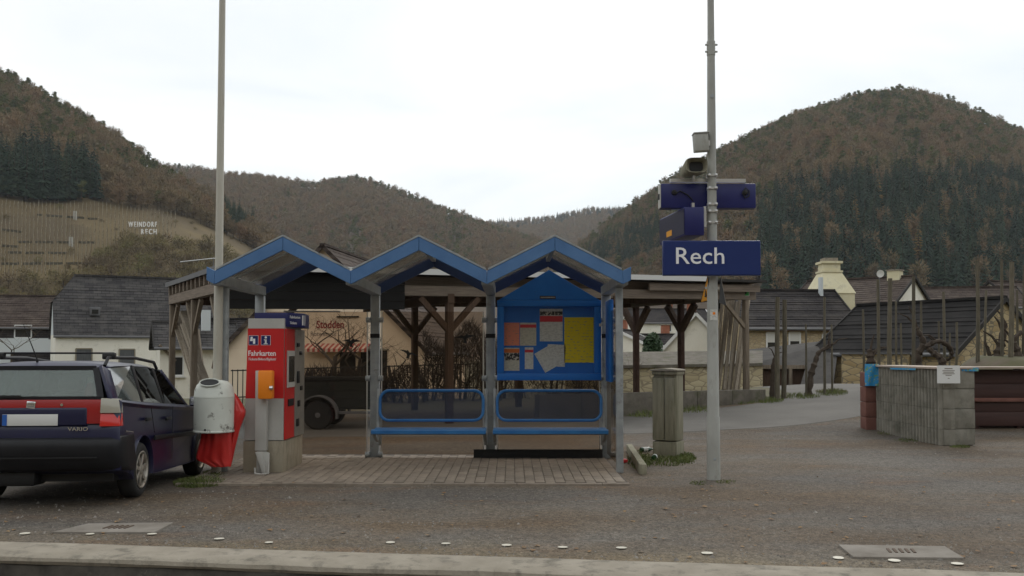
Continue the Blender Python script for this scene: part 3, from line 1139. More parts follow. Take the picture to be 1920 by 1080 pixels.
def cone_tree(seed, h=15.0, w=3.0, tiers=17, per=16, lm='spruce_needles', lift=0.13, split=False, droop=0.35, sp=0.36):
    r = random.Random(seed)
    vs, fs, mi = [], [], []
    add_trunk(vs, fs, mi, h * 0.97, 0.2, 0)
    cv, cf, ci = ([], [], []) if split else (vs, fs, mi)
    for t in range(tiers):
        q = t / (tiers - 1)
        z = h * (lift + (1 - lift) * q)
        rad = w * (1 - q) ** 0.85 * r.uniform(0.85, 1.12) + 0.12
        for j in range(max(5, int(per * (1 - 0.6 * q)))):
            a = r.uniform(0, 6.28)
            rr = rad * r.uniform(0.6, 1.1)
            d = Vector((math.cos(a), math.sin(a), 0))
            s = Vector((-d.y, d.x, 0))
            wd = rr * sp
            z0 = z + r.uniform(-0.3, 0.3)
            k = len(cv)
            base = d * rr * 0.1 + Vector((0, 0, z0 + rr * 0.12))
            midp = d * rr * 0.65 + Vector((0, 0, z0 - rr * droop * 0.4))
            tip = d * rr + Vector((0, 0, z0 - rr * droop))
            cv += [base, midp - s * wd * 0.6 + Vector((0, 0, -rr * 0.16)), tip, midp + s * wd * 0.6 + Vector((0, 0, -rr * 0.16)), midp]
            cf += [(k, k + 1, k + 4), (k + 1, k + 2, k + 4), (k + 4, k + 2, k + 3), (k, k + 4, k + 3)]
            ci += ([0] if split else [1]) * 4
    if split:
        return mesh_from(vs, fs, mi, ['bark'], 'trunk'), mesh_from(cv, cf, ci, [lm], 'crown')
    return mesh_from(vs, fs, mi, ['bark', lm], 'cone_tree')


def proto_collection(name, meshes):
    c = bpy.data.collections.new(name)
    for i, me in enumerate(meshes):
        c.objects.link(bpy.data.objects.new('%s_%d' % (name, i), me))
    return c


PROTO = {
    'bare': proto_collection('proto_bare', [twig_tree(11), twig_tree(12, 9, 5.2, 420), twig_tree(13, 11.5, 4.4, 420)]),
    'pine': proto_collection('proto_pine', [tuft_tree(21, 9.5, 3.0), tuft_tree(22, 10.5, 2.8), tuft_tree(23, 8.5, 3.3)]),
    'spruce': proto_collection('proto_spruce', [cone_tree(31), cone_tree(32, 17, 3.1), cone_tree(33, 13, 2.8)]),
    'scrub': proto_collection('proto_scrub', [twig_tree(41, 3.4, 4.2, 220, 'scrub_twigs', 0.1, 0.10, 0.9), twig_tree(42, 2.6, 3.6, 200, 'scrub_twigs', 0.1, 0.09, 0.8)]),
}


def scatter(name, kind, pts, label):
    """pts: (x, y, z, scale) -> one object of instanced trees"""
    me = bpy.data.meshes.new(name)
    me.from_pydata([p[:3] for p in pts], [], [])
    a = me.attributes.new('tscale', 'FLOAT', 'POINT')
    a.data.foreach_set('value', [p[3] for p in pts])
    ob = bpy.data.objects.new(name, me)
    COL.objects.link(ob)
    ng = bpy.data.node_groups.new(name, 'GeometryNodeTree')
    ng.interface.new_socket('Geometry', in_out='INPUT', socket_type='NodeSocketGeometry')
    ng.interface.new_socket('Geometry', in_out='OUTPUT', socket_type='NodeSocketGeometry')
    N, L = ng.nodes, ng.links
    gi, go = N.new('NodeGroupInput'), N.new('NodeGroupOutput')
    ip = N.new('GeometryNodeInstanceOnPoints')
    ci = N.new('GeometryNodeCollectionInfo')
    ci.inputs['Collection'].default_value = PROTO[kind]
    ci.inputs['Separate Children'].default_value = True
    ci.inputs['Reset Children'].default_value = True
    ip.inputs['Pick Instance'].default_value = True
    na = N.new('GeometryNodeInputNamedAttribute')
    na.data_type = 'FLOAT'
    na.inputs['Name'].default_value = 'tscale'
    rv = N.new('FunctionNodeRandomValue')
    rv.data_type = 'FLOAT_VECTOR'
    rv.inputs['Min'].default_value = (-0.05, -0.05, 0)
    rv.inputs['Max'].default_value = (0.05, 0.05, 6.283)
    ri = N.new('FunctionNodeRandomValue')
    ri.data_type = 'INT'
    for s in ri.inputs:
        if s.name == 'Max' and s.type == 'INT':
            s.default_value = 9
        if s.name == 'Min' and s.type == 'INT':
            s.default_value = 0
    L.new(gi.outputs[0], ip.inputs['Points'])
    L.new(ci.outputs[0], ip.inputs['Instance'])
    ro = [s for s in ri.outputs if s.type == 'INT'][0]
    L.new(ro, ip.inputs['Instance Index'])
    vo = [s for s in rv.outputs if s.type == 'VECTOR'][0]
    L.new(vo, ip.inputs['Rotation'])
    fo = [s for s in na.outputs if s.enabled and s.name == 'Attribute'][0]
    L.new(fo, ip.inputs['Scale'])
    L.new(ip.outputs[0], go.inputs[0])
    md = ob.modifiers.new('trees', 'NODES')
    md.node_group = ng
    return stuff(ob, label)


def sample(surf, px0, px1, yb, yr, dist, rng, over=1.02):
    """roughly even points over a hill's face: (point, px, py)"""
    out = []
    Y0, Y1 = min(yb(px0), yb(px1), yb((px0 + px1) / 2)), max(yr(px0), yr(px1))
    Y = Y0
    while Y < Y1 * 1.02:
        step = dist * F / Y
        px = px0 + rng.random() * step
        while px < px1:
            q = px + rng.uniform(-.5, .5) * step
            yy = Y + rng.uniform(-.5, .5) * dist
            t = (yy - yb(q)) / (yr(q) - yb(q))
            if 0.0 <= t <= over:
                p = surf(q, t)
                a, b = proj(p.x, p.y, p.z)
                out.append((p, a, b))
            px += step
        Y += dist
    return out


def inside(poly, x, y):
    c = False
    n = len(poly)
    for i in range(n):
        x1, y1 = poly[i]
        x2, y2 = poly[(i + 1) % n]
        if (y1 > y) != (y2 > y) and x < (x2 - x1) * (y - y1) / (y2 - y1) + x1:
            c = not c
    return c


rng = random.Random(5)
bare, pine, spr, scrub = [], [], [], []
SPR_L = [(-400, 280), (20, 312), (70, 318), (110, 330), (150, 335), (180, 345), (188, 376), (120, 382), (-60, 378), (-400, 372)]
VINE_L = [(-400, 378), (-60, 378), (120, 386), (190, 382), (215, 390), (330, 402), (420, 440), (480, 470), (520, 520), (440, 600), (-400, 600)]
SCRUB_L = [(170, 505), (185, 478), (240, 452), (330, 450), (400, 462), (450, 492), (480, 530), (150, 540)]
spruce_spots = []
for p, a, b in sample(s_left, -420, 720, lambda q: 190, lambda q: 470 - 0.10 * q, 3.6, rng):
    n = noise.noise(Vector((a * 0.012, b * 0.02, 0)))
    if inside(SCRUB_L, a, b) or (b > 512 + 14 * n - (8 if a > 150 else -10)):
        if b < 600:
            scrub.append((p.x, p.y, p.z - 0.2, rng.uniform(0.7, 1.2)))
    elif inside(VINE_L, a, b):
        if rng.random() < 0.05 + (0.25 if noise.noise(Vector((a * 0.02, b * 0.05, 4))) > 0.3 else 0):
            scrub.append((p.x, p.y, p.z - 0.2, rng.uniform(0.25, 0.6)))
        continue
    elif inside(SPR_L, a, b):
        if a > -30 and len(spruce_spots) < 70 and b > 300:
            spruce_spots.append((p, a, b))
        else:
            spr.append((p.x, p.y, p.z, rng.uniform(0.8, 1.15)))
    elif b > 560:
        continue
    else:
        hi = b < 250 + 0.35 * a
        u = rng.random() + n * 0.5
        if hi and u < 0.6:
            pine.append((p.x, p.y, p.z, rng.uniform(0.55, 0.85)))
        elif 420 < a < 560 and 370 < b < 440:
            spr.append((p.x, p.y, p.z, rng.uniform(0.5, 0.8)))
        elif not hi and u < 0.06:
            pine.append((p.x, p.y, p.z, rng.uniform(0.5, 0.8)))
        else:
            bare.append((p.x, p.y, p.z, rng.uniform(0.55, 0.95)))
scatter('bare_woodland', 'bare', bare, 'brown leafless woodland on the left hillside')
scatter('pine_woodland', 'pine', pine, 'olive green pines along the crest of the left hill')
scatter('spruce_woodland', 'spruce', spr, 'dark spruces among the trees of the left hill')
scatter('scrub', 'scrub', scrub, 'brown scrub below the vineyard')

# the dark spruce stand above the vineyard: trees one can tell apart
sp_meshes = [cone_tree(51 + i, 15 + i, 2.9, 20, 18, split=True) for i in range(3)]
spruce_spots.sort(key=lambda s: -s[2])
for i, (p, a, b) in enumerate(spruce_spots[:60]):
    tr, cr_ = sp_meshes[i % 3]
    t = thing('spruce_tree', 'tall dark green spruce in the stand above the vineyard', 'tree', p, rng.uniform(0, 6), 'spruces above the vineyard')
    k = rng.uniform(0.8, 1.12)
    t.scale = (k, k, k * rng.uniform(0.95, 1.1))
    for nm, me in (('trunk', tr), ('crown', cr_)):
        o = bpy.data.objects.new(nm, me)
        COL.objects.link(o)
        o.parent = t

# middle and far hills
bare, pine = [], []
for p, a, b in sample(s_mid, 250, 1130, lambda q: 480, lambda q: 950, 5.6, rng):
    n = noise.noise(Vector((a * 0.010, b * 0.016, 7)))
    u = rng.random()
    crest = b < np.interp(a, [m[0] for m in MID_SIL], [m[1] for m in MID_SIL]) + 26 and a > 560
    if b > 570:
        continue
    if (crest and u < 0.55) or n > 0.32 and u < 0.6 or u < 0.05:
        pine.append((p.x, p.y, p.z, rng.uniform(0.7, 1.05)))
    else:
        bare.append((p.x, p.y, p.z, rng.uniform(0.8, 1.2)))
scatter('bare_woodland', 'bare', bare, 'brown leafless woodland on the middle hill')
scatter('pine_woodland', 'pine', pine, 'green patches of pine on the middle hill')
bare, spr = [], []
for p, a, b in sample(s_far, 820, 1300, lambda q: 900, lambda q: 1600, 8, rng):
    if b > 500:
        continue
    if b < np.interp(a, [m[0] for m in FAR_SIL], [m[1] for m in FAR_SIL]) + 22 and rng.random() < 0.6:
        spr.append((p.x, p.y, p.z, rng.uniform(0.6, 1.0)))
    else:
        bare.append((p.x, p.y, p.z, rng.uniform(0.9, 1.3)))
scatter('bare_woodland', 'bare', bare, 'hazy brown woodland on the far ridge')
scatter('spruce_woodland', 'spruce', spr, 'row of conifers along the far ridge')

# right hill: pines on top, brown woods in the middle, dark spruces below
bare, pine, spr = [], [], []
larch_spots = []
SPR_R = [(1420, 520), (1400, 470), (1430, 410), (1480, 370), (1560, 345), (1640, 360), (1700, 350), (1780, 370), (1840, 345), (1960, 335), (2500, 350), (2500, 560), (1440, 560)]
SPR_R2 = [(1080, 500), (1150, 455), (1230, 420), (1240, 470), (1200, 520)]
LARCH = [(1742, 470), (1700, 470), (1606, 440), (1760, 330), (1790, 335), (1830, 335), (1560, 300), (1590, 318), (1480, 345), (1145, 480), (1500, 415), (1655, 395), (1725, 500), (1780, 430), (1850, 300)]
yr_r = lambda q: 640 if q > 1300 else 640 + (1300 - q) * 0.5
yb_r = lambda q: 235 if q > 1400 else 235 + (1400 - q) * 0.55
left_l = list(LARCH)
for p, a, b in sample(s_right, 960, 2350, yb_r, yr_r, 4.4, rng):
    hit = [q for q in left_l if abs(q[0] - a) < 9 and abs(q[1] - b) < 7]
    if hit:
        left_l.remove(hit[0])
        larch_spots.append(p)
        continue
    crest = b - np.interp(a, [m[0] for m in RIGHT_SIL], [m[1] for m in RIGHT_SIL])
    n = noise.noise(Vector((a * 0.009, b * 0.016, 2)))
    u = rng.random()
    if b > 560:
        continue
    ins = inside(SPR_R, a + 25 * n, b + 25 * n) or inside(SPR_R2, a + 25 * n, b)
    if ins and u < 0.82:
        spr.append((p.x, p.y, p.z, rng.uniform(0.7, 1.1)))
    elif (crest < 60 and u < 0.6) or (n > 0.0 and u < 0.55) or u < 0.16:
        pine.append((p.x, p.y, p.z, rng.uniform(0.7, 1.05)))
    else:
        bare.append((p.x, p.y, p.z, rng.uniform(0.7, 1.1)))
scatter('bare_woodland', 'bare', bare, 'brown leafless woodland on the right hill')
scatter('pine_woodland', 'pine', pine, 'dull green pines on the upper right hill')
scatter('spruce_woodland', 'spruce', spr, 'dark spruce forest at the foot of the right hill')
la_meshes = [cone_tree(71 + i, 15 + i, 2.6, 15, 12, 'larch_needles', 0.2, True, 0.15, 0.2) for i in range(2)]
for i, p in enumerate(larch_spots):
    t = thing('larch_tree', 'yellow brown autumn larch standing among the trees on the right hill', 'tree', p, i, 'yellow larches on the right hill')
    for nm, me in zip(('trunk', 'crown'), la_meshes[i % 2]):
        o = bpy.data.objects.new(nm, me)
        COL.objects.link(o)
        o.parent = t

# ------------------------------------------------------------------ vineyard on the left hill
stk, vins = MB(), MB()
px = -320.0
while px < 332:
    t = 0.12
    while t < 0.85:
        q = s_left(px + rng.uniform(-.8, .8), t)
        a, b = proj(q.x, q.y, q.z)
        if inside(VINE_L, a, b) and not inside(SCRUB_L, a, b) and 384 < b < 522 and a < 330 - 0.4 * max(0, b - 440) and noise.noise(Vector((a * 0.02, b * 0.03, 9))) > -0.42:
            h = rng.uniform(1.2, 1.7)
            stk.bar(q, q + Vector((rng.uniform(-.06, .06), 0, h)), 0.05, 0.05)
            vins.bar(q + Vector((0, 0, .1)), q + Vector((rng.uniform(-.15, .15), 0.4, h * .75)), 0.16, 0.12)
        t += 0.0068
    px += 7.6
mat('hill_stake', (0.34, 0.30, 0.22), 0.9)
mat('vine_wood', (0.12, 0.088, 0.048), 0.95)
stuff(stk.build('vine_stakes', 'hill_stake', loc=(0, 0, 0), fix=False), 'countless thin stakes in the hillside vineyard')
stuff(vins.build('vine_rows', 'vine_wood', loc=(0, 0, 0), fix=False), 'brown vines in rows on the hillside vineyard')


def on_left(px, py):
    """point of the left hill seen at a pixel"""
    lo, hi_ = 0.0, 1.0
    for _ in range(40):
        t = (lo + hi_) / 2
        q = s_left(px, t)
        if proj(q.x, q.y, q.z)[1] > py:
            lo = t
        else:
            hi_ = t
    return s_left(px, lo)


mat('terrace', (0.055, 0.05, 0.035), 0.95, col2=(0.09, 0.08, 0.055), scale=2)
TERR = [(66, 404, 178, 412, 'upper'), (0, 432, 36, 436, 'short left'), (0, 462, 30, 464, 'low left'), (32, 455, 176, 456, 'middle'), (12, 475, 130, 476, 'lower'), (0, 496, 180, 495, 'lowest')]
for x0, y0, x1, y1, nm in TERR:
    m = MB()
    n = max(3, int((x1 - x0) / 8))
    prev = None
    for i in range(n + 1):
        px = x0 + (x1 - x0) * i / n
        q = on_left(px, y0 + (y1 - y0) * i / n + 1.2 * noise.noise(Vector((px * 0.1, y0, 0))))
        if prev is not None and (i * 7 + x0) % 5:
            m.bar(prev, q, 0.5, 1.0)
        prev = q
    tag(m.build('terrace_wall', 'terrace', loc=on_left((x0 + x1) / 2, y0)), nm + ' dark dry stone terrace wall across the hillside vineyard', 'wall', 'terrace walls in the vineyard')
for (px, py, nm) in ((137, 412, 'upper'), (130, 462, 'lower')):
    q = on_left(px, py)
    t = thing('vineyard_post', nm + ' pair of pale posts standing in the hillside vineyard', 'post', q, 0, 'pale posts in the vineyard')
    for s in (-0.32, 0.32):
        MB().bar(q + Vector((s, 0, -0.3)), q + Vector((s, 0, 2.6)), 0.35, 0.3).build('post', 'stake_pale', t)

# the village name in white letters on the slope
for word, px, py, lab in (('WEINDORF', 268, 427, 'large white letters WEINDORF standing on the hillside'), ('RECH', 280, 441, 'white letters RECH below the longer word on the hillside')):
    q = on_left(px, py + 5)
    width = 53 if word == 'WEINDORF' else 29
    sz = 2.15
    t = thing('hillside_letters', lab, 'sign', q, 0)
    x0 = PX(px - width / 2, q.y)
    tot = width / F * q.y
    n = len(word)
    obs = [text(c, sz, facing((0, 0, 0)), 'white_letter', 'letter', t, extrude=0.08, bold=0.03, xs=0.60 if word == 'WEINDORF' else 0.7) for c in word]
    ext = [(min(v.co.x for v in o_.data.vertices), max(v.co.x for v in o_.data.vertices)) for o_ in obs]
    gap = (tot - sum(b_ - a_ for a_, b_ in ext)) / (n - 1)
    x = x0
    for o_, (a_, b_) in zip(obs, ext):
        o_.location = Vector((x - a_ - q.x, q.y - 1.6, q.z + 0.9))
        x += b_ - a_ + gap
    MB().bar((x0, q.y - 1.5, q.z + 0.8), (x0 + tot, q.y - 1.5, q.z + 0.8), 0.1, 0.1).build('support_rail', 'stake', t)
# ------------------------------------------------------------------ paving under the shelter
YF, YB, YG, YR = 12.2, 13.9, 11.75, 14.02
SX = [-3.67, -1.99, -0.31, 1.37]
pave = bpy.data.objects.new('paving', None)
COL.objects.link(pave)
pave.location = (-1.1, 12.6, 0)
pave['kind'] = 'structure'
pave['label'] = 'strip of brown block paving under the shelter'
MB().span((-3.85, 11.06, -0.1), (1.35, 14.15, 0.012)).build('joint_bed', 'joint', pave)
pw, pl = 0.118, 0.238
bm0 = MB().box((0, 0, 0), (pw - 0.008, pl - 0.01, 0.06))
pv_o = bm0.build('paver', 'paver', pave, bevel=0.004, seg=1, loc=(0, 0, 0))
pv_mesh = pv_o.data
bpy.data.objects.remove(pv_o)
spots = []
col = 0
x = -3.80
while x < 1.30:
    y = 11.20 + (pl / 2 if col % 2 else 0)
    while y < 14.1:
        spots.append((x, y))
        y += pl
    x += pw
    col += 1
spots.sort(key=lambda s: s[1])
rp = random.Random(9)
rest = MB()
for i, (x, y) in enumerate(spots):
    z = -0.012 + rp.uniform(-0.003, 0.003)
    if i < 290:
        o = bpy.data.objects.new('paver', pv_mesh)
        COL.objects.link(o)
        o.parent = pave
        o.location = Vector((x, y, z)) - pave.location
        o.rotation_euler = (rp.uniform(-.008, .008), rp.uniform(-.008, .008), rp.uniform(-.012, .012))
    else:
        rest.box((x, y, z), (pw - 0.008, pl - 0.01, 0.06))
o = rest.build('pavers', 'paver', pave)
o['kind'] = 'stuff'
x = -3.86
while x < 1.33:
    L = min(0.98, 1.355 - x)
    MB().span((x, 10.99, -0.08), (x + L - 0.006, 11.07, 0.026 + rp.uniform(-.003, .003))).build('edging_stone', 'paver', pave, bevel=0.006)
    x += 0.98

# ------------------------------------------------------------------ shelter
sh = thing('bus_shelter', 'grey steel platform shelter with three blue gabled roof bays', 'shelter', ((SX[0] + SX[3]) / 2, YB, 0))
for x in SX:
    MB().span((x - 0.065, YB - 0.05, -0.03), (x + 0.065, YB + 0.05, 2.36)).build('post', 'grey_steel', sh, bevel=0.012)
for x in (SX[0], SX[3]):
    MB().span((x - 0.045, YF - 0.04, 0.0), (x + 0.045, YF + 0.04, 2.36)).build('post', 'grey_steel', sh, bevel=0.01)
ZV, ZA, TH = 2.537, 2.957, 0.167
for j, x in enumerate(SX):
    b = MB().span((x - 0.07, YG + 0.05, 2.365), (x + 0.07, YR - 0.06, 2.49)).build('gutter_beam', 'grey_steel', sh, bevel=0.008)
    # base plates and clamps
    if 0 < j:
        for zc in (0.06, 1.155, 2.0):
            for s in (-1, 1):
                MB().tube([(x + s * 0.06, YB - 0.075, zc), (x + s * 0.125, YB - 0.075, zc)], 0.04, 12).build('pane_clamp', 'grey_steel', sh, smooth=True)
        MB().span((x - 0.067, YB - 0.056, 1.74), (x + 0.067, YB - 0.02, 1.80)).build('sleeve_band', 'car_plastic', sh)
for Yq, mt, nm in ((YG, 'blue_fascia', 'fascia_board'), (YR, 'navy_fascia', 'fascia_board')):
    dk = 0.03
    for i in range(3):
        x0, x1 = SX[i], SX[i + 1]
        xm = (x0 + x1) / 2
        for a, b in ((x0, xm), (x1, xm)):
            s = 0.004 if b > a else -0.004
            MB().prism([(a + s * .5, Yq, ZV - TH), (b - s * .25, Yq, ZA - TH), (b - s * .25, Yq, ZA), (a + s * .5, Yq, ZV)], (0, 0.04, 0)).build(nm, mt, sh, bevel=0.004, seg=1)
    for x, s in ((SX[0], -1), (SX[3], 1)):
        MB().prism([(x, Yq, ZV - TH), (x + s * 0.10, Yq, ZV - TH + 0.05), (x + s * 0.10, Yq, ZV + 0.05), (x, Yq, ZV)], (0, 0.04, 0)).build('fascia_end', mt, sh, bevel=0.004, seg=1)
for i in range(3):
    x0, x1 = SX[i], SX[i + 1]
    xm = (x0 + x1) / 2
    zt0, zt1 = ZV - 0.045, ZA - 0.045
    for a, b in ((x0, xm), (x1, xm)):
        MB().prism([(a, YG + 0.045, zt0 + 0.02), (b, YG + 0.045, zt1 + 0.02), (b, YG + 0.045, zt1 + 0.028), (a, YG + 0.045, zt0 + 0.028)], (0, YR - YG - 0.05, 0)).build('roof_panel', 'roof_panel', sh)
        for q in (0.36, 0.7):
            yy = YG + (YR - YG) * q
            MB().bar((a, yy, zt0), (b, yy, zt1), 0.03, 0.02).build('glazing_bar', 'grey_steel', sh)
        MB().bar((a + (b - a) * 0.02, YG + 0.02, ZV + 0.02), (b, YG + 0.02, ZA + 0.016), 0.05, 0.02).build('verge_trim', 'grey_steel', sh)
    MB().bar((xm, YG + 0.045, ZA - 0.07), (xm, YR, ZA - 0.07), 0.06, 0.05).build('ridge_bar', 'grey_steel', sh, bevel=0.005)
# glazing behind and at the right end
for i in range(3):
    x0, x1 = SX[i] + 0.105, SX[i + 1] - 0.105
    MB().span((x0, YB - 0.078, 0.06), (x1, YB - 0.07, 2.12)).build('glass_pane', 'shelter_glass', sh)
    for xx in (x0, x1):
        MB().span((xx - 0.008, YB - 0.082, 0.06), (xx + 0.008, YB - 0.066, 2.12)).build('pane_edge', 'clamp', sh)
MB().span((SX[3] - 0.006, YF + 0.07, 0.08), (SX[3] + 0.006, YB - 0.12, 2.1)).build('glass_pane', 'shelter_glass', sh)
MB().span((SX[3] - 0.028, YF + 0.95, 1.12), (SX[3] + 0.028, YB - 0.2, 2.26)).build('side_panel', 'blue_board', sh, bevel=0.01)
MB().span((-0.55, YB - 0.16, 0.0), (SX[3] - 0.07, YB - 0.13, 0.14)).build('kick_board', 'dark_rubber', sh, bevel=0.004)


def bird(px, py, w, flip, tilt):
    c = P(px, py, YB - 0.081)
    s = w / 2
    pts = [(-1, 0.12), (-0.55, 0.22), (-0.28, 0.30), (-0.05, 0.16), (0.1, 0.30), (0.22, 0.36), (0.3, 0.24), (0.45, 0.26), (1.0, 0.10), (0.5, 0.06), (0.2, -0.02), (0.08, -0.2), (0.12, -0.48), (-0.05, -0.4), (-0.2, -0.46), (-0.12, -0.18), (-0.2, 0.02), (-0.5, 0.1)]
    ca, sa = math.cos(tilt), math.sin(tilt)
    q = []
    for a, b in pts:
        a *= flip
        q.append((c.x + s * (a * ca - b * sa), YB - 0.0795, c.z + s * (a * sa + b * ca)))
    return MB().prism(q, (0, -0.001, 0))


bird(659, 642, 0.32, 1, 0).build('bird_sticker', 'bird_black', sh)['label'] = 'black bird silhouette on the pane beside the ticket machine'
bird(766, 664, 0.30, -1, -0.35).build('bird_sticker', 'bird_black', sh)['label'] = 'black bird silhouette tilted to dive'
bird(872, 634, 0.32, 1, 0.1).build('bird_sticker', 'bird_black', sh)['label'] = 'black bird silhouette high in the middle bay'

# ------------------------------------------------------------------ benches
def bench(x0, x1, label):
    xm = (x0 + x1) / 2
    t = thing('bench', label, 'bench', (xm, 13.45, 0), 0, 'blue steel benches in the shelter')
    hw = (x1 - x0) / 2 - 0.08
    yb_, z0, z1, r = 13.66, 0.565, 0.985, 0.13
    pts = []
    for cx, cz, a0 in ((hw - r, z1 - r, 0), (-hw + r, z1 - r, 90), (-hw + r, z0 + r, 180), (hw - r, z0 + r, 270)):
        for k in range(6):
            a = R(a0 + k * 18)
            pts.append((xm + cx + r * math.cos(a), yb_ - 0.06 * (1 - (cz + r * math.sin(a) - z0) / (z1 - z0)), cz + r * math.sin(a)))
    MB().tube(pts, 0.021, 8, closed=True).build('backrest_frame', 'blue_bench', t, smooth=True)
    MB().prism([(p[0], p[1] + 0.002, p[2]) for p in pts], (0, 0.003, 0)).build('backrest_mesh', 'perforated', t)
    # seat with rolled edges
    prof = [(13.15, 0.40), (13.115, 0.415), (13.115, 0.458), (13.15, 0.472), (13.3, 0.462), (13.45, 0.458), (13.56, 0.468), (13.585, 0.455), (13.575, 0.435), (13.45, 0.432), (13.3, 0.436)]
    MB().prism([(x0 + 0.03, a, b) for a, b in prof], (x1 - x0 - 0.06, 0, 0)).build('seat', 'blue_bench', t, smooth=True, angle=R(60))
    for s in (-1, 1):
        xx = xm + s * ((x1 - x0) / 2 - 0.045)
        MB().tube([(xx, 13.79, 1.0), (xx, 13.74, 0.9), (xx, 13.72, 0.6), (xx, 13.70, 0.4), (xx, 13.60, 0.28), (xx, 13.40, 0.33), (xx, 13.24, 0.43)], 0.024, 8).build('bracket', 'grey_steel', t, smooth=True)
        MB().tube([(xx, 13.80, 0.62), (xx, 13.76, 0.40), (xx, 13.80, 0.2)], 0.028, 8).build('bracket_foot', 'grey_steel', t, smooth=True)


bench(SX[1] + 0.03, SX[2] - 0.02, 'blue steel bench in the middle bay of the shelter')
bench(SX[2] + 0.02, SX[3] - 0.02, 'blue steel bench under the notice board')

# ------------------------------------------------------------------ notice board
YN = 13.66
bx0, bx1 = PX(932, YN), PX(1127, YN)
bz0, bz1, bza = PZ(713, YN), PZ(563, YN), PZ(506, YN)
nb = thing('notice_board', 'bright blue notice board with a gabled top and pinned papers', 'notice board', ((bx0 + bx1) / 2, YN + 0.06, bz0))
fw = 0.10
MB().span((bx0 + 0.01, YN + 0.055, bz0 + 0.01), (bx1 - 0.01, YN + 0.095, bz1 - 0.002)).build('back_panel', 'blue_board', nb)
for a, b in (((bx0, bz0), (bx1, bz0 + fw)), ((bx0, bz1 - fw * 0.9), (bx1, bz1)), ((bx0, bz0 + fw + .002), (bx0 + fw, bz1 - fw * 0.9 - .002)), ((bx1 - fw, bz0 + fw + .002), (bx1, bz1 - fw * 0.9 - .002))):
    MB().span((a[0], YN - 0.03, a[1]), (b[0], YN + 0.09, b[1])).build('frame_bar', 'blue_board', nb, bevel=0.008)
xm = (bx0 + bx1) / 2
MB().prism([(bx0 + 0.02, YN - 0.02, bz1 + 0.003), (bx1 - 0.02, YN - 0.02, bz1 + 0.003), (xm, YN - 0.02, bza)], (0, 0.10, 0)).build('pediment', 'blue_board', nb, bevel=0.006)
MB().span((PX(1012, YN), YN - 0.026, PZ(560.5, YN)), (PX(1042, YN), YN - 0.021, PZ(555, YN))).build('name_plate', 'black', nb)
m = MB()
x = PX(1014, YN)
rn = random.Random(4)
while x < PX(1040, YN):
    w = rn.uniform(0.006, 0.014)
    m.span((x, YN - 0.028, PZ(559, YN)), (x + w, YN - 0.0262, PZ(556.6, YN)))
    x += w + 0.006
m.build('plate_lettering', 'machine_grey', nb)
MB().span((bx0 + fw, YN - 0.012, bz0 + fw), (bx1 - fw, YN - 0.008, bz1 - fw * 0.9)).build('glass_door', 'board_glass', nb)
MB().span((bx1 - 0.03, YN - 0.05, PZ(612, YN)), (bx1 + 0.01, YN - 0.03, PZ(607, YN))).build('lock', 'clamp', nb)


def paper(pxa, pya, pxb, pyb, mt, label, rot=0.0, lift=0, bands=()):
    Y = YN + 0.052 - 0.0015 * lift
    c = P((pxa + pxb) / 2, (pya + pyb) / 2, Y)
    w, h = (pxb - pxa) / F * Y, (pyb - pya) / F * Y
    Mx = Matrix.Translation(c) @ Matrix.Rotation(rot, 4, 'Y')
    t = thing('notice_paper', label, 'paper', c, 0, 'papers in the notice board')
    MB(Mx).box((0, 0, 0), (w, 0.0012, h)).build('sheet', mt, t)
    for z0, z1, bm_ in bands:
        MB(Mx).box((0, -0.0008, h * (0.5 - (z0 + z1) / 2)), (w * 0.99, 0.0012, h * (z1 - z0))).build('printed_band', bm_, t)
    return t


paper(943, 605, 974, 648, 'print_salmon', 'salmon pink sheet at the left of the notice board')
paper(975, 605, 1005.5, 648, 'print_cream', 'cream sheet with a narrow red heading beside the salmon sheet', bands=((0.08, 0.22, 'print_red'),))
paper(1012, 579, 1055, 640, 'print_white', 'tall white sheet with photo strip and broad red heading', bands=((0.08, 0.2, 'print_photo'), (0.22, 0.40, 'print_red')))
paper(1058, 595, 1116, 680, 'print_yellow', 'large yellow timetable sheet at the right of the notice board')
paper(944, 652, 974, 695, 'print_cream', 'sheet with orange heading and a dark group photo, lower left', bands=((0.05, 0.22, 'print_orange'), (0.23, 0.55, 'print_photo')))
paper(984, 651.5, 1000, 692, 'print_white', 'narrow white slip with a red heading', bands=((0.1, 0.23, 'print_red'),))
paper(1026, 646, 1060, 687, 'print_white', 'white sheet tucked beside the yellow timetable', 0.05, 0)
paper(1010, 653, 1041, 694, 'print_white', 'white sheet pinned askew across another', R(-30), 1)

# ------------------------------------------------------------------ ticket machine
MX0, MX1, MY0, MY1 = -3.40, -2.89, 12.12, 13.12
tm = thing('ticket_machine', 'red and white ticket machine on a concrete plinth with blue top', 'ticket machine', ((MX0 + MX1) / 2, (MY0 + MY1) / 2, 0))
zt = PZ(597, MY0)
zb_ = PZ(826, MY0)
MB().prism([(MX0, MY0, 0), (MX1, MY0, 0), (MX1 + 0.02, MY1, 0), (MX0, MY1, 0)], (0, 0, zb_ - 0.006)).build('plinth', 'machine_base', tm, bevel=0.008)
xl = MX0 + 0.04


def side_poly(za, zc, inset=0.0):
    def xa(z):
        return MX0 + 0.01 + (xl - MX0) * (z - zb_) / (zt - zb_)
    return [(xa(za), za), (MX1 - 0.004, za), (MX1 - 0.004, zc), (xa(zc), zc)]


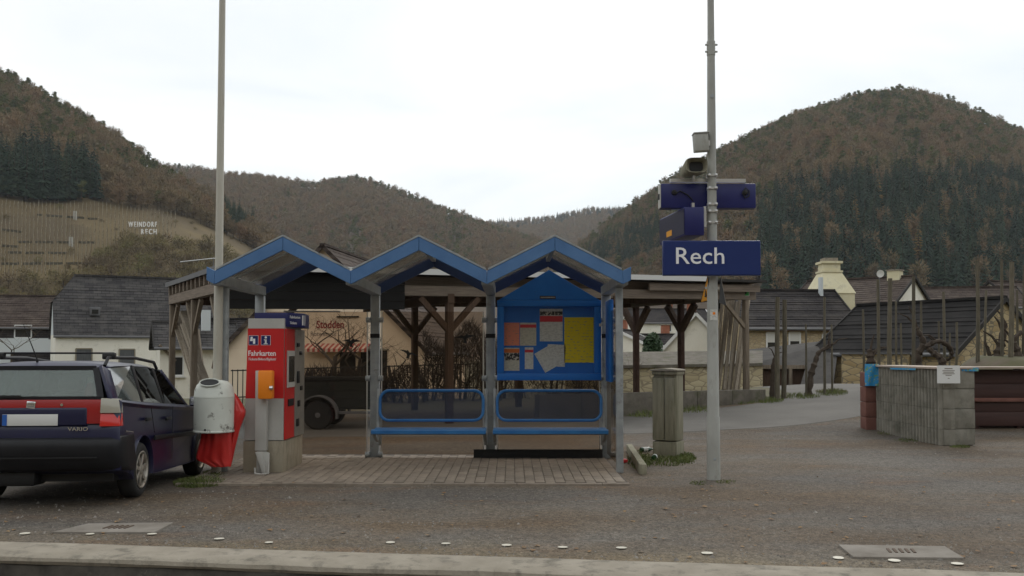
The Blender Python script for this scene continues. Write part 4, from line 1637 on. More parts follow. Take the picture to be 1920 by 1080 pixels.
zr0, zr1 = PZ(747, MY0), PZ(616, MY0)
pl0 = side_poly(zb_, zt)
MB().prism([(a, MY0 + 0.012, b) for a, b in pl0], (0, MY1 - MY0 - 0.02, 0)).build('cabinet', 'machine_grey', tm, bevel=0.006)
for z0, z1, mt, nm in ((zb_ + 0.004, zr0 - 0.002, 'machine_grey', 'lower_side_panel'), (zr0, zr1, 'machine_red', 'red_side_panel'), (zr1 + 0.002, zt - 0.004, 'machine_grey', 'upper_side_panel')):
    MB().prism([(a, MY0, b) for a, b in side_poly(z0, z1)], (0, 0.011, 0)).build(nm, mt, tm)
# front (towards the shelter): red strip, screen, steel module
fx = MX1
MB().prism([(fx, MY0 + 0.02, zb_ + 0.01), (fx + 0.01, MY0 + 0.45, zb_ + 0.01), (fx + 0.01, MY0 + 0.45, zr1), (fx, MY0 + 0.02, zr1)], (0.02, 0, 0)).build('red_front_panel', 'machine_red', tm)
MB().prism([(fx + 0.01, MY0 + 0.46, zb_ + 0.01), (fx + 0.02, MY1 - 0.02, zb_ + 0.01), (fx + 0.02, MY1 - 0.02, zr1), (fx + 0.01, MY0 + 0.46, zr1)], (0.025, 0, 0)).build('steel_module', 'steel_plate', tm)
MB().prism([(fx + 0.022, MY0 + 0.06, 1.08), (fx + 0.03, MY0 + 0.42, 1.08), (fx + 0.03, MY0 + 0.42, 1.55), (fx + 0.022, MY0 + 0.06, 1.55)], (0.012, 0, 0)).build('screen_frame', 'machine_grey', tm)
MB().prism([(fx + 0.036, MY0 + 0.11, 1.15), (fx + 0.044, MY0 + 0.37, 1.15), (fx + 0.044, MY0 + 0.37, 1.48), (fx + 0.036, MY0 + 0.11, 1.48)], (0.006, 0, 0)).build('screen', 'window_dark', tm)
MB().prism([(fx + 0.022, MY0 + 0.12, 0.84), (fx + 0.03, MY0 + 0.38, 0.84), (fx + 0.03, MY0 + 0.38, 0.93), (fx + 0.022, MY0 + 0.12, 0.93)], (0.012, 0, 0)).build('ticket_tray', 'car_plastic', tm)
for i, (yy, zz, h) in enumerate(((0.6, 1.63, 0.05), (0.75, 1.52, 0.05), (0.62, 1.2, 0.16), (0.8, 1.05, 0.06), (0.66, 0.85, 0.08), (0.6, 0.6, 0.1))):
    MB().box((fx + 0.045, MY0 + yy, zz), (0.014, 0.12, h)).build('slot', 'car_plastic', tm, bevel=0.003)
# blue canopy sign with print
zc0, zc1 = PZ(613, MY0 + 0.1), PZ(586, MY0 + 0.1)
MB().prism([(MX0 + 0.10, MY0 + 0.1, zc0), (MX1 + 0.02, MY0 + 0.06, zc0), (MX1 + 0.17, MY0 + 0.40, zc0), (MX1 + 0.10, MY1, zc0), (MX0 + 0.10, MY1, zc0)], (0, 0, zc1 - zc0)).build('canopy', 'navy', tm, bevel=0.01)
d = Vector((0.15, 0.34, 0)).normalized()
Mc = Matrix.Translation((MX1 + 0.02, MY0 + 0.06, 0)) @ Matrix.Rotation(math.atan2(d.y, d.x), 4, 'Z') @ Matrix.Translation((0.05, -0.004, (zc0 + zc1) / 2)) @ FACE
text('Fahrkarten', 0.05, Mc @ Matrix.Translation((0, 0.02, 0)), 'white_letter', 'canopy_lettering', tm)
text('Tickets', 0.05, Mc @ Matrix.Translation((0, -0.055, 0)), 'white_letter', 'canopy_lettering', tm)
MB(Mc).box((0.275, 0, 0), (0.03, 0.13, 0.002)).box((0.32, 0, 0), (0.012, 0.13, 0.002)).build('ticket_symbol', 'white_letter', tm)
# side lettering and pictograms
p0 = P(465, 667, MY0)
text('Fahrkarten', 0.094, facing((p0.x, MY0 - 0.002, p0.z)), 'white_letter', 'side_lettering', tm, bold=0.001, xs=0.86)
text('Tickets/Billets/Biglietti', 0.046, facing((p0.x, MY0 - 0.002, p0.z - 0.058)), 'white_letter', 'side_lettering', tm, xs=0.86, shear=0.25)
for px, kind in ((475.5, 0), (498.5, 1)):
    c = P(px, 638, MY0)
    MB().box((c.x, MY0 - 0.002, c.z), (0.122, 0.002, 0.122)).build('pictogram_border', 'white_letter', tm)
    MB().box((c.x, MY0 - 0.0042, c.z), (0.114, 0.002, 0.114)).build('pictogram_field', 'navy', tm)
    m = MB()
    if kind:
        m.box((c.x, MY0 - 0.0062, c.z - 0.018), (0.022, 0.002, 0.06)).box((c.x - 0.008, MY0 - 0.0062, c.z + 0.006), (0.03, 0.002, 0.012)).box((c.x, MY0 - 0.0062, c.z - 0.045), (0.05, 0.002, 0.012))
        m.lathe([(0.015, 0), (0.015, 0.002)], 12, Matrix.Translation((c.x, MY0 - 0.005, c.z + 0.036)) @ FACE)
        m.cur = 0
        m.build('information_symbol', 'white_letter', tm)
    else:
        m.prism([(c.x - 0.045, MY0 - 0.0062, c.z - 0.01), (c.x - 0.01, MY0 - 0.0062, c.z - 0.01), (c.x - 0.01, MY0 - 0.0062, c.z + 0.045), (c.x - 0.035, MY0 - 0.0062, c.z + 0.045)], (0, 0.002, 0))
        m.prism([(c.x - 0.006, MY0 - 0.0062, c.z - 0.045), (c.x + 0.022, MY0 - 0.0062, c.z - 0.045), (c.x + 0.022, MY0 - 0.0062, c.z + 0.02), (c.x - 0.006, MY0 - 0.0062, c.z + 0.02)], (0, 0.002, 0))
        m.build('ticket_symbol', 'white_letter', tm)
Mf = Matrix.Translation((fx + 0.0225, MY0 + 0.1, 1.88)) @ Matrix.Rotation(R(90), 4, 'Z') @ FACE
text('DB', 0.07, Mf, 'white_letter', 'logo', tm)

# ------------------------------------------------------------------ ticket validator in front of the machine
vx = PX(493, 12.0)
va = thing('ticket_validator', 'orange ticket stamping box on a bent white post before the machine', 'validator', (vx, 12.0, 0))
zv = PZ(695, 12.0)
MB().span((PX(480, 12.0), 11.98, PZ(845, 12.0)), (PX(501, 12.0), 12.09, zv)).build('post', 'machine_grey', va, bevel=0.006)
MB().prism([(PX(483, 12), 11.99, 0.02), (PX(507, 12), 11.99, 0.02), (PX(507, 12), 11.99, 0.27), (PX(500, 12), 11.99, 0.29), (PX(483, 12), 11.99, 0.29)], (0, 0.02, 0)).build('foot_plate', 'machine_grey', va, bevel=0.003)
MB().prism([(PX(484, 12), 11.90, 0.29), (PX(496, 12), 11.90, 0.29), (PX(505, 12), 11.90, 0.03), (PX(498, 12), 11.90, 0.02)], (0, 0.09, 0)).build('gusset', 'machine_grey', va, bevel=0.003)
MB().tube([(PX(484, 12), 11.89, 0.10), (PX(485, 12), 11.88, 0.03), (PX(496, 12), 11.87, 0.02), (PX(509, 12), 11.88, 0.03), (PX(509, 12), 11.90, 0.15)], 0.012, 6).build('foot_rail', 'machine_grey', va, smooth=True)
MB().span((PX(486, 11.9), 11.84, PZ(748, 11.9)), (PX(512.5, 11.9), 11.975, zv + 0.004)).build('stamping_box', 'orange', va, bevel=0.018)
MB().tube([(PX(509, 11.9), 11.83, PZ(727, 11.9)), (PX(515, 11.9), 11.83, PZ(727, 11.9))], 0.028, 8).build('lock', 'clamp', va, smooth=True)

# ------------------------------------------------------------------ left pole, bin and bag
pl_ = gp(405.5, 893)
top = P(417, 0, pl_.y)
dz = (top - pl_) / (top.z - pl_.z)
lp = thing('lamp_post', 'tall pale tapered steel post rising past the left roof corner', 'post', pl_)
pts = [pl_ + dz * z for z in (-0.15, 1.0, 2.45, 2.5, 5.0, 8.5)]
MB().tube(pts, [0.062, 0.058, 0.056, 0.05, 0.042, 0.034], 20).build('shaft', 'pole_cream', lp, smooth=True)
MB().lathe([(0.036, 0), (0.036, 0.03), (0.0, 0.05)], 16, Matrix.Translation(pts[-1])).build('cap', 'pole_cream', lp, smooth=True)
MB().tube([pl_ + dz * 2.44, pl_ + dz * 2.5], 0.062, 20).build('collar', 'pole_cream', lp, smooth=True)
by = pl_.y - 0.26
bc = P(401, 810, by)
br = 36.5 / F * by
bz_0, bz_1 = bc.z, PZ(712, by)
bn = thing('litter_bin', 'dented white round litter bin with a domed hood, strapped to the post', 'bin', (bc.x, by, bz_0))
hgt = bz_1 - bz_0
prof = [(br * 0.99, 0.0), (br * 1.03, 0.006), (br * 1.03, 0.02), (br, 0.03), (br, hgt * 0.66), (br * 1.01, hgt * 0.665), (br * 1.01, hgt * 0.69), (br * 0.995, hgt * 0.70), (br * 0.97, hgt * 0.80), (br * 0.86, hgt * 0.905), (br * 0.66, hgt * 0.97), (br * 0.3, hgt * 0.995), (0, hgt)]
MB().lathe(prof, 36, Matrix.Translation((bc.x, by, bz_0))).build('drum', 'bin_paint', bn, smooth=True)
# mouth: a dark oval opening with a rolled rim, set in the sloping front of the hood
an = R(52)
Mm = Matrix.Translation((bc.x, by - br * 0.70, bz_0 + hgt * 0.925)) @ Matrix.Rotation(R(46), 4, 'X')
rim_p = [Mm @ Vector((math.cos(2 * math.pi * k / 20) * br * 0.50, math.sin(2 * math.pi * k / 20) * br * 0.25, 0.03)) for k in range(20)]
MB().poly(rim_p).build('mouth', 'black', bn, fix=False)
MB().tube(rim_p, 0.008, 6, closed=True).build('mouth_rim', 'bin_paint', bn, smooth=True)
MB().lathe([(0.012, 0), (0.012, 0.01)], 10, Matrix.Translation((bc.x - 0.03, by - br - 0.003, bz_0 + 0.045)) @ FACE).build('lock', 'black', bn)
MB().span((bc.x - 0.05, by + br * 0.8, bz_0 + 0.2), (bc.x + 0.05, pl_.y - 0.04, bz_0 + 0.26)).build('bracket', 'grey_steel', bn)


def bag():
    t = thing('waste_bag', 'shiny red plastic bag hanging out below and beside the white bin', 'bag', (bc.x, by + 0.05, bz_0 - 0.4))

    def loft(rows, yo, name, seed, n=40, sub=5):
        g = []
        pts = spline([tuple(map(float, r_)) for r_ in rows], sub)
        for i, (py, a, b, dep) in enumerate(pts):
            c0, c1 = P(a, py, by + yo), P(b, py, by + yo)
            ring = []
            for k in range(n + 1):
                an = 2 * math.pi * (k % n) / n
                cx = (c0.x + c1.x) / 2 + math.cos(an) * (c1.x - c0.x) / 2
                cy = by + yo + math.sin(an) * dep
                d = 0.022 * noise.noise(Vector((math.cos(an) * 2.6 + py * 0.004, math.sin(an) * 2.6, seed + py * 0.006))) + 0.010 * noise.noise(Vector((math.cos(an) * 7 + py * .02, math.sin(an) * 7, seed + py * 0.03)))
                ring.append(Vector((cx + math.cos(an) * d * 0.6, cy + math.sin(an) * d * 2, c0.z + 0.012 * noise.noise(Vector((an * 1.5, seed, py * .01))))))
            g.append(ring)
        MB().grid(g).build(name, 'bag_red', t, smooth=True, angle=R(180))

    loft([(803, 378, 434, .12), (818, 377, 434, .10), (836, 373, 434, .08), (852, 369, 434, .07), (862, 370, 434, .06), (870, 388, 433, .055), (875, 397, 432, .05)], 0.02, 'hanging_part', 3.0)
    loft([(738, 431, 440, .03), (750, 430, 449, .06), (764, 428, 457, .08), (775, 427, 460, .085), (790, 426, 455, .08), (810, 424, 448, .07), (835, 420, 442, .06), (858, 418, 437, .05), (873, 414, 433, .04)], 0.10, 'side_fold', 8.0)


bag()
# ------------------------------------------------------------------ right-hand mast with signs
mb_ = gp(1338, 899)
MYr = mb_.y
mt_ = P(1332.5, 0, MYr)
ax = (mt_ - mb_) / (mt_.z - mb_.z)


def on_mast(py):
    z = PZ(py, MYr)
    return mb_ + ax * (z - mb_.z)


ms = thing('signal_mast', 'tall grey tapered steel mast carrying the station signs', 'mast', mb_)
zz = [-0.15, 0.3, 0.75, 0.76, 2.3, 3.0, PZ(105, MYr), PZ(104, MYr), PZ(78, MYr), PZ(77, MYr), 6.5, 7.5]
rr = [0.082, 0.08, 0.078, 0.072, 0.064, 0.058, 0.047, 0.052, 0.052, 0.042, 0.038, 0.034]
MB().tube([mb_ + ax * z for z in zz], rr, 20).build('shaft', 'pole_grey', ms, smooth=True)
MB().lathe([(0.036, 0), (0.03, 0.03), (0, 0.04)], 16, Matrix.Translation(mb_ + ax * 7.5)).build('cap', 'pole_grey', ms, smooth=True)
for py in (330, 354, 384, 397, 418):
    c = on_mast(py)
    MB().lathe([(0.064, -0.014), (0.066, -0.014), (0.066, 0.014), (0.064, 0.014)], 20, Matrix.Translation(c)).build('clamp_band', 'clamp', ms, smooth=True)
    for s in (-1, 1):
        MB().box((c.x + s * 0.04, c.y - 0.06, c.z), (0.03, 0.03, 0.03)).build('clamp_bolt', 'clamp', ms, bevel=0.004)
for py in (85, 98):
    c = on_mast(py)
    MB().tube([c + Vector((-0.075, -0.02, 0)), c + Vector((0.075, -0.02, 0))], 0.012, 6).build('bolt', 'pole_grey', ms)
MB().tube([on_mast(182) + Vector((0, -0.06, 0)), on_mast(182) + Vector((0, -0.04, 0))], 0.025, 8).build('plug', 'grey_steel', ms)
MB().box(on_mast(860) + Vector((0, -0.079, 0)), (0.03, 0.01, 0.03)).build('inspection_screw', 'grey_steel', ms, bevel=0.004)
MB().box(on_mast(591) + Vector((0.0, -0.066, 0)), (0.085, 0.004, 0.13)).build('sticker', 'print_white', ms)
MB().box(on_mast(588) + Vector((0.003, -0.0685, 0)), (0.03, 0.003, 0.03)).build('sticker_emblem', 'orange', ms)

# station name sign
YS = MYr - 0.16
sx0, sx1, sz0, sz1 = PX(1244, YS), PX(1428, YS), PZ(516.5, YS), PZ(451, YS)
ns = thing('station_sign', 'wide dark blue station name sign reading Rech on the mast', 'sign', ((sx0 + sx1) / 2, YS + 0.06, sz0))
MB().span((sx0, YS, sz0), (sx1, YS + 0.075, sz1)).build('sign_box', 'navy_sign', ns, bevel=0.008)
MB().span((sx0 + 0.012, YS - 0.004, sz0 + 0.012), (sx1 - 0.012, YS - 0.0005, sz1 - 0.012)).build('sign_face', 'navy_sign', ns)
text('Rech', 0.282, facing((PX(1265, YS), YS - 0.008, PZ(494.5, YS))), 'white_letter', 'lettering', ns, bold=0.0012, xs=1.08)
for px in (1318, 1352):
    MB().span((PX(px, YS), YS + 0.076, sz0 + 0.1), (PX(px, YS) + 0.03, MYr - 0.05, sz1 - 0.1)).build('bracket', 'clamp', ns)

# upper display seen from behind
YD = MYr + 0.10
ub = thing('platform_display', 'dark blue display box seen from behind, cables hanging, on the mast', 'display', P(1331, 390, YD))
MB().span((PX(1241, YD), YD, PZ(390, YD)), (PX(1420, YD), YD + 0.16, PZ(344, YD))).build('housing', 'navy', ub, bevel=0.01)
MB().span((PX(1241, YD) - 0.012, YD + 0.002, PZ(389, YD)), (PX(1241, YD) - 0.001, YD + 0.15, PZ(346, YD))).build('end_cap', 'machine_grey', ub)
MB().span((PX(1258, YD), YD - 0.03, PZ(342, YD)), (PX(1400, YD), YD + 0.03, PZ(336, YD))).build('mounting_rail', 'clamp', ub)
MB().span((PX(1237, YD), YD + 0.03, PZ(373, YD)), (PX(1241, YD) - 0.013, YD + 0.09, PZ(363, YD))).build('hinge', 'car_plastic', ub)
for pts in ([(1263, 361), (1268, 363), (1275, 358), (1290, 366), (1300, 377)], [(1391, 364), (1398, 352), (1405, 358), (1404, 368), (1397, 371), (1392, 362)]):
    MB().tube([P(a, b, YD - 0.02) for a, b in pts], 0.008, 6).build('cable', 'black', ub, smooth=True)
for px in (1264, 1397):
    MB().lathe([(0.035, 0), (0.03, 0.03), (0, 0.035)], 12, Matrix.Translation(P(px, 361, YD)) @ FACE).build('cable_gland', 'black', ub, smooth=True)

mat('display_glass', (0.018, 0.02, 0.05), 0.35)
# lower display turned across the platform
YL = MYr - 0.14
lb = thing('side_display', 'narrow dark blue display turned sideways below the upper box', 'display', P(1304, 440, YL + 0.5))
a, b = PX(1285, YL), PX(1322, YL)
z0, z1 = PZ(441, YL), PZ(388, YL)
MB().prism([(a, YL, z0), (b, YL, z0), (b, YL, z1), (a, YL, z1)], (-0.13, 1.05, 0)).build('housing', 'navy', lb, bevel=0.006)
n_ = Vector((-1.05, -0.13, 0)).normalized() * 0.005
MB().prism([Vector((a, YL, z0 + 0.02)) + n_, Vector((a - 0.13, YL + 1.05, z0 + 0.02)) + n_, Vector((a - 0.13, YL + 1.05, z1 - 0.02)) + n_, Vector((a, YL, z1 - 0.02)) + n_], n_ * 0.6).build('display_glass', 'display_glass', lb)
q0 = Vector((a - 0.06, YL + 0.5, z0 + 0.06)) + n_ * 1.8
MB().prism([q0, q0 + Vector((-0.05, 0.42, 0)), q0 + Vector((-0.05, 0.42, 0.07)), q0 + Vector((0, 0, 0.07))], n_ * 0.4).build('display_text', 'warn_yellow', lb)
MB().span((PX(1298, YL + .1), YL + 0.06, z1), (PX(1303, YL + .1), YL + 0.12, z1 + 0.06)).build('hanger', 'clamp', lb)
MB().span((b + 0.002, YL + 0.02, z0 + 0.1), (b + 0.03, YL + 0.3, z1 + 0.01)).build('mounting_plate', 'machine_grey', lb)

# loudspeaker and junction box
c = P(1300, 316, MYr)
lsx = thing('loudspeaker', 'grey horn loudspeaker with a dark mouth above the signs', 'loudspeaker', (c.x, MYr, c.z - 0.1))
W_, H_ = 0.135, 0.095
outer, inner, back = [], [], []
for k in range(20):
    a = 2 * math.pi * k / 20
    cx = math.copysign(abs(math.cos(a)) ** 0.5, math.cos(a))
    cz = math.copysign(abs(math.sin(a)) ** 0.6, math.sin(a))
    outer.append(Vector((c.x + cx * W_, MYr - 0.18, c.z + cz * H_)))
    inner.append(Vector((c.x + 0.01 + cx * W_ * 0.62, MYr - 0.12, c.z + cz * H_ * 0.62)))
    back.append(Vector((c.x - 0.03 + cx * W_ * 0.75, MYr + 0.16, c.z - 0.02 + cz * H_ * 0.7)))
MB().grid([inner + inner[:1], [p.lerp(q, .15) + Vector((0, -.055, 0)) for p, q in zip(outer + outer[:1], inner + inner[:1])], outer + outer[:1], [p.lerp(q, .5) + Vector((0, 0, .0)) for p, q in zip(outer + outer[:1], back + back[:1])], back + back[:1]]).poly(back).build('horn', 'old_concrete', lsx, smooth=True, angle=R(60))
MB().poly(inner).build('mouth', 'black', lsx)
MB().tube([(c.x, MYr - 0.05, c.z - H_), (c.x, MYr - 0.02, c.z - H_ - 0.06)], 0.014, 8).build('stem', 'clamp', lsx)
c = P(1313, 270, MYr)
jb = thing('junction_box', 'small grey junction box clamped to the mast below its top', 'box', (c.x, MYr, c.z - 0.11))
MB().box((c.x - 0.004, MYr - 0.05, c.z), (0.17, 0.13, 0.21), Matrix.Rotation(R(-4), 3, 'Y')).build('box_body', 'pole_grey', jb, bevel=0.008)
MB().box((c.x - 0.006, MYr - 0.05, c.z + 0.115), (0.19, 0.15, 0.015), Matrix.Rotation(R(-4), 3, 'Y')).build('lid', 'pole_grey', jb, bevel=0.003)
MB().span((c.x + 0.078, MYr - 0.06, c.z - 0.03), (on_mast(270).x - 0.03, MYr - 0.0, c.z + 0.03)).build('bracket', 'clamp', jb)

# two small signs set edge-on round the mast
c0 = on_mast(540)
w1 = thing('warning_sign', 'orange triangular warning plate angled out from the mast under the name sign', 'sign', c0 + Vector((-0.11, 0, -0.18)))
A = P(1327, 518, MYr - 0.05)
B = P(1331, 563, MYr - 0.0)
C = P(1314, 567, MYr + 0.34)
n_ = (B - A).cross(C - A).normalized() * 0.004
MB().prism([A, B, C], n_).build('plate', 'warn_yellow', w1)
ctr = (A + B + C) / 3
MB().prism([ctr + (p - ctr) * 0.93 - n_ * .4 for p in (A, B, C)], n_ * -0.4 if n_.y > 0 else n_ * 1.9).build('yellow_field', 'warn_yellow', w1)
MB().tube([A, B, C], 0.006, 6, closed=True).build('border', 'black', w1)
MB().tube([ctr + Vector((0, -.012, .07)), ctr + Vector((0.0, -.012, .01)), ctr + Vector((-0.01, -.012, -.05))], 0.012, 6).build('pictogram', 'black', w1)
w2 = thing('reverse_sign', 'dark back of a triangular plate angled out right of the mast', 'sign', c0 + Vector((0.1, 0, -0.18)))
A, B, C = P(1351, 518, MYr - 0.03), P(1348, 568, MYr + 0.0), P(1361, 572, MYr + 0.35)
MB().prism([A, B, C], (0.004, 0.0, 0)).build('plate', 'dark_rubber', w2)
MB().tube([A, C], 0.006, 6).build('edge_strip', 'clamp', w2)
MB().span((c0.x - 0.09, MYr - 0.01, c0.z - 0.015), (c0.x + 0.09, MYr + 0.02, c0.z + 0.015)).build('bracket', 'clamp', w2)

# ------------------------------------------------------------------ weathered concrete cable cabinet
cb = gp(1256, 856)
cc = thing('cable_cabinet', 'weathered mossy concrete cable cabinet beside the shelter', 'cabinet', cb)
ht = PZ(694, cb.y) - cb.z
Mcab = frame((cb.x - 0.0, cb.y + 0.12, cb.z), R(-28))
wA, wB = 0.36, 0.34
MB(Mcab).box((0, 0, 0.10), (wA + 0.01, wB + 0.01, 0.24)).build('foot', 'old_concrete', cc, bevel=0.01)
MB(Mcab).box((0, 0.01, 0.22 + (ht - 0.22) / 2), (wA, wB - 0.02, ht - 0.24)).build('body', 'old_concrete', cc, bevel=0.02)
for s in (-1, 1):
    MB(Mcab).box((s * wA / 4, -wB / 2 - 0.004, 0.24 + (ht - 0.36) / 2), (wA / 2 - 0.012, 0.022, ht - 0.36)).build('door_panel', 'old_concrete', cc, bevel=0.006)
MB(Mcab).box((-wA / 2 - 0.004, 0, 0.24 + (ht - 0.34) / 2), (0.022, wB - 0.04, ht - 0.34)).build('side_panel', 'old_concrete', cc, bevel=0.006)
MB(Mcab).box((0, 0, ht - 0.045), (wA + 0.03, wB + 0.03, 0.05)).build('lintel', 'old_concrete', cc, bevel=0.012)
MB(Mcab).prism([(-wA / 2 - .03, -wB / 2 - .03, ht - .018), (wA / 2 + .03, -wB / 2 - .03, ht - .018), (wA / 2 + .03, -wB / 2 - .03, ht + .01), (0, -wB / 2 - .03, ht + .03), (-wA / 2 - .03, -wB / 2 - .03, ht + .01)], (0, wB + .06, 0)).build('lid', 'concrete', cc, bevel=0.01)

# kerb stone lying beside the shelter
k0, k1 = gp(1180, 846), gp(1206, 890)
o = MB().bar(k0 + Vector((0, 0, 0.03)), k1 + Vector((0, 0, 0.05)), 0.09, 0.16).build('kerb_stone', 'old_concrete', bevel=0.012)
tag(o, 'short weathered kerb stone running along the shelter end', 'kerb')


def grass(name, pts_px, n, h, label, mt='grass', seed=1):
    r = random.Random(seed)
    m = MB()
    for _ in range(n):
        px0, py0, rx, ry = r.choice(pts_px)
        a, q = r.uniform(0, 6.28), math.sqrt(r.random())
        p = gp(px0 + rx * q * math.cos(a), py0 + ry * q * math.sin(a))
        p.z -= 0.01
        H = h * r.uniform(0.4, 1.2) * (1.1 - 0.6 * q)
        ln = Vector((r.uniform(-.5, .5), r.uniform(-.4, .4), 1)) * H
        s = Vector((r.uniform(-1, 1), r.uniform(-1, 1), 0)).normalized() * 0.006 * r.uniform(.6, 1.6)
        m._add([p - s, p + s, p + ln * 0.6 + s * 0.6, p + ln * 0.6 - s * .6, p + ln + Vector((ln.x, ln.y, -0.2 * H)) * 0.5], [(0, 1, 2, 3), (3, 2, 4)])
    return stuff(m.build(name, mt, fix=False), label)


grass('grass', [(1250, 862, 58, 12), (1200, 862, 25, 18), (1280, 858, 25, 10)], 2600, 0.075, 'green grass round the concrete cabinet', seed=2)
grass('grass', [(1310, 905, 18, 4), (1362, 903, 22, 4)], 350, 0.035, 'thin grass at the foot of the mast', seed=3)
grass('grass', [(378, 905, 44, 9), (355, 908, 30, 7), (400, 893, 20, 8)], 3200, 0.10, 'green grass round the foot of the bin post', seed=4)
grass('grass', [(640, 866, 60, 2), (830, 866, 70, 2), (760, 866, 50, 2), (1000, 867, 110, 2)], 900, 0.035, 'weeds along the back edge of the paving', seed=5)
grass('grass', [(1640, 800, 18, 6), (1665, 812, 20, 5), (1700, 826, 25, 4), (1800, 838, 20, 3)], 900, 0.06, 'grass along the foot of the block counter', seed=6)
grass('grass', [(1210, 778, 40, 6), (1300, 768, 50, 7), (1385, 752, 40, 7), (1440, 752, 30, 5), (1500, 744, 40, 5), (1560, 738, 30, 5)], 3200, 0.16, 'grass verge beyond the lane', seed=7)

# bottles lying in the grass
for i, (px, py, az, lab) in enumerate(((1213, 848, 0.5, 'green bottle with a pale label lying in the grass'), (1228, 862, 1.3, 'dark green bottle lying nearer the kerb stone'))):
    p = gp(px, py)
    Mb = Matrix.Translation(p + Vector((0, 0, 0.045))) @ Matrix.Rotation(az, 4, 'Z') @ Matrix.Rotation(R(90), 4, 'Y') @ Matrix.Translation((0, 0, -0.12))
    t = thing('bottle', lab, 'bottle', p, 0, 'bottles in the grass')
    MB(Mb).lathe([(0, 0), (0.034, 0.002), (0.037, 0.01), (0.037, 0.15), (0.03, 0.18), (0.015, 0.21), (0.013, 0.27), (0.015, 0.275), (0.015, 0.285)], 16).build('glass_body', 'bottle', t, smooth=True)
    MB(Mb).lathe([(0.0385, 0.04), (0.0385, 0.12)], 16).build('paper_label', 'print_white', t, smooth=True)
p = gp(1169, 868)
tag(MB().box(p + Vector((0, 0, 0.03)), (0.10, 0.07, 0.05), Matrix.Rotation(0.4, 3, 'Z')).build('drink_carton', 'litter_red', bevel=0.008), 'crushed red carton lying against the kerb stone', 'litter')

# ------------------------------------------------------------------ round white discs, inspection slabs, stone chips
DISC = [(169, 1003, 9), (285, 1003, 10), (411, 1012, 11), (504, 1019, 9), (732, 1019, 10), (836, 1021, 10), (950, 1024, 11), (1055, 1028, 11), (1165, 1029, 12), (1326, 1039, 13), (1572, 1048, 12), (1677, 1053, 13), (1795, 1059, 13), (47, 1002, 11)]
rd = random.Random(12)
for px, py, r_ in DISC:
    p = gp(px, py)
    rad = r_ / F * p.y * 0.86
    M = Matrix.Translation(p + Vector((0, 0, 0.008))) @ Matrix.Rotation(rd.uniform(-.05, .05), 4, 'X') @ Matrix.Rotation(rd.uniform(0, 6), 4, 'Z')
    m = MB()
    ring = []
    for k in range(18):
        a = 2 * math.pi * k / 18
        ring.append(M @ Vector((math.cos(a) * rad * rd.uniform(.93, 1.03), math.sin(a) * rad * rd.uniform(.93, 1.03), 0)))
    o = m.prism(ring, (0, 0, 0.003)).build('marker_disc', 'disc_white')
    tag(o, 'small flat whitish disc on the ground along the platform kerb', 'disc', 'pale discs along the platform kerb')

for corners, lab in (([(97, 1001), (290, 1001), (325, 983), (165, 985)], 'pale concrete inspection slab near the parked car'), ([(1572, 1025), (1772, 1028), (1808, 1050), (1600, 1048)], 'pale concrete drain slab with a rusty grate')):
    pts = [gp(a, b, 0.006) for a, b in corners]
    t = thing('drain_slab', lab, 'slab', sum(pts, Vector()) / 4)
    MB().prism([p - Vector((0, 0, 0.05)) for p in pts], (0, 0, 0.062)).build('slab', 'slab', t, bevel=0.006)
    cx = sum(pts, Vector()) / 4
    u = (pts[1] - pts[0]).normalized()
    v = Vector((-u.y, u.x, 0))
    for k in range(-2, 3):
        MB().bar(cx + u * (k * 0.045) - v * 0.07 + Vector((0, 0, .012)), cx + u * (k * 0.045 + .02) + v * 0.07 + Vector((0, 0, .012)), 0.02, 0.012).build('grate_slot', 'rust', t)

rg = random.Random(21)
chips = MB()
mat('chips', (0.30, 0.275, 0.24), 0.9, col2=(0.15, 0.135, 0.12), scale=3)
for i in range(4200):
    px, py = rg.uniform(-20, 1940), 1080 - 270 * rg.random() ** 1.5
    if py < 905 and (420 < px < 1172):
        continue
    p = gp(px, py)
    if p.y < ye(p.x) + 0.05 or p.y > 19:
        continue
    s = rg.uniform(0.004, 0.013) * (2.0 if rg.random() < 0.03 else 1)
    a = rg.uniform(0, 6.28)
    q = [p + Vector((math.cos(a + k * 1.57) * s * rg.uniform(.6, 1.3), math.sin(a + k * 1.57) * s * rg.uniform(.6, 1.3), 0.0)) for k in range(4)]
    tp = p + Vector((0, 0, s * rg.uniform(0.4, 0.8) + 0.005))
    n = len(chips.v)
    chips._add(q + [tp], [(0, 1, 4), (1, 2, 4), (2, 3, 4), (3, 0, 4)])
stuff(chips.build('stone_chips', 'chips', loc=(0, 0, 0), fix=False), 'loose pale stone chips scattered over the yard')
leaves = MB()
mat('dead_leaf', (0.16, 0.085, 0.04), 0.9, col2=(0.3, 0.2, 0.1), scale=4)
for i in range(240):
    p = gp(rg.uniform(0, 1920), 1075 - 190 * rg.random())
    if p.y < ye(p.x) + 0.1:
        continue
    s = rg.uniform(0.012, 0.03)
    a = rg.uniform(0, 6.28)
    leaves.poly([p + Vector((math.cos(a + k * 1.26) * s * (1.4 if k == 0 else .7), math.sin(a + k * 1.26) * s, 0.006 + rg.uniform(0, .012))) for k in range(5)])
stuff(leaves.build('dead_leaves', 'dead_leaf', loc=(0, 0, 0), fix=False), 'dry brown leaves scattered over the yard')

# ------------------------------------------------------------------ block-built counter on the right
ct = thing('block_counter', 'ribbed grey concrete block counter with a thin wooden top', 'counter', (7.3, 16.5, 0))
A0, A1, A2 = Vector((7.08, 15.73, 0)), Vector((7.07, 18.5, 0)), Vector((7.66, 15.85, 0))
H = 1.25
CH = [0.0, 0.27, 0.60, 0.93, H]
u = (A1 - A0)
Lf = u.length
u.normalize()
nrm = Vector((-u.y, u.x, 0))       # points to the left, outwards


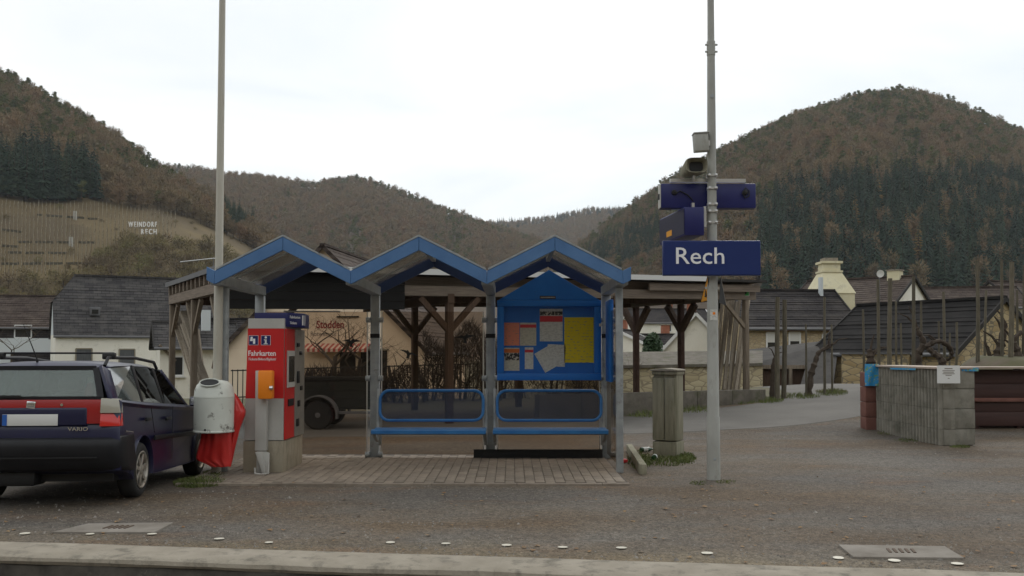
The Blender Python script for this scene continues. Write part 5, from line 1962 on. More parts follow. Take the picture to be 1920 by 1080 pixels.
def rib_block(s0, s1, z0, z1):
    """one block of the long face with vertical ribs"""
    n = max(1, round((s1 - s0) / 0.125))
    w = (s1 - s0 - 0.006) / n
    pts = []
    for k in range(n):
        a = s0 + 0.003 + k * w
        for q, dpt in ((0.0, -0.03), (0.02, 0.03), (0.12, 0.055), (0.27, 0.068), (0.42, 0.06), (0.55, 0.03), (0.58, -0.03)):
            pts.append(A0 + u * (a + q * w) + nrm * dpt)
    pts.append(A0 + u * (s1 - 0.003))
    pts += [A0 + u * (s1 - 0.003) - nrm * 0.2, A0 + u * (s0 + 0.003) - nrm * 0.2]
    return MB().prism([p + Vector((0, 0, z0 + 0.003)) for p in pts], (0, 0, z1 - z0 - 0.006))


for r_ in range(4):
    s = 0.0 if r_ % 2 else -0.0
    first = 0.25 if r_ % 2 else 0.5
    while s < Lf - 0.05:
        e = min(Lf, s + first)
        rib_block(s, e, CH[r_], CH[r_ + 1]).build('ribbed_block', 'block', ct)
        s = e
        first = 0.5
u2 = (A2 - A0)
L2 = u2.length
u2.normalize()
n2 = Vector((u2.y, -u2.x, 0))
for r_ in range(4):
    z0, z1 = CH[r_] + 0.003, CH[r_ + 1] - 0.003
    a, b = A0 + u2 * 0.004 + n2 * (0.018 + 0.006 * (r_ % 2)), A0 + u2 * (L2 - 0.01) + n2 * (0.018 + 0.006 * (r_ % 2))
    MB().prism([a + Vector((0, 0, z0)), b + Vector((0, 0, z0)), b + Vector((0, 0.45, z0)), a + Vector((0.03, 0.4, z0))], (0, 0, z1 - z0)).build('end_block', 'block', ct, bevel=0.008)
mB = MB().prism([A0 + u * 0.1 - nrm * 0.02, A1 - nrm * 0.02, A1 - nrm * 0.45, A0 + u * 0.3 - nrm * 0.5], (0, 0, H - 0.02))
mB.build('core', 'block', ct)
MB().prism([A0 + nrm * 0.09 - u * 0.06 + Vector((0, 0, H + .004)), A1 + nrm * 0.09 + Vector((0, 0, H + .004)), A1 - nrm * 0.5 + Vector((0, 0, H + .004)), A2 + Vector((0.02, 0.3, H + .004)), A2 + Vector((0.02, -0.06, H + .004))], (0, 0, 0.035)).build('counter_top', 'counter_wood', ct, bevel=0.005)
MB().bar(A0 + u * 0.8 + nrm * 0.095 + Vector((0, 0, H - .01)), A0 + u * 1.9 + nrm * 0.095 + Vector((0, 0, H - .015)), 0.006, 0.03).build('blue_strip', 'poster_blue', ct)
MB().bar(A2 + Vector((-0.25, -0.07, H + .0)), A2 + Vector((0.04, -0.07, H + .0)), 0.006, 0.06).build('blue_strip', 'poster_blue', ct)

p = A1 + nrm * 0.1 + u * 0.1
t = thing('red_pillar', 'reddish brown masonry pillar at the far end of the block counter', 'pillar', p)
for k in range(4):
    MB().box((p.x, p.y, 0.14 + k * 0.29), (0.30, 0.3, 0.282)).build('pillar_block', 'red_post', t, bevel=0.01)
pc = P(1635, 703, p.y - 0.25)
t = thing('blue_poster', 'creased blue and green poster hung over the end of the counter', 'poster', (pc.x, pc.y, pc.z - 0.2))
g = [[Vector((pc.x + (a - .5) * 0.275, pc.y + 0.012 * math.sin(a * 9 + b * 3), pc.z + (0.5 - b) * 0.42)) for a in np.linspace(0, 1, 9)] for b in np.linspace(0, 1, 9)]
m = MB().grid(g)
m.build('sheet', 'poster_blue', t, smooth=True)
pc = P(1778.5, 702, 15.6)
t = thing('counter_notice', 'white printed notice taped below the counter edge', 'notice', (pc.x, pc.y, pc.z - 0.15))
MB().box(pc, (0.375, 0.004, 0.29)).build('sheet', 'white_paint', t)
for k, (w_, dz_) in enumerate(((0.13, 0.095), (0.2, 0.06), (0.17, 0.035), (0.2, 0.01), (0.1, -0.015), (0.03, -0.065))):
    MB().box(pc + Vector((0.0, -0.003, dz_)), (w_, 0.002, 0.012 if k else 0.016)).build('text_line', 'sign_grey', t)

# dark brown wooden serving counter further back
bc0 = thing('wooden_counter', 'dark brown boarded serving counter with a pale top plank', 'counter', (10.5, 18.5, 0))
yq = 18.4
xa, xb = PX(1823, yq), PX(1990, yq)
for k in range(4):
    z0 = 0.12 + k * 0.27
    MB().span((xa, yq, z0), (xb, yq + 0.04, z0 + 0.264)).build('board', 'brown_board', bc0, bevel=0.004)
MB().span((xa, yq - 0.06, PZ(753, yq)), (xb, yq - 0.001, PZ(746, yq))).build('rail', 'red_post', bc0, bevel=0.006)
MB().span((xa - 0.25, yq - 0.25, 1.22), (xb, yq + 0.4, 1.26)).build('top_plank', 'counter_wood', bc0, bevel=0.005)
for xx in (xa + 0.04, (xa + xb) / 2, xb - 0.1):
    MB().span((xx, yq + 0.041, 0.0), (xx + 0.09, yq + 0.14, 1.218)).build('post', 'brown_board', bc0)
MB().span((xa - 0.05, yq + 0.25, 0), (xb, yq + 0.3, 1.2)).build('back_board', 'brown_board', bc0)
# ------------------------------------------------------------------ parked estate car
CAR = Vector((-4.80, 11.27, -0.035))
CYAW, CPIT = R(4), R(-1.9)
FR = frame(CAR, CYAW, CPIT)
car = thing('parked_car', 'dark blue estate car with red tail panel and roof bars, seen from behind', 'car', CAR, CYAW)
car.rotation_euler = FR.to_euler()


def cpart(m, name, mt, parent=None, **k):
    return m.build(name, mt, parent or car, **k)


def arc(cy, cz, r, a0, a1, n):
    return [(cy + r * math.cos(R(a0 + (a1 - a0) * k / n)), cz + r * math.sin(R(a0 + (a1 - a0) * k / n))) for k in range(n + 1)]


# lower body: side outline (y forward, z up) swept over stations across the width
side = [(-1.95, 0.34), (-2.02, 0.74), (-2.00, 0.78), (-1.97, 1.045), (-1.2, 1.00), (-0.3, 0.965), (0.72, 0.93), (1.0, 0.915), (1.5, 0.86), (1.85, 0.78), (2.0, 0.68), (2.04, 0.5), (2.0, 0.26), (1.62, 0.22)]
side += arc(1.22, 0.30, 0.345, -14, 194, 14)
side += [(0.6, 0.21), (-0.6, 0.21)]
side += arc(-1.22, 0.30, 0.345, -14, 194, 14)
side += [(-1.62, 0.27)]


def body_mesh():
    m = MB(FR)
    st = []
    ycen, zcen = 0.0, 0.55
    for x, k, zl in ((-0.83, 0.0, 0), (-0.80, 0.0, 0), (-0.70, 1.0, 0)):
        pass
    # stations: outermost slightly shrunk for a soft shoulder
    def ring(x, sh, e):
        out = []
        for (y, z) in side:
            yy = y * (1 - e)
            zz = z
            if z > 0.85:
                zz = z - sh
            out.append(Vector((x, yy, zz)))
        return out
    xs_ = [(-0.795, 0.07, 0.035), (-0.825, 0.035, 0.022), (-0.80, 0.01, 0.008), (-0.73, 0, 0.0), (0, -0.008, -0.012), (0.73, 0, 0.0), (0.80, 0.01, 0.008), (0.825, 0.035, 0.022), (0.795, 0.07, 0.035)]
    rings = [ring(*a) for a in xs_]
    n = len(side)
    vs = [p for r_ in rings for p in r_]
    fs = []
    for i in range(len(rings) - 1):
        for j in range(n):
            fs.append((i * n + j, i * n + (j + 1) % n, (i + 1) * n + (j + 1) % n, (i + 1) * n + j))
    fs.append(tuple(range(n)))
    fs.append(tuple((len(rings) - 1) * n + j for j in range(n))[::-1])
    m._add(vs, fs)
    return m


cpart(body_mesh(), 'body', 'car_paint', smooth=True, angle=R(40))
# roof and pillars
ZB = lambda y: float(np.interp(y, [-1.97, -1.2, -0.3, 0.72], [1.045, 1.00, 0.965, 0.93])) - 0.01
RW = 0.60
rows = []
for y, z in ((-1.86, 1.355), (-1.80, 1.395), (-1.5, 1.425), (-1.0, 1.44), (-0.4, 1.435), (0.0, 1.41), (0.12, 1.385)):
    rows.append([Vector((x, y, z - 0.035 * (abs(x) / RW) ** 3 - (0.02 if abs(x) > RW - .001 else 0))) for x in np.linspace(-RW, RW, 13)])
m = MB(FR).grid(rows).grid([[p - Vector((0, 0, 0.03)) for p in r_] for r_ in rows])
roof = cpart(m, 'roof', 'car_paint', smooth=True)
BW = 0.735


def pil(y0, y1, w, mt, nm='pillar', zt=None):
    for s in (-1, 1):
        a = Vector((s * BW, y0, ZB(y0) - 0.02))
        zz = float(np.interp(y1, [-1.86, -1.5, -1.0, -0.4, 0.12], [1.335, 1.375, 1.385, 1.38, 1.335]))
        b = Vector((s * RW, y1, zz))
        cpart(MB(FR).bar(a, b, 0.035, w, up=(0, 1, 0)), nm, mt, bevel=0.006)


pil(0.78, 0.10, 0.06, 'car_paint')
pil(-0.22, -0.26, 0.075, 'car_plastic')
pil(-1.02, -0.98, 0.075, 'car_plastic')
pil(-1.895, -1.79, 0.20, 'car_paint')


def zr_(y):
    return float(np.interp(y, [-1.86, -1.5, -1.0, -0.4, 0.12], [1.335, 1.375, 1.385, 1.38, 1.335]))


for s in (-1, 1):
    for ya, yb_, yc, yd in ((-1.84, -1.06, -1.03, -1.74), (-0.98, -0.26, -0.30, -0.95), (-0.18, 0.74, 0.07, -0.22)):
        q = [(s * (BW + .004), ya, ZB(ya)), (s * (BW + .004), yb_, ZB(yb_)), (s * (RW + .004), yc, zr_(yc) - .005), (s * (RW + .004), yd, zr_(yd) - .005)]
        cpart(MB(FR).prism(q, (s * 0.004, 0, 0)), 'side_window', 'car_glass_side' if s > 0 and ya > -1.5 else 'car_glass_quarter')
    # window seal and side trims
    cpart(MB(FR).bar((s * (BW + .02), -1.84, ZB(-1.84) - .005), (s * (BW + .02), 0.76, ZB(.76) - .005), 0.012, 0.012), 'window_seal', 'lead')
    cpart(MB(FR).bar((s * 0.828, -0.85, 0.60), (s * 0.828, 0.85, 0.57), 0.02, 0.055), 'rub_strip', 'car_plastic', bevel=0.006)
    cpart(MB(FR).bar((s * 0.826, -0.16, 0.32), (s * 0.831, -0.18, 0.93), 0.006, 0.008), 'door_gap', 'black')
    cpart(MB(FR).bar((s * 0.829, -0.86, 0.66), (s * 0.829, -1.0, 0.93), 0.006, 0.008), 'door_gap', 'black')
    cpart(MB(FR).bar((s * 0.829, -0.25, 0.79), (s * 0.829, -0.43, 0.79), 0.025, 0.035), 'door_handle', 'black', bevel=0.006)
    cpart(MB(FR).bar((s * 0.829, -1.0, 0.81), (s * 0.829, -1.16, 0.81), 0.025, 0.035), 'door_handle', 'black', bevel=0.006)
# rear window, windscreen
q = [(-0.64, -1.985, 1.05), (0.64, -1.985, 1.05), (0.55, -1.872, 1.345), (-0.55, -1.872, 1.345)]
cpart(MB(FR).prism(q, (0, -0.005, 0)), 'rear_window', 'car_glass')
q2 = [Vector(p) for p in q]
for i, (w_) in enumerate((0.035, 0.06, 0.045, 0.06)):
    a, b = q2[i], q2[(i + 1) % 4]
    cpart(MB(FR).bar(a + Vector((0, -.004, 0)), b + Vector((0, -.004, 0)), 0.018, w_, up=(0, 0, 1) if i % 2 == 0 else (1, 0, 0)), 'window_surround', 'car_plastic')
q = [(-0.72, 0.80, 0.935), (0.72, 0.80, 0.935), (0.58, 0.11, 1.36), (-0.58, 0.11, 1.36)]
cpart(MB(FR).prism(q, (0, 0.003, 0.003)), 'windscreen', 'car_glass')
# rear bumper, red panel, plate recess
bp_prof = [(-1.80, 0.32), (-1.98, 0.34), (-2.04, 0.38), (-2.065, 0.46), (-2.08, 0.50), (-2.09, 0.58), (-2.08, 0.635), (-2.045, 0.665), (-1.90, 0.68)]
m = MB(FR)
xs_ = [(-0.845, 0.30), (-0.84, 0.17), (-0.81, 0.09), (-0.75, 0.04), (-0.6, 0.016), (-0.3, 0.004), (0, 0), (0.3, 0.004), (0.6, 0.016), (0.75, 0.04), (0.81, 0.09), (0.84, 0.17), (0.845, 0.30)]
m.grid([[Vector((x, y + dy, z)) for y, z in bp_prof] for x, dy in xs_])
for i in (0, -1):
    x, dy = xs_[i]
    m.poly([Vector((x, y + dy, z)) for y, z in bp_prof])
bmp = cpart(m, 'rear_bumper', 'car_plastic', smooth=True, angle=R(50))
cpart(MB(FR).box((0, -2.05, 0.475), (1.3, 0.06, 0.012)), 'bumper_groove', 'black', bmp)
for s in (-1, 1):
    cpart(MB(FR).bar((s * 0.832, -1.83, 0.72), (s * 0.832, -1.60, 0.70), 0.012, 0.012), 'bumper_seam', 'chrome', bmp)
cpart(MB(FR).span((-0.66, -2.03, 0.80), (0.66, -1.985, 1.035)), 'red_tail_panel', 'car_red', bevel=0.008)
cpart(MB(FR).span((-0.53, -2.042, 0.78), (0.53, -2.0, 0.96)), 'plate_recess', 'car_paint', bevel=0.03, seg=3)
np_ = cpart(MB(FR).span((-0.26, -2.05, 0.785), (0.26, -2.043, 0.895)), 'number_plate', 'plate', bevel=0.002)
cpart(MB(FR).span((-0.258, -2.054, 0.787), (-0.215, -2.0505, 0.893)), 'plate_band', 'plate_blue', np_)
em = cpart(MB(FR).box((0.0, -2.035, 0.985), (0.085, 0.012, 0.07), Matrix.Rotation(R(6), 3, 'Y')), 'emblem', 'chrome', bevel=0.006)
for k in (-1, 0, 1):
    cpart(MB(FR).bar((-0.03, -2.042, 0.985 + k * 0.018), (0.03, -2.042, 0.99 + k * 0.018), 0.004, 0.005), 'emblem_line', 'lead', em)
cpart(MB(FR).lathe([(0.014, 0), (0.014, 0.012)], 12, Matrix.Translation((0.29, -2.03, 0.985)) @ FACE), 'boot_lock', 'chrome')
Mt = FR @ Matrix.Translation((0.32, -2.0455, 0.735)) @ FACE
text('VARIO', 0.05, FR @ Matrix.Translation((0.36, -2.055, 0.735)) @ FACE, 'chrome', 'model_lettering', car, bold=0.0008, xs=1.3)
cpart(MB(FR).bar((-0.68, -2.03, 1.072), (-0.1, -2.03, 1.068), 0.012, 0.02), 'rear_wiper', 'black')
for s in (-1, 1):
    lens = [(s * 0.655, -2.055, 0.775), (s * 0.83, -1.985, 0.775), (s * 0.81, -1.955, 1.035), (s * 0.655, -2.03, 1.045)]
    m = MB(FR).prism([(a, b, min(c, 0.90)) for a, b, c in lens], (0, 0.10, 0))
    tl = cpart(m, 'tail_light', 'lens_red', bevel=0.006)
    l2 = [(s * 0.655, -2.045, 0.903), (s * 0.822, -1.974, 0.903), (s * 0.80, -1.955, 1.04), (s * 0.655, -2.03, 1.05)]
    cpart(MB(FR).prism(l2, (0, 0.10, 0)), 'indicator_lens', 'lens_clear', tl, bevel=0.006)
# roof bars, antenna, mirrors
for s in (-1, 1):
    cpart(MB(FR).tube([(s * 0.575, -1.72, 1.37), (s * 0.575, -1.62, 1.455), (s * 0.575, -0.8, 1.475), (s * 0.575, -0.1, 1.445), (s * 0.575, 0.02, 1.37)], 0.018, 8), 'roof_rail', 'car_plastic', smooth=True)
    cpart(MB(FR).box((s * 0.55, -1.52, 1.475), (0.13, 0.07, 0.07)), 'bar_clamp', 'black', bevel=0.015)
cpart(MB(FR).bar((-0.60, -1.52, 1.505), (0.60, -1.52, 1.505), 0.04, 0.018), 'roof_bar', 'car_plastic', bevel=0.006)
ant = FR
cpart(MB(FR).tube([(-0.10, -1.68, 1.41), (-0.10, -1.69, 1.44), (-0.17, -1.86, 1.78)], [0.014, 0.007, 0.003], 8), 'antenna', 'black', smooth=True)
for s in (-1, 1):
    cpart(MB(FR).box((s * 0.90, 0.62, 0.97), (0.17, 0.09, 0.12)), 'wing_mirror', 'car_paint', bevel=0.025, seg=3)
    cpart(MB(FR).box((s * 0.90, 0.572, 0.97), (0.13, 0.006, 0.09)), 'mirror_glass', 'chrome', bevel=0.002)
# wheels
for yc in (-1.22, 1.22):
    for s in (-1, 1):
        Mw = FR @ Matrix.Translation((s * 0.72, yc, 0.288)) @ Matrix.Rotation(R(90) * s, 4, 'Y')
        ty = cpart(MB(Mw).lathe([(0.17, -0.085), (0.24, -0.09), (0.275, -0.075), (0.288, -0.04), (0.288, 0.04), (0.275, 0.078), (0.245, 0.095), (0.19, 0.088), (0.17, 0.07)], 36, cap=False), 'wheel', 'dark_rubber', smooth=True, angle=R(50))
        cpart(MB(Mw).lathe([(0.19, 0.086), (0.196, 0.096), (0.188, 0.10), (0.172, 0.088), (0.165, 0.06)], 36, cap=False), 'rim', 'rim', ty, smooth=True)
        cpart(MB(Mw).lathe([(0.172, 0.05), (0.0, 0.05)], 24, cap=False), 'rim_well', 'black', ty)
        cpart(MB(Mw).lathe([(0.055, 0.056), (0.05, 0.092), (0.03, 0.098), (0, 0.099)], 20), 'hub_cap', 'rim', ty, smooth=True)
        for k in range(7):
            a = 2 * math.pi * k / 7
            c = Vector((math.cos(a), math.sin(a), 0))
            tt = Vector((-c.y, c.x, 0))
            cpart(MB(Mw).prism([c * .045 - tt * .022 + Vector((0, 0, .07)), c * .172 - tt * .020 + Vector((0, 0, .07)), c * .172 + tt * .020 + Vector((0, 0, .07)), c * .045 + tt * .022 + Vector((0, 0, .07))], (0, 0, 0.018)), 'spoke', 'rim', ty, bevel=0.004)
    # inner arch
    cpart(MB(FR).box((0, yc, 0.42), (1.1, 0.62, 0.36)), 'wheel_well', 'black')
cpart(MB(FR).box((0, -0.1, 0.27), (1.4, 3.3, 0.1)), 'underbody', 'black')
cpart(MB(FR).box((-0.25, -1.75, 0.27), (0.5, 0.3, 0.16)), 'silencer', 'black', bevel=0.03)
# cabin
for x in (-0.36, 0.36):
    for y, zt_ in ((-0.1, 1.12), (-0.95, 0.98)):
        sb = cpart(MB(FR).box((x, y, zt_ - 0.32), (0.46, 0.14, 0.6)), 'seat_back', 'seat_cloth', bevel=0.05, seg=3)
        cpart(MB(FR).box((x, y, zt_ + 0.06), (0.26, 0.09, 0.15)), 'head_rest', 'seat_cloth', sb, bevel=0.035, seg=3)
cpart(MB(FR).box((0, 0.62, 0.9), (1.38, 0.3, 0.1)), 'dashboard', 'black', bevel=0.02)
dl = thing('doll', 'small red doll behind the rear window of the car', 'doll', FR @ Vector((0.47, -1.86, 1.03)))
m = MB(FR).lathe([(0.0, 0), (0.045, 0.01), (0.05, 0.08), (0.03, 0.15), (0.018, 0.165)], 12, Matrix.Translation((0.47, -1.80, 1.04)))
m.build('dress', 'litter_red', dl, smooth=True)
MB(FR).lathe([(0.0, 0), (0.025, 0.01), (0.03, 0.03), (0.022, 0.055), (0, 0.062)], 12, Matrix.Translation((0.47, -1.80, 1.20))).build('head', 'skin_doll', dl, smooth=True)
# ------------------------------------------------------------------ open timber shed behind the shelter
S0 = Vector((-5.57, 18.2, 0))
SU = Vector((0.869, 0.494, 0)).normalized()
SV = Vector((-SU.y, SU.x, 0))
SL, SD, FD = 13.7, 5.0, 9.3
SROT = math.atan2(SU.y, SU.x)
shed = thing('timber_shed', 'large open timber shed with a flat dark roof behind the shelter', 'shed', S0 + SU * (SL / 2) + SV * (SD / 2), SROT)


def S(a, b, z):
    rise = 0.26 * a / SL
    p = S0 + SU * a + SV * b
    return Vector((p.x, p.y, z + rise))


def sgz(a, b):
    p = S0 + SU * a + SV * b
    return gz(p.x, p.y)


# roof: boards carried on rafters, pale metal front edge
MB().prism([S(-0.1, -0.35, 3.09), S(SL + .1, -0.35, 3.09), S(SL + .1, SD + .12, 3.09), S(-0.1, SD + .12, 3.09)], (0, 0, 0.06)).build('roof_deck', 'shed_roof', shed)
MB().bar(S(1.6, -0.37, 3.14), S(SL - 1.9, -0.37, 3.14), 0.03, 0.12).build('roof_edge', 'roof_edge', shed)
MB().bar(S(-0.12, -0.37, 3.13), S(1.58, -0.37, 3.13), 0.03, 0.10).build('roof_edge', 'lead', shed)
MB().bar(S(-0.12, -0.35, 3.13), S(-0.12, SD + .12, 3.13), 0.03, 0.10).build('roof_edge', 'lead', shed)
for k in range(12):
    b = 0.2 + k * (SD - 0.3) / 11
    MB().bar(S(-0.09, b, 2.975), S(SL, b, 2.975), 0.09, 0.20).build('rafter', 'timber_h', shed)
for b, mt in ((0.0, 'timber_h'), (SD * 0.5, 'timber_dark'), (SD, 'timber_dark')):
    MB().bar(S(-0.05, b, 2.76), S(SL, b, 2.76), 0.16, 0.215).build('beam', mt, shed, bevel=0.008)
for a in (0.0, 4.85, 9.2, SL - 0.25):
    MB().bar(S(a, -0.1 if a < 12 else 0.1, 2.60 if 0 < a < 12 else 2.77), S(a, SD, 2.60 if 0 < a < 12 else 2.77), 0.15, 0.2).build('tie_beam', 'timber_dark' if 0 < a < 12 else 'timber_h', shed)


def post(a, b, mt, w=0.17, top=2.65, foot=None):
    MB().bar(S(a, b, (sgz(a, b) if foot is None else foot) - 0.26 * a / SL - 0.05), S(a, b, top), w, w, up=SV).build('post', mt, shed, bevel=0.012)


def brace(a, b, da, db, mt='timber_dark', z0=1.9, z1=2.62, w=0.13):
    MB().bar(S(a, b, z0), S(a + da, b + db, z1), w, w * 0.9, up=SV if da else SU).build('brace', mt, shed)


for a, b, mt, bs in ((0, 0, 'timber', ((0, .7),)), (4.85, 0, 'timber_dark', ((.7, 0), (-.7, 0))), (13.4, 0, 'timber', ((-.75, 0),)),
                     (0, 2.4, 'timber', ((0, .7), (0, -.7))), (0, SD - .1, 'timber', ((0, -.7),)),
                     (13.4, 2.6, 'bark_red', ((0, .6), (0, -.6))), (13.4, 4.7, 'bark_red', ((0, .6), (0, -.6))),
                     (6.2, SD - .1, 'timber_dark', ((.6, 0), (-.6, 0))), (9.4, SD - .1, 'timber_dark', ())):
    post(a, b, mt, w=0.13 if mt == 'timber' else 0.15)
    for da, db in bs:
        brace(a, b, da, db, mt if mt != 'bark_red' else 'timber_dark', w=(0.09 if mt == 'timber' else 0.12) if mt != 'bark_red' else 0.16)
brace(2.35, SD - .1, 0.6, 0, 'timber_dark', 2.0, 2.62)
for k in range(4):
    z_ = 2.36 + 0.175 * k
    MB().bar(S(-0.1, -0.12 - .01 * (k % 2), z_ + .085), S(3.75, -0.12 - .01 * (k % 2), z_ + .085), 0.025, 0.17).build('dark_boarding', 'shed_black', shed)  # near-black boards added to paint the unlit dark below the roof
MB().bar(S(SL - 3.6, -0.2, 2.93), S(SL, -0.2, 2.93), 0.05, 0.17).build('fascia_plank', 'timber_h', shed)
MB().bar(S(1.4, 0.6, 2.34), S(2.6, 0.6, 2.34), 0.04, 0.03).build('light_tube', 'white_paint', shed)

# low wall under the right part of the shed
lw = thing('low_wall', 'low weathered concrete wall along the lane under the shed', 'wall', S(10, -0.15, 0.0))
for k in range(6):
    a0, a1 = 7.0 + k * 1.15, 7.0 + (k + 1) * 1.15 - 0.01
    p0, p1 = S(a0, -0.2, 0), S(a1, -0.2, 0)
    zt = 0.575
    pts = [Vector((p0.x, p0.y, -0.2)), Vector((p1.x, p1.y, -0.2)), Vector((p1.x, p1.y, zt)), Vector((p0.x, p0.y, zt))]
    MB().prism(pts, SV * 0.22).build('wall_panel', 'wall_dark', lw, bevel=0.012)

# planks leaning in both ends of the shed
rq = random.Random(31)
for i in range(9):
    b = 2.7 + 0.2 * i
    p0 = S(0.25 + rq.uniform(0, .3), b - 0.9 - rq.uniform(0, .9), 0.02)
    p0.z = gz(p0.x, p0.y) + 0.02
    p1 = S(0.05 + rq.uniform(0, .15), b + 0.5 + rq.uniform(0, .5), rq.uniform(2.0, 2.5))
    tag(MB().bar(p0, p1, 0.05, rq.uniform(0.10, 0.16), up=SU).build('wooden_plank', 'plank'), 'long weathered plank leaning in the left end of the shed', 'plank', 'planks in the left end of the shed')
for i in range(4):
    p0 = P(372 + 6 * i, 740, 23.0)
    p0.z = gz(p0.x, p0.y)
    p1 = P(350 + 7 * i, 600 + 6 * i, 23.4)
    tag(MB().bar(p0, p1, 0.05, 0.12, up=(0, 1, 0)).build('wooden_plank', 'plank'), 'plank leaning back to the left beside the shed post', 'plank', 'planks beside the left shed post')
for i in range(12):
    px = 1342 + i * 4.4
    p0 = P(px - 6 + rq.uniform(-3, 3), 733 + rq.uniform(-2, 1), 25.6 + rq.uniform(0, .7))
    p1 = P(px + 14 + rq.uniform(-7, 7), 545 + rq.uniform(-6, 25), 26.2 + rq.uniform(0, .5))
    tag(MB().bar(p0, p1, rq.uniform(0.045, 0.085), 0.06, up=(0, 1, 0)).build('wooden_plank', 'plank'), 'tall grey plank stacked upright in the right end of the shed', 'plank', 'planks stacked in the right end of the shed')
p = P(1398, 545, 24.72)
t = thing('assembly_sign', 'small green and white sign on the right shed post', 'sign', p)
MB().box(p, (0.19, 0.01, 0.28)).build('plate', 'white_paint', t)
MB().box(p + Vector((0, -.007, -0.06)), (0.17, 0.006, 0.14)).build('green_field', 'green_sign', t)
MB().box(p + Vector((0, -.007, 0.075)), (0.16, 0.006, 0.03)).build('green_band', 'green_sign', t)
MB().lathe([(0.028, 0), (0.028, 0.004)], 12, Matrix.Translation(p + Vector((0.0, -.011, -.06))) @ FACE).build('symbol', 'black', t)

# ------------------------------------------------------------------ old dark vehicle under the shed
vw = P(597, 780, 19.0)
OV = thing('trailer', 'dark two-wheeled trailer with a rounded mudguard parked under the shed', 'trailer', (vw.x + 0.3, 19.8, gz(vw.x, 19.5)))
wr = 27.5 / F * 19.0
zc = gz(vw.x, 19) + wr
for yc in (19.0, 20.4):
    Mw = Matrix.Translation((vw.x, yc, zc)) @ Matrix.Rotation(R(90), 4, 'X')
    w = MB(Mw).lathe([(wr * .6, -.08), (wr * .9, -.085), (wr, -.05), (wr, .05), (wr * .9, .085), (wr * .62, .08)], 32).build('wheel', 'dark_rubber', OV, smooth=True)
    MB(Mw).lathe([(wr * .64, .075), (wr * .58, .05), (wr * .34, .045), (wr * .30, .07), (wr * .12, .085), (0, .088)], 28).build('rim', 'lead', w, smooth=True)
    inn = [(vw.x + math.cos(R(a)) * wr * 1.25, zc + math.sin(R(a)) * wr * 1.25) for a in range(-10, 191, 10)]
    out = [(vw.x + math.cos(R(a)) * wr * 1.34, zc + math.sin(R(a)) * wr * 1.34) for a in range(190, -11, -10)]
    MB().prism([(a, yc - 0.14, b) for a, b in inn + out], (0, 0.28, 0)).build('mudguard', 'lead', OV, smooth=True)
bx = vw.x
MB().span((bx - .55, 19.16, zc + .10), (bx + 1.0, 20.24, zc + .14)).build('floor', 'olive_car', OV)
for k in range(3):
    z_ = zc + .15 + k * .17
    MB().span((bx - .55, 19.16, z_), (bx + 1.0, 19.2, z_ + .165)).build('side_board', 'olive_car', OV)
    MB().span((bx - .55, 20.2, z_), (bx + 1.0, 20.24, z_ + .165)).build('side_board', 'olive_car', OV)
    MB().span((bx + .97, 19.205, z_), (bx + 1.0, 20.195, z_ + .165)).build('tail_board', 'olive_car', OV)
MB().span((bx + .4, 18.98, zc + .02), (bx + 1.1, 19.15, zc + .07)).build('side_rail', 'lead', OV)
MB().tube([(bx - .5, 19.7, zc + .05), (bx - 1.4, 19.7, zc + .02)], .04, 8).build('drawbar', 'olive_car', OV)
MB().box((bx + .2, 19.7, zc + .68), (1.3, .95, .12)).build('tarpaulin', 'shed_black', OV, bevel=.05, seg=3)

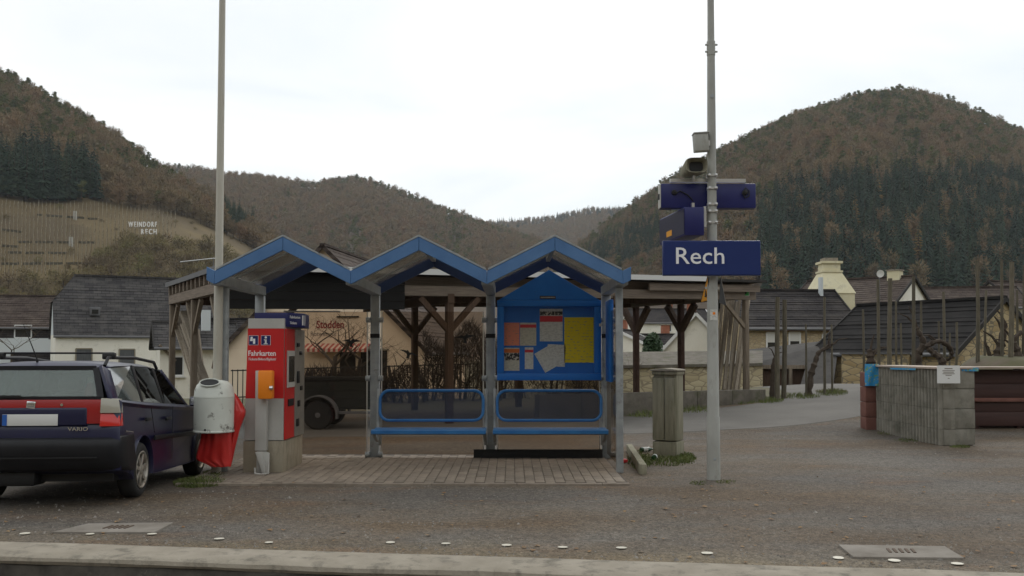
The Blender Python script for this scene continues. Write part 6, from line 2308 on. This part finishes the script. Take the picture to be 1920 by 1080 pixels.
# ------------------------------------------------------------------ houses
def house(name, label, M, L, D, eave, ridge, wallm, roofm, z0=-3.0, wins=(), over=0.25, courses=18, chim=None, hip=0.0, gable_m=None, verge='trim_white', gutter='lead', cat='house', doors=(), loc=None, rough=0.0, end_wins=()):
    """gable house; local x along the ridge, front wall at y = -D/2"""
    loc = M @ Vector((0, 0, z0))
    h = thing(name, label, cat, loc, M.to_euler().z)
    x0, x1, y0, y1 = -L / 2, L / 2, -D / 2, D / 2
    MB(M).prism([(x0, y0, z0), (x1, y0, z0), (x1, y1, z0), (x0, y1, z0)], (0, 0, eave - z0)).build('wall', wallm, h)
    for xx, s in ((x0, 1), (x1, -1)):
        k = 1 - hip
        MB(M).prism([(xx, y0, eave + .003), (xx, y1, eave + .003), (xx, y1 * (1 - k), eave + (ridge - eave) * k), (xx, y0 * (1 - k), eave + (ridge - eave) * k)] if hip else [(xx, y0, eave + .003), (xx, y1, eave + .003), (xx, 0, ridge - .02)], (s * 0.2, 0, 0)).build('gable_wall', gable_m or wallm, h)
    # roof slopes in overlapping courses
    sl = (ridge - eave) / (D / 2)
    m = MB(M)
    for s in (-1, 1):
        for k in range(courses):
            q0, q1 = k / courses, (k + 1) / courses + 0.15 / courses
            ya = s * (D / 2 + over) * (1 - q0)
            yb_ = s * (D / 2 + over) * (1 - min(1, q1))
            ea = eave - over * sl
            za = ea + (ridge - ea) * q0 + 0.045
            zb2 = ea + (ridge - ea) * min(1, q1) + 0.02

            def inx(q):
                return max(0.0, (q - (1 - hip)) / max(hip, 1e-6)) * hip * D * 0.42 if hip else 0.0
            a0, a1 = inx(q0), inx(min(1, q1))
            n = 1
            for j in range(n):
                xa, xb = x0 - over + a0 + (L + 2 * over - 2 * a0) * j / n, x0 - over + a0 + (L + 2 * over - 2 * a0) * (j + 1) / n
                xc, xd = x0 - over + a1 + (L + 2 * over - 2 * a1) * j / n, x0 - over + a1 + (L + 2 * over - 2 * a1) * (j + 1) / n
                e = rough * math.sin(j * 3.1 + k * 1.7)
                m._add([(xa, ya, za + e), (xb, ya, za + e), (xd, yb_, zb2 + e), (xc, yb_, zb2 + e), (xa, ya, za - .05), (xb, ya, za - .05)], [(0, 1, 2, 3), (4, 5, 1, 0)])
    if hip:
        for s, xx in ((-1, x0), (1, x1)):
            zz = eave + (ridge - eave) * (1 - hip)
            m._add([(xx + s * over, y0 * hip - .1, zz), (xx + s * over, y1 * hip + .1, zz), (xx - s * hip * D * 0.42 + s * over, 0, ridge + .03)], [(0, 1, 2)])
    rf = m.build('roof', roofm, h, fix=False)
    MB(M).bar((x0 - over + (hip * D * .42 if hip else 0), 0, ridge + .06), (x1 + over - (hip * D * .42 if hip else 0), 0, ridge + .06), 0.22, 0.1).build('ridge_cap', roofm, rf)
    if gutter:
        for s in (-1, 1):
            yy = s * (D / 2 + over + .06)
            zz = eave - over * sl - 0.02
            MB(M).tube([(x0 - over, yy, zz), (x1 + over, yy, zz)], 0.07, 8).build('gutter', gutter, h, smooth=True)
    if verge:
        for xx, sx in ((x0 - over, -1), (x1 + over, 1)):
            for s in (-1, 1):
                if not hip:
                    MB(M).bar((xx, s * (D / 2 + over), eave - over * sl), (xx, 0, ridge), 0.06, 0.16).build('verge_board', verge, h)
    for (x, z, w, hh, style) in wins:
        window(M @ Matrix.Translation((x, y0, z)), w, hh, style, h)
    for (end, y, z, w, hh, style) in end_wins:
        window(M @ Matrix.Translation((x1 if end > 0 else x0, y, z)) @ Matrix.Rotation(R(90) * end, 4, 'Z'), w, hh, style, h)
    if chim:
        for (x, y, zt, w) in chim:
            zz = ridge - sl * abs(y)
            c = MB(M).box((x, y, (zz - .4 + zt) / 2), (w, w, zt - zz + .4)).build('chimney', 'plaster_yellow' if w > .6 else 'brick_red', rf)
            MB(M).box((x, y, zt + .04), (w + .12, w + .12, .07)).build('chimney_cap', 'concrete', rf)
    return h


def window(M, w, hh, style, h):
    fr = {'tan': 'trim_tan', 'white': 'trim_white', 'shutter': 'trim_white', 'dark': 'timber_dark', 'plain': 'trim_white'}[style]
    t = 0.07
    m = MB(M)
    for a, b in (((-w / 2, -t / 2 + hh / 2), (w / 2, t / 2 + hh / 2)), ((-w / 2, -hh / 2 - t / 2), (w / 2, -hh / 2 + t / 2)), ((-w / 2 - t / 2, -hh / 2), (-w / 2 + t / 2, hh / 2)), ((w / 2 - t / 2, -hh / 2), (w / 2 + t / 2, hh / 2))):
        m.span((a[0], -0.05, a[1]), (b[0], 0.05, b[1]))
    f = m.build('window', fr, h)
    MB(M).box((0, 0.01, 0), (w, 0.04, hh)).build('pane', 'curtain' if style in ('tan',) else 'window_dark', f)
    if style == 'shutter':
        MB(M).box((0, -0.02, hh * .2), (w * .98, 0.03, hh * .6)).build('roller_blind', 'shutter_white', f)
    if style != 'dark':
        MB(M).box((0, -0.06, -hh / 2 - .07), (w + .2, 0.16, 0.06)).build('sill', 'trim_tan' if style == 'tan' else 'trim_white', f)


# white house with the big slate roof
HA = 54.0
zE, zR = PZ(626, HA), PZ(517, HA + 3.2)
rot = R(28)
c0 = P(104, 640, HA)
La, Da = 9.6, 6.4
Mw = Matrix.Translation((c0.x, c0.y, 0)) @ Matrix.Rotation(rot, 4, 'Z') @ Matrix.Translation((La / 2, Da / 2, 0))
hA = house('slate_roof_house', 'white rendered house with a large dark half-hipped slate roof', Mw, La, Da, zE, zR, 'plaster_white', 'slate', -3, [(1.48 - La / 2, 1.15, 0.85, 1.25, 'tan'), (3.78 - La / 2, 1.12, 0.85, 1.25, 'tan'), (6.15 - La / 2, 1.02, 0.95, 1.35, 'white')], over=0.12, courses=20, hip=0.45, gable_m='plaster_blue', verge=None, rough=0.012)
MB(Mw).box((-La / 2 + 2.1, -Da / 2 + 1.05, zE + 1.35), (0.55, 0.5, 0.5)).build('roof_vent', 'lead', hA, bevel=0.03)
MB(Mw).box((-La / 2 + 2.1, -Da / 2 + .79, zE + 1.33), (0.35, 0.03, 0.25)).build('vent_opening', 'window_dark', hA)
MB(Mw).box((-La / 2 + 7.3, -Da / 2 + 1.05, zE + 1.2), (0.5, 0.4, 0.4)).build('roof_vent', 'lead', hA, bevel=0.03)
# slate hung house further left
Yb = 62.0
cx = PX(30, Yb)
Mb2 = Matrix.Translation((cx, Yb + 3, 0)) @ Matrix.Rotation(R(12), 4, 'Z')
hB = house('slate_hung_house', 'dark slate clad house at the left edge behind the car', Mb2, 9.5, 6, PZ(612, Yb), PZ(556, Yb + 3), 'tile_dark', 'tile_brown', -3, [(-0.2, 1.52 + 1.0 + .4, 1.0, 0.8, 'white'), (1.9, 1.52 + .9 + .5, 0.95, 0.8, 'white')], over=0.15, courses=16, verge=None, rough=0.01)
zz = PZ(640, Yb)
MB(Mb2).box((1.0, -3.2, zz - 2.6), (5.6, 0.35, 5.6)).build('lower_wall', 'plaster_blue', hB)
MB(Mb2).box((1.0, -3.4, zz - 1.5), (3.6, 0.1, 1.6)).build('garage_door', 'tile_dark', hB)
# small porch roof and annex right of the white house
Yp = 46.0
Mp = Matrix.Translation((PX(345, Yp), Yp + 1.5, 0)) @ Matrix.Rotation(R(24), 4, 'Z')
hC = house('annex', 'small white annex with a dark slate roof beside the white house', Mp, 3.4, 3.0, PZ(645, Yp), PZ(606, Yp + 1.5), 'plaster_white', 'slate', -3, [(-0.9, 0.9, 0.5, 0.9, 'white')], over=0.3, courses=10, verge='verge_dark')
MB(Mp).bar((-1.75, -1.75, 1.9), (-1.0, -1.5, 1.15), 0.1, 0.1).build('bracket', 'timber', hC)
MB(Mp).box((0.4, -1.2, PZ(600, Yp) + .0), (0.4, 0.4, 1.0)).build('chimney', 'plaster_blue', hC)
Mp = Matrix.Translation((PX(385, 50), 51.5, 0)) @ Matrix.Rotation(R(10), 4, 'Z')
house('back_cottage', 'low cottage with a dark roof seen between the shed posts', Mp, 4.0, 4.0, PZ(638, 50), PZ(600, 52), 'plaster_white', 'tile_dark', -3, [(0.3, 1.6, 0.6, .5, 'white')], over=0.2, courses=10, chim=[(0.2, 0, PZ(592, 52), .4)])

# winery: gable front with lettering
Yw = 38.0
apx = P(607, 462, Yw)
wl_, wr_ = P(425, 640, Yw), P(768, 622, Yw)
slope = (apx.z - wl_.z) / (apx.x - wl_.x)
Dg = 2 * (apx.x - wl_.x) + 0.6
eave = apx.z - slope * Dg / 2
Mg = Matrix.Translation((apx.x, Yw, 0)) @ Matrix.Rotation(R(-7), 4, 'Z') @ Matrix.Translation((0, 4.5, 0)) @ Matrix.Rotation(R(90), 4, 'Z')
# local x of the house points away from the camera, its x0 end is the gable we see
win = house('winery', 'cream gabled winery with red lettering and a striped awning behind the shed', Mg, 9.0, Dg, eave, apx.z, 'plaster_cream', 'tile_brown', -3, over=0.2, courses=24, verge='tile_brown', cat='building', rough=0.02)
MG = Matrix.Translation((apx.x, Yw, 0)) @ Matrix.Rotation(R(-7), 4, 'Z')        # gable plane: x right, y into the house


def gpt(px, py, off=-0.04):
    """local gable-plane coordinates of a pixel"""
    a = R(-7)
    u = (px - 960.0) / F
    # ray (u,1)*k ; plane point: apx + x*(cos a, sin a)
    ca, sa = math.cos(a), math.sin(a)
    k = (Yw * ca - apx.x * sa) / (ca - u * sa)
    x = (u * k - apx.x) * ca + (k - Yw) * sa
    return x, PZ(py, k)


for a, b, mt, nm in ((638, 667, 'shed_black', 'door'), (677, 726, 'shed_black', 'door')):
    x0, z1 = gpt(a, 657)
    x1, _ = gpt(b, 657)
    d_ = MB(MG).span((x0, -0.05, -1.5), (x1, -0.002, z1)).build(nm, mt, win)
    MB(MG).span((x0 - .06, -0.07, z1), (x1 + .06, -0.002, z1 + .07)).build('lintel', 'trim_tan', d_)
x0, z1 = gpt(572, 645)
x1, z0 = gpt(696, 657)
n = 26
for k in range(n):
    a, b = x0 + (x1 - x0) * k / n, x0 + (x1 - x0) * (k + 1) / n
    MB(MG).prism([(a, -0.01, z1), (b, -0.01, z1), (b, -0.65, z0 + .05), (a, -0.65, z0 + .05)], (0, 0, 0.02)).build('awning_stripe', 'awning_red' if k % 2 else 'awning_white', win)
    MB(MG).span((a + .002, -0.66, z0 - .06), (b - .002, -0.645, z0 + .05)).build('awning_valance', 'awning_red' if k % 2 else 'awning_white', win)
x0, z0 = gpt(593, 615)
text('Stodden', 0.42, MG @ Matrix.Translation((x0, -0.012, z0)) @ FACE, 'sign_red', 'lettering', win, bold=0.008, xs=0.82)
x0, z0 = gpt(582, 630)
text('Rotweingut', 0.27, MG @ Matrix.Translation((x0, -0.012, z0)) @ FACE, 'sign_grey', 'lettering', win, xs=0.85)
x0, z0 = gpt(634, 594)
MB(MG).box((x0 + .4, -0.04, z0), (0.9, 0.06, 0.05)).build('lamp_bar', 'iron', win)
x0, z1 = gpt(426, 700)
x1, _ = gpt(560, 700)
# tan side wing left of the gable front
x0, z0 = gpt(452, 680)
t = thing('closed_parasol', 'closed dark parasol standing before the winery wall', 'parasol', MG @ Vector((x0, -2.0, -1.0)))
MB(MG).tube([(x0, -2, -1.2), (x0, -2, 2.2)], 0.03, 8).build('pole', 'iron', t)
MB(MG).lathe([(0.18, 0), (0.30, 0.1), (0.16, 0.9), (0.0, 1.6)], 12, Matrix.Translation((x0, -2, 0.85))).build('canopy', 'timber_dark', t, smooth=True)

# iron fence along the yard behind the shed
fn = thing('iron_fence', 'black iron railing behind the shed', 'fence', S(5, FD, 0))
for zz in (0.2, 0.97):
    MB().bar(S(2.4, FD, zz), S(11.5, FD, zz), 0.03, 0.035).build('rail', 'iron', fn)
for k in range(62):
    a = 2.45 + k * 0.147
    MB().bar(S(a, FD, 0.0), S(a, FD, 1.0), 0.022, 0.022).build('baluster', 'iron', fn)

# houses on the right
Yf_ = 45.0
Mf_ = Matrix.Translation((PX(1500, Yf_), Yf_ + 3.4, 0)) @ Matrix.Rotation(R(3), 4, 'Z')
hF = house('sandstone_house', 'sandstone house with a long dark tiled roof and white blinds', Mf_, 6.6 * 1.02 - 1.4, 6.6, PZ(612, Yf_), PZ(546, Yf_ + 3.4), 'sandstone_fine', 'tile_dark', -3, [(-1.48, 2.1, .52, .78, 'shutter'), (-0.4, 2.15, .52, .7, 'shutter'), (1.2, 2.15, .5, .5, 'shutter')], over=0.2, courses=18, verge='verge_dark', rough=0.012, gutter='lead')
for x in (-1.48, -0.4, 1.2):
    MB(Mf_).box((x, -3.33, 2.6), (0.8, 0.06, 0.09)).build('lintel', 'brick_red', hF)
MB(Mf_).box((2.0, -0.4, PZ(540, Yf_) + .0), (0.14, 0.3, 1.5)).build('fire_wall', 'plaster_blue', hF)
# yellow tapered chimney tower
Yt = 49.5
ct_ = P(1555, 545, Yt)
tw = thing('chimney_tower', 'pale yellow tapered roof tower with a capped chimney', 'tower', (ct_.x, Yt, 0))
w0, w1 = 37 / F * Yt, 17 / F * Yt
z0, z1, z2 = PZ(552, Yt), PZ(511, Yt), PZ(495, Yt)
MB().lathe([(w0 * 1.414, z0), (w1 * 1.414, z1)], 4, Matrix.Translation((ct_.x, Yt, 0)) @ Matrix.Rotation(R(45), 4, 'Z')).build('tapered_roof', 'plaster_yellow', tw)
MB().box((ct_.x, Yt, (z0 - 3) / 2), (w0 * 1.9, w0 * 1.9, z0 + 3)).build('base', 'plaster_yellow', tw)
MB().box((ct_.x, Yt, (z1 + z2) / 2), (w1 * 1.9, w1 * 1.9, z2 - z1)).build('chimney', 'plaster_yellow', tw, bevel=0.03)
MB().box((ct_.x, Yt, z1 + .02), (w1 * 2.3, w1 * 2.3, .1)).build('cornice', 'plaster_yellow', tw)
MB().box((ct_.x, Yt, z2 + .05), (w1 * 2.3, w1 * 2.3, .12)).build('cap', 'plaster_yellow', tw)
MB().box((ct_.x, Yt, z2 + .2), (w1 * 1.5, w1 * 1.5, .18)).build('cap_top', 'concrete', tw)
# house with a white gable
Yh = 52.0
ap = P(1711, 519, Yh)
el, er = P(1672, 572, Yh), P(1754, 566, Yh)
ev = (el.z + er.z) / 2
Dh = er.x - el.x
Mh = Matrix.Translation((ap.x, Yh, 0)) @ Matrix.Rotation(R(139.5), 4, 'Z') @ Matrix.Translation((2.9, 0, 0))
house('white_gable_house', 'house with a white gable and dark roof among the village roofs', Mh, 5.8, 6.8, 4.0, ap.z, 'plaster_white', 'tile_brown', -3, over=0.15, courses=14, verge='verge_dark', chim=[(-2.0, 0.1, ap.z + .35, .65)])
# far dark roofs at the right edge
for px, py, Y_, L_, lab, r_ in ((1830, 540, 60, 7.0, 'long low dark roof behind the stone barn', -8), (1960, 530, 64, 6.0, 'dark roofed house at the right edge', 20)):
    Mz = Matrix.Translation((PX(px, Y_), Y_ + 2.5, 0)) @ Matrix.Rotation(R(r_), 4, 'Z')
    house('village_house', lab, Mz, L_, 5.0, PZ(575, Y_), PZ(py, Y_ + 2.5), 'plaster_white', 'tile_brown', -3, over=0.2, courses=12, verge='verge_dark')
# stone barn
Mbn = Matrix.Translation((17.5, 34.0, 0)) @ Matrix.Rotation(math.atan2(5.3, -3.1), 4, 'Z') @ Matrix.Translation((3.1, 0, 0))
house('stone_barn', 'rough sandstone barn with a dark roof behind the vines', Mbn, 6.2, 5.54, 1.56, 3.45, 'sandstone', 'felt', -2, over=0.12, courses=14, verge='verge_dark', cat='barn', rough=0.015)
gw = thing('garden_wall', 'rough sandstone wall at the end of the lane', 'wall', (13.0, 34, 0))
MB().prism([P(1578, 724, 33.5), P(1702, 716, 33.5), P(1702, 664, 33.5), P(1578, 664, 33.5)], (0.4, 0.6, 0)).build('wall_stones', 'sandstone', gw)
MB().prism([P(1574, 664, 33.4), P(1704, 664, 33.4), P(1704, 661, 33.4), P(1574, 661, 33.4)], (0.4, 0.7, 0)).build('coping', 'lead', gw)
# low lean-to sheds between the house and the barn
for i, (x0, y0, x1, y1, x2, y2, x3, y3, Y_, lab) in enumerate(((1402, 690, 1560, 690, 1575, 640, 1402, 660, 36, 'low dark felt roofed lean-to right of the shed'), (1500, 730, 1562, 728, 1570, 668, 1520, 662, 34, 'small dark lean-to beside the sandstone wall'))):
    t = thing('lean_to', lab, 'shed', (PX((x0 + x1) / 2, Y_), Y_ + 1, -1))
    a, b, c, d_ = P(x0, y0, Y_), P(x1, y1, Y_), P(x2, y2, Y_ + 3), P(x3, y3, Y_ + 3)
    MB().prism([a, b, c, d_], (0, 0, 0.1)).build('roof', 'shed_roof', t)
    MB().prism([Vector((a.x, a.y + .1, -1.5)), Vector((b.x, b.y + .1, -1.5)), b + Vector((0, .1, -.02)), a + Vector((0, .1, -.02))], (0, 2.4, 0)).build('wall', 'timber_dark', t)
    MB().bar(a + Vector((0, -.06, .04)), b + Vector((0, -.06, .04)), 0.06, 0.14).build('edge_board', 'timber', t)
    for q in (0.15, 0.5, 0.85):
        p_ = a.lerp(b, q)
        MB().bar((p_.x, p_.y - .05, -1), (p_.x, p_.y - .05, p_.z), 0.12, 0.12).build('post', 'timber', t)
# yard walls and roofs seen through the right end of the shed
t = thing('yard_wall', 'pale stone yard wall with a dark coping seen through the shed', 'wall', (PX(1270, 34), 34, -1))
MB().prism([P(1060, 740, 34), P(1430, 735, 34), P(1430, 686, 34), P(1060, 692, 34)], (0, 0.4, 0)).build('wall_face', 'garden_wall', t)
MB().prism([P(1060, 692, 33.9), P(1430, 686, 33.9), P(1430, 662, 36.5), P(1060, 666, 36.5)], (0, 0, 0.1)).build('roof_slab', 'wall_dark', t)
for px, py0, Y_, L_, D_, wallm, roofm, rz, ytop, lab in ((1178, 655, 60, 4.2, 5, 'plaster_white', 'tile_dark', 70, 620, 'small house with a white verge seen through the shed'), (1245, 665, 66, 6, 5, 'plaster_cream', 'tile_dark', 10, 628, 'dark roofed house seen between the brown posts'), (1255, 600, 110, 9, 6, 'plaster_white', 'tile_dark', 5, 580, 'far white house high behind the shed'), (1318, 665, 50, 3.0, 4, 'plaster_white', 'tile_brown', 80, 590, 'white walled house close behind the mast')):
    Mz = Matrix.Translation((PX(px, Y_), Y_ + 2, 0)) @ Matrix.Rotation(R(rz), 4, 'Z')
    house('village_house', lab, Mz, L_, D_, PZ(py0, Y_) + (0 if Y_ < 100 else -.3), PZ(ytop, Y_ + 2), wallm, roofm, -3, [(-.6, PZ(py0, Y_) - .9, .8, .9, 'white'), (.8, PZ(py0, Y_) - .9, .8, .9, 'white')], over=0.2, courses=12, chim=[(0.5, .2, PZ(ytop, Y_ + 2) + .7, .5)])
# satellite dish on a mast
p = P(1650, 513, 50)
t = thing('satellite_dish', 'small white satellite dish on a pole above the roofs', 'dish', (p.x, 50, 1))
MB().tube([(p.x, 50.1, 0.5), (p.x, 50.1, p.z)], 0.03, 8).build('pole', 'lead', t)
MB().lathe([(0, 0), (0.12, 0.015), (0.2, 0.05), (0.2, 0.06), (0, 0.02)], 16, Matrix.Translation((p.x, 50, p.z)) @ Matrix.Rotation(R(100), 4, 'X')).build('dish', 'white_paint', t, smooth=True)
# tv aerial above the roofs on the left
p = P(400, 485, 56)
t = thing('roof_aerial', 'thin television aerial above the slate roof', 'aerial', (p.x, 56, 4))
MB().tube([(p.x, 56, 3), (p.x, 56, p.z)], 0.025, 6).build('mast', 'lead', t)
MB().tube([P(338, 491, 56), P(405, 484, 56)], 0.03, 6).build('boom', 'clamp', t)

# ------------------------------------------------------------------ bare trees and shrubs behind the shed
def bare_tree(name, label, base, h, seed, spread=0.5, levels=5, group=None, mt='bark', n0=3, r0=0.06, lean=(0, 0)):
    r = random.Random(seed)
    t = thing(name, label, 'tree' if h > 2.5 else 'shrub', base, 0, group)
    tr, tw = MB(), MB()

    def grow(p, d, L, rad, lv):
        pts = [p]
        rs = [rad]
        n = 4
        for i in range(n):
            d = (d + Vector((r.uniform(-.22, .22), r.uniform(-.22, .22), r.uniform(-.05, .16)))).normalized()
            p = p + d * L / n
            pts.append(p)
            rs.append(rad * (1 - 0.42 * (i + 1) / n))
        (tr if lv >= levels - 1 else tw).tube(pts, rs, 6 if lv > 2 else 4, cap=False)
        if lv > 0:
            for k in range(n0 if lv > 1 else 3):
                q = pts[r.choice([2, 3, 4, 4])]
                a = r.uniform(0, 6.28)
                s = Vector((math.cos(a), math.sin(a), r.uniform(-.1, .5)))
                nd = (d * (1 - spread) + s * spread * 1.3).normalized()
                grow(q, nd, L * r.uniform(0.55, 0.85), rs[-1] * r.uniform(.55, .85), lv - 1)
    grow(Vector(base), Vector((lean[0], lean[1], 1)).normalized(), h * 0.36, r0, levels)
    tr.build('trunk', mt, t, fix=False, smooth=True)
    tw.build('crown', mt, t, fix=False, smooth=True)
    return t


b = S(3.4, FD + 0.7, 0)
bare_tree('bare_tree', 'dark leafless tree with forked branches before the lettered winery wall', P(620, 745, 29.5), 3.6, 5, 0.55, 5, r0=0.12)
bare_tree('bare_tree', 'small leafless tree rising before the winery doors', P(672, 745, 30.2), 3.4, 8, 0.55, 5, r0=0.10)
bare_tree('bare_tree', 'leafless tree right of the winery doors', P(738, 750, 30.5), 3.0, 12, 0.6, 5, r0=0.09)
for i, (px, sd_) in enumerate(((800, 3), (835, 6), (872, 9), (905, 14), (590, 17))):
    bare_tree('bare_shrub', ['twiggy leafless shrub left of the middle shed post', 'twiggy leafless shrub behind the middle shed post', 'twiggy leafless shrub right of the middle shed post', 'twiggy leafless shrub left of the notice board', 'low twiggy shrub behind the ticket machine'][i], P(px, 755, 31 + 0.4 * i), 2.4 if i < 4 else 1.3, sd_, 0.65, 5, r0=0.075, mt='bark', group='bare shrubs behind the shed')
bare_tree('bare_shrub', 'thin leafless shrub before the yard wall through the shed', P(1190, 745, 31.5), 1.8, 23, 0.5, 4, r0=0.03)
bare_tree('bare_shrub', 'pale brown leafless shrub at the left edge behind the car', P(20, 720, 44), 4.6, 26, 0.6, 5, r0=0.05, mt='shrub')


def leafy(name, label, base, rx, rz_, n, seed, mt):
    r = random.Random(seed)
    t = thing(name, label, 'shrub', base)
    m = MB()
    for i in range(n):
        d = Vector((r.gauss(0, 1), r.gauss(0, 1), r.gauss(0, 1))).normalized() * r.random() ** .35
        p = Vector(base) + Vector((d.x * rx, d.y * rx, rz_ + d.z * rz_))
        g = Vector((r.uniform(-1, 1), r.uniform(-1, 1), r.uniform(-1, 1))).normalized() * 0.09
        s = g.orthogonal().normalized() * 0.05
        m.poly([p - g, p + s, p + g, p - s])
    m.build('foliage', mt, t, fix=False)
    MB().tube([base, Vector(base) + Vector((0, 0, rz_))], 0.05, 6).build('stem', 'bark', t)


leafy('evergreen_shrub', 'dark green evergreen shrub between the brown shed posts', P(1224, 690, 40), 0.42, 0.75, 1500, 3, 'ivy')

def hedge(label, px0, px1, py, Y_, h, n, seed):
    r = random.Random(seed)
    t = thing('bare_hedge', label, 'hedge', P((px0 + px1) / 2, py, Y_))
    tw, lb = MB(), MB()
    x0, x1, z0 = PX(px0, Y_), PX(px1, Y_), PZ(py, Y_)
    for i in range(n):
        x = r.uniform(x0, x1)
        zt = h * (0.72 + 0.28 * noise.noise(Vector((x * 1.1, seed, 0)))) * r.random() ** 0.6
        p = Vector((x, Y_ + r.uniform(-.7, .7), z0 + zt))
        g = Vector((r.uniform(-.5, .5), r.uniform(-.5, .5), r.uniform(.2, 1))).normalized() * r.uniform(.15, .45)
        s_ = g.orthogonal().normalized() * r.uniform(.006, .016)
        tw._add([p - s_, p + s_, p + g], [(0, 1, 2)])
    for i in range(int((x1 - x0) * 6)):
        p = Vector((r.uniform(x0, x1), Y_ + r.uniform(-.5, .5), z0 - .1))
        e = p + Vector((r.uniform(-.5, .5), r.uniform(-.3, .3), h * r.uniform(.5, .95)))
        lb.tube([p, p.lerp(e, .5) + Vector((r.uniform(-.12, .12), 0, 0)), e], [.05, .03, .012], 5)
    tw.build('twigs', 'hedge_twig', t, fix=False)
    lb.build('stems', 'bark', t, fix=False)


mat('hedge_twig', (0.022, 0.015, 0.012), 0.95, col2=(0.05, 0.034, 0.024), scale=3)
hedge('dense dark leafless hedge behind the middle bay of the shelter', 795, 940, 760, 31.0, 3.1, 3800, 3)
hedge('dark leafless hedge behind the notice board', 930, 1160, 770, 33.0, 2.6, 3500, 5)
hedge('low dark leafless hedge behind the iron railing', 565, 800, 762, 29.6, 1.35, 3200, 7)

# ------------------------------------------------------------------ vineyard stakes and old vines on the right
ST = [(1458, 557, 752, .16, 25.0), (1471, 562, 750, .16, 25.3), (1511, 608, 744, .07, 25.6), (1546, 557, 737, .09, 26), (1559, 608, 733, .07, 26.4),
      (1618, 580, 690, .08, 25), (1646, 524, 690, .10, 23.5), (1669, 522, 690, .14, 23), (1680, 565, 685, .07, 24), (1689, 606, 680, .07, 26), (1713, 518, 690, .11, 23),
      (1727, 565, 670, .08, 25), (1760, 602, 670, .07, 26), (1769, 547, 680, .09, 24), (1781, 624, 670, .07, 27), (1794, 604, 670, .08, 25.5), (1832, 489, 682, .11, 22.5),
      (1849, 544, 670, .08, 24.5), (1878, 487, 675, .09, 22.6), (1897, 491, 686, .14, 22.2), (1907, 544, 670, .08, 24.5), (1921, 497, 680, .10, 22.8)]
WHERE = ['thick grey post at the lane, left of a pair', 'thick grey post at the lane, right of a pair', 'thin short stake right of the thick pair', 'tall thin stake before the low sheds', 'short stake beside the low sheds',
         'thin stake above the blue poster', 'tall leaning stake under the satellite dish', 'thick mossy stake left of the white gable', 'thin stake beside the thick mossy one', 'short thin stake behind the counter',
         'tall stake crossing the white gable', 'thin stake right of the white gable', 'short stake among the vines', 'tall thin stake before the barn roof', 'very short stake before the barn eave', 'short stake left of the barn gable',
         'very tall stake crossing the left edge of the barn gable', 'short far stake before the barn gable', 'very tall thin stake over the barn gable', 'very tall thick mossy stake near the right edge', 'short far stake near the right edge', 'tall stake at the right edge']
rs_ = random.Random(41)
for (px, yt, yb_, w, Y_), wh in zip(ST, WHERE):
    a = P(px + rs_.uniform(-3, 3), yb_, Y_)
    a.z = gz(a.x, Y_) - 0.1
    b = P(px, yt, Y_)
    m = MB().tube([a, a.lerp(b, .5) + Vector((rs_.uniform(-.02, .02), 0, 0)), b], [w * .44, w * .4, w * .36], 7)
    tag(m.build('vineyard_stake', 'stake', smooth=True), 'weathered ' + wh if not wh.startswith('thick grey') else wh, 'stake', 'wooden stakes of the vineyard on the right')


def vine(label, pts, r0, Y_):
    w = [P(a, b, Y_ + 0.05 * i) for i, (a, b) in enumerate(pts)]
    t = thing('old_vine', label, 'vine', w[0])
    q = spline([tuple(p) for p in w], 5)
    n = len(q)
    MB().tube(q, [r0 * (1.15 - 0.75 * i / n) * (1 + 0.25 * math.sin(i * 2.3)) for i in range(n)], 7).build('trunk', 'bark', t, smooth=True)
    rv = random.Random(len(pts) + int(pts[0][0]))
    for k in range(3):
        s = Vector(q[rv.randrange(n // 2, n)])
        e = s + Vector((rv.uniform(-.5, .5), 0, rv.uniform(.1, .5)))
        MB().tube([s, s.lerp(e, .5) + Vector((0, 0, .08)), e], [r0 * .3, r0 * .22, r0 * .12], 5).build('cane', 'bark', t, smooth=True)


vine('gnarled old vine arching over behind the counter', [(1722, 690), (1720, 665), (1732, 645), (1722, 622), (1718, 612)], .10, 23.5)
vine('gnarled vine with a looping arm behind the white notice', [(1770, 690), (1764, 672), (1748, 660), (1740, 648), (1762, 640), (1782, 652), (1784, 668), (1774, 676)], .08, 23.2)
vine('leaning dark vine trunk against the barn gable', [(1868, 690), (1872, 665), (1878, 640), (1884, 606)], .13, 22.8)
vine('thin crooked vine left of the barn gable trunk', [(1858, 690), (1856, 668), (1846, 640)], .06, 23)
vine('vine stump before the right edge stakes', [(1912, 690), (1908, 660), (1900, 640), (1915, 622)], .10, 22.6)
vine('dark vine stump beside the first thick posts', [(1447, 760), (1448, 720), (1450, 680), (1455, 668)], .07, 25.2)
vine('crooked vine before the low sheds', [(1515, 745), (1520, 705), (1528, 680), (1536, 660), (1556, 650)], .09, 25.8)
vine('dark vine behind the blue poster', [(1634, 690), (1632, 672), (1630, 655)], .12, 23.8)
grass('grass', [(1850, 684, 60, 5), (1700, 690, 60, 6), (1560, 735, 30, 4)], 1500, 0.16, 'dry grass among the vines', 'grass_dry', 9)
# ------------------------------------------------------------------ haze
hz = bpy.data.materials.new('haze')
hz.use_nodes = True
nt = hz.node_tree
for n in list(nt.nodes):
    nt.nodes.remove(n)
ho = nt.nodes.new('ShaderNodeOutputMaterial')
pv = nt.nodes.new('ShaderNodeVolumePrincipled')
pv.inputs['Color'].default_value = (0.86, 0.92, 1.0, 1)
pv.inputs['Density'].default_value = 0.00011
pv.inputs['Anisotropy'].default_value = 0.2
nt.links.new(pv.outputs[0], ho.inputs['Volume'])
MATS['haze'] = hz
ob = MB().span((-2600, -420, -12), (2600, 3200, 420)).build('haze', 'haze')
stuff(ob, 'thin pale haze in the valley air')
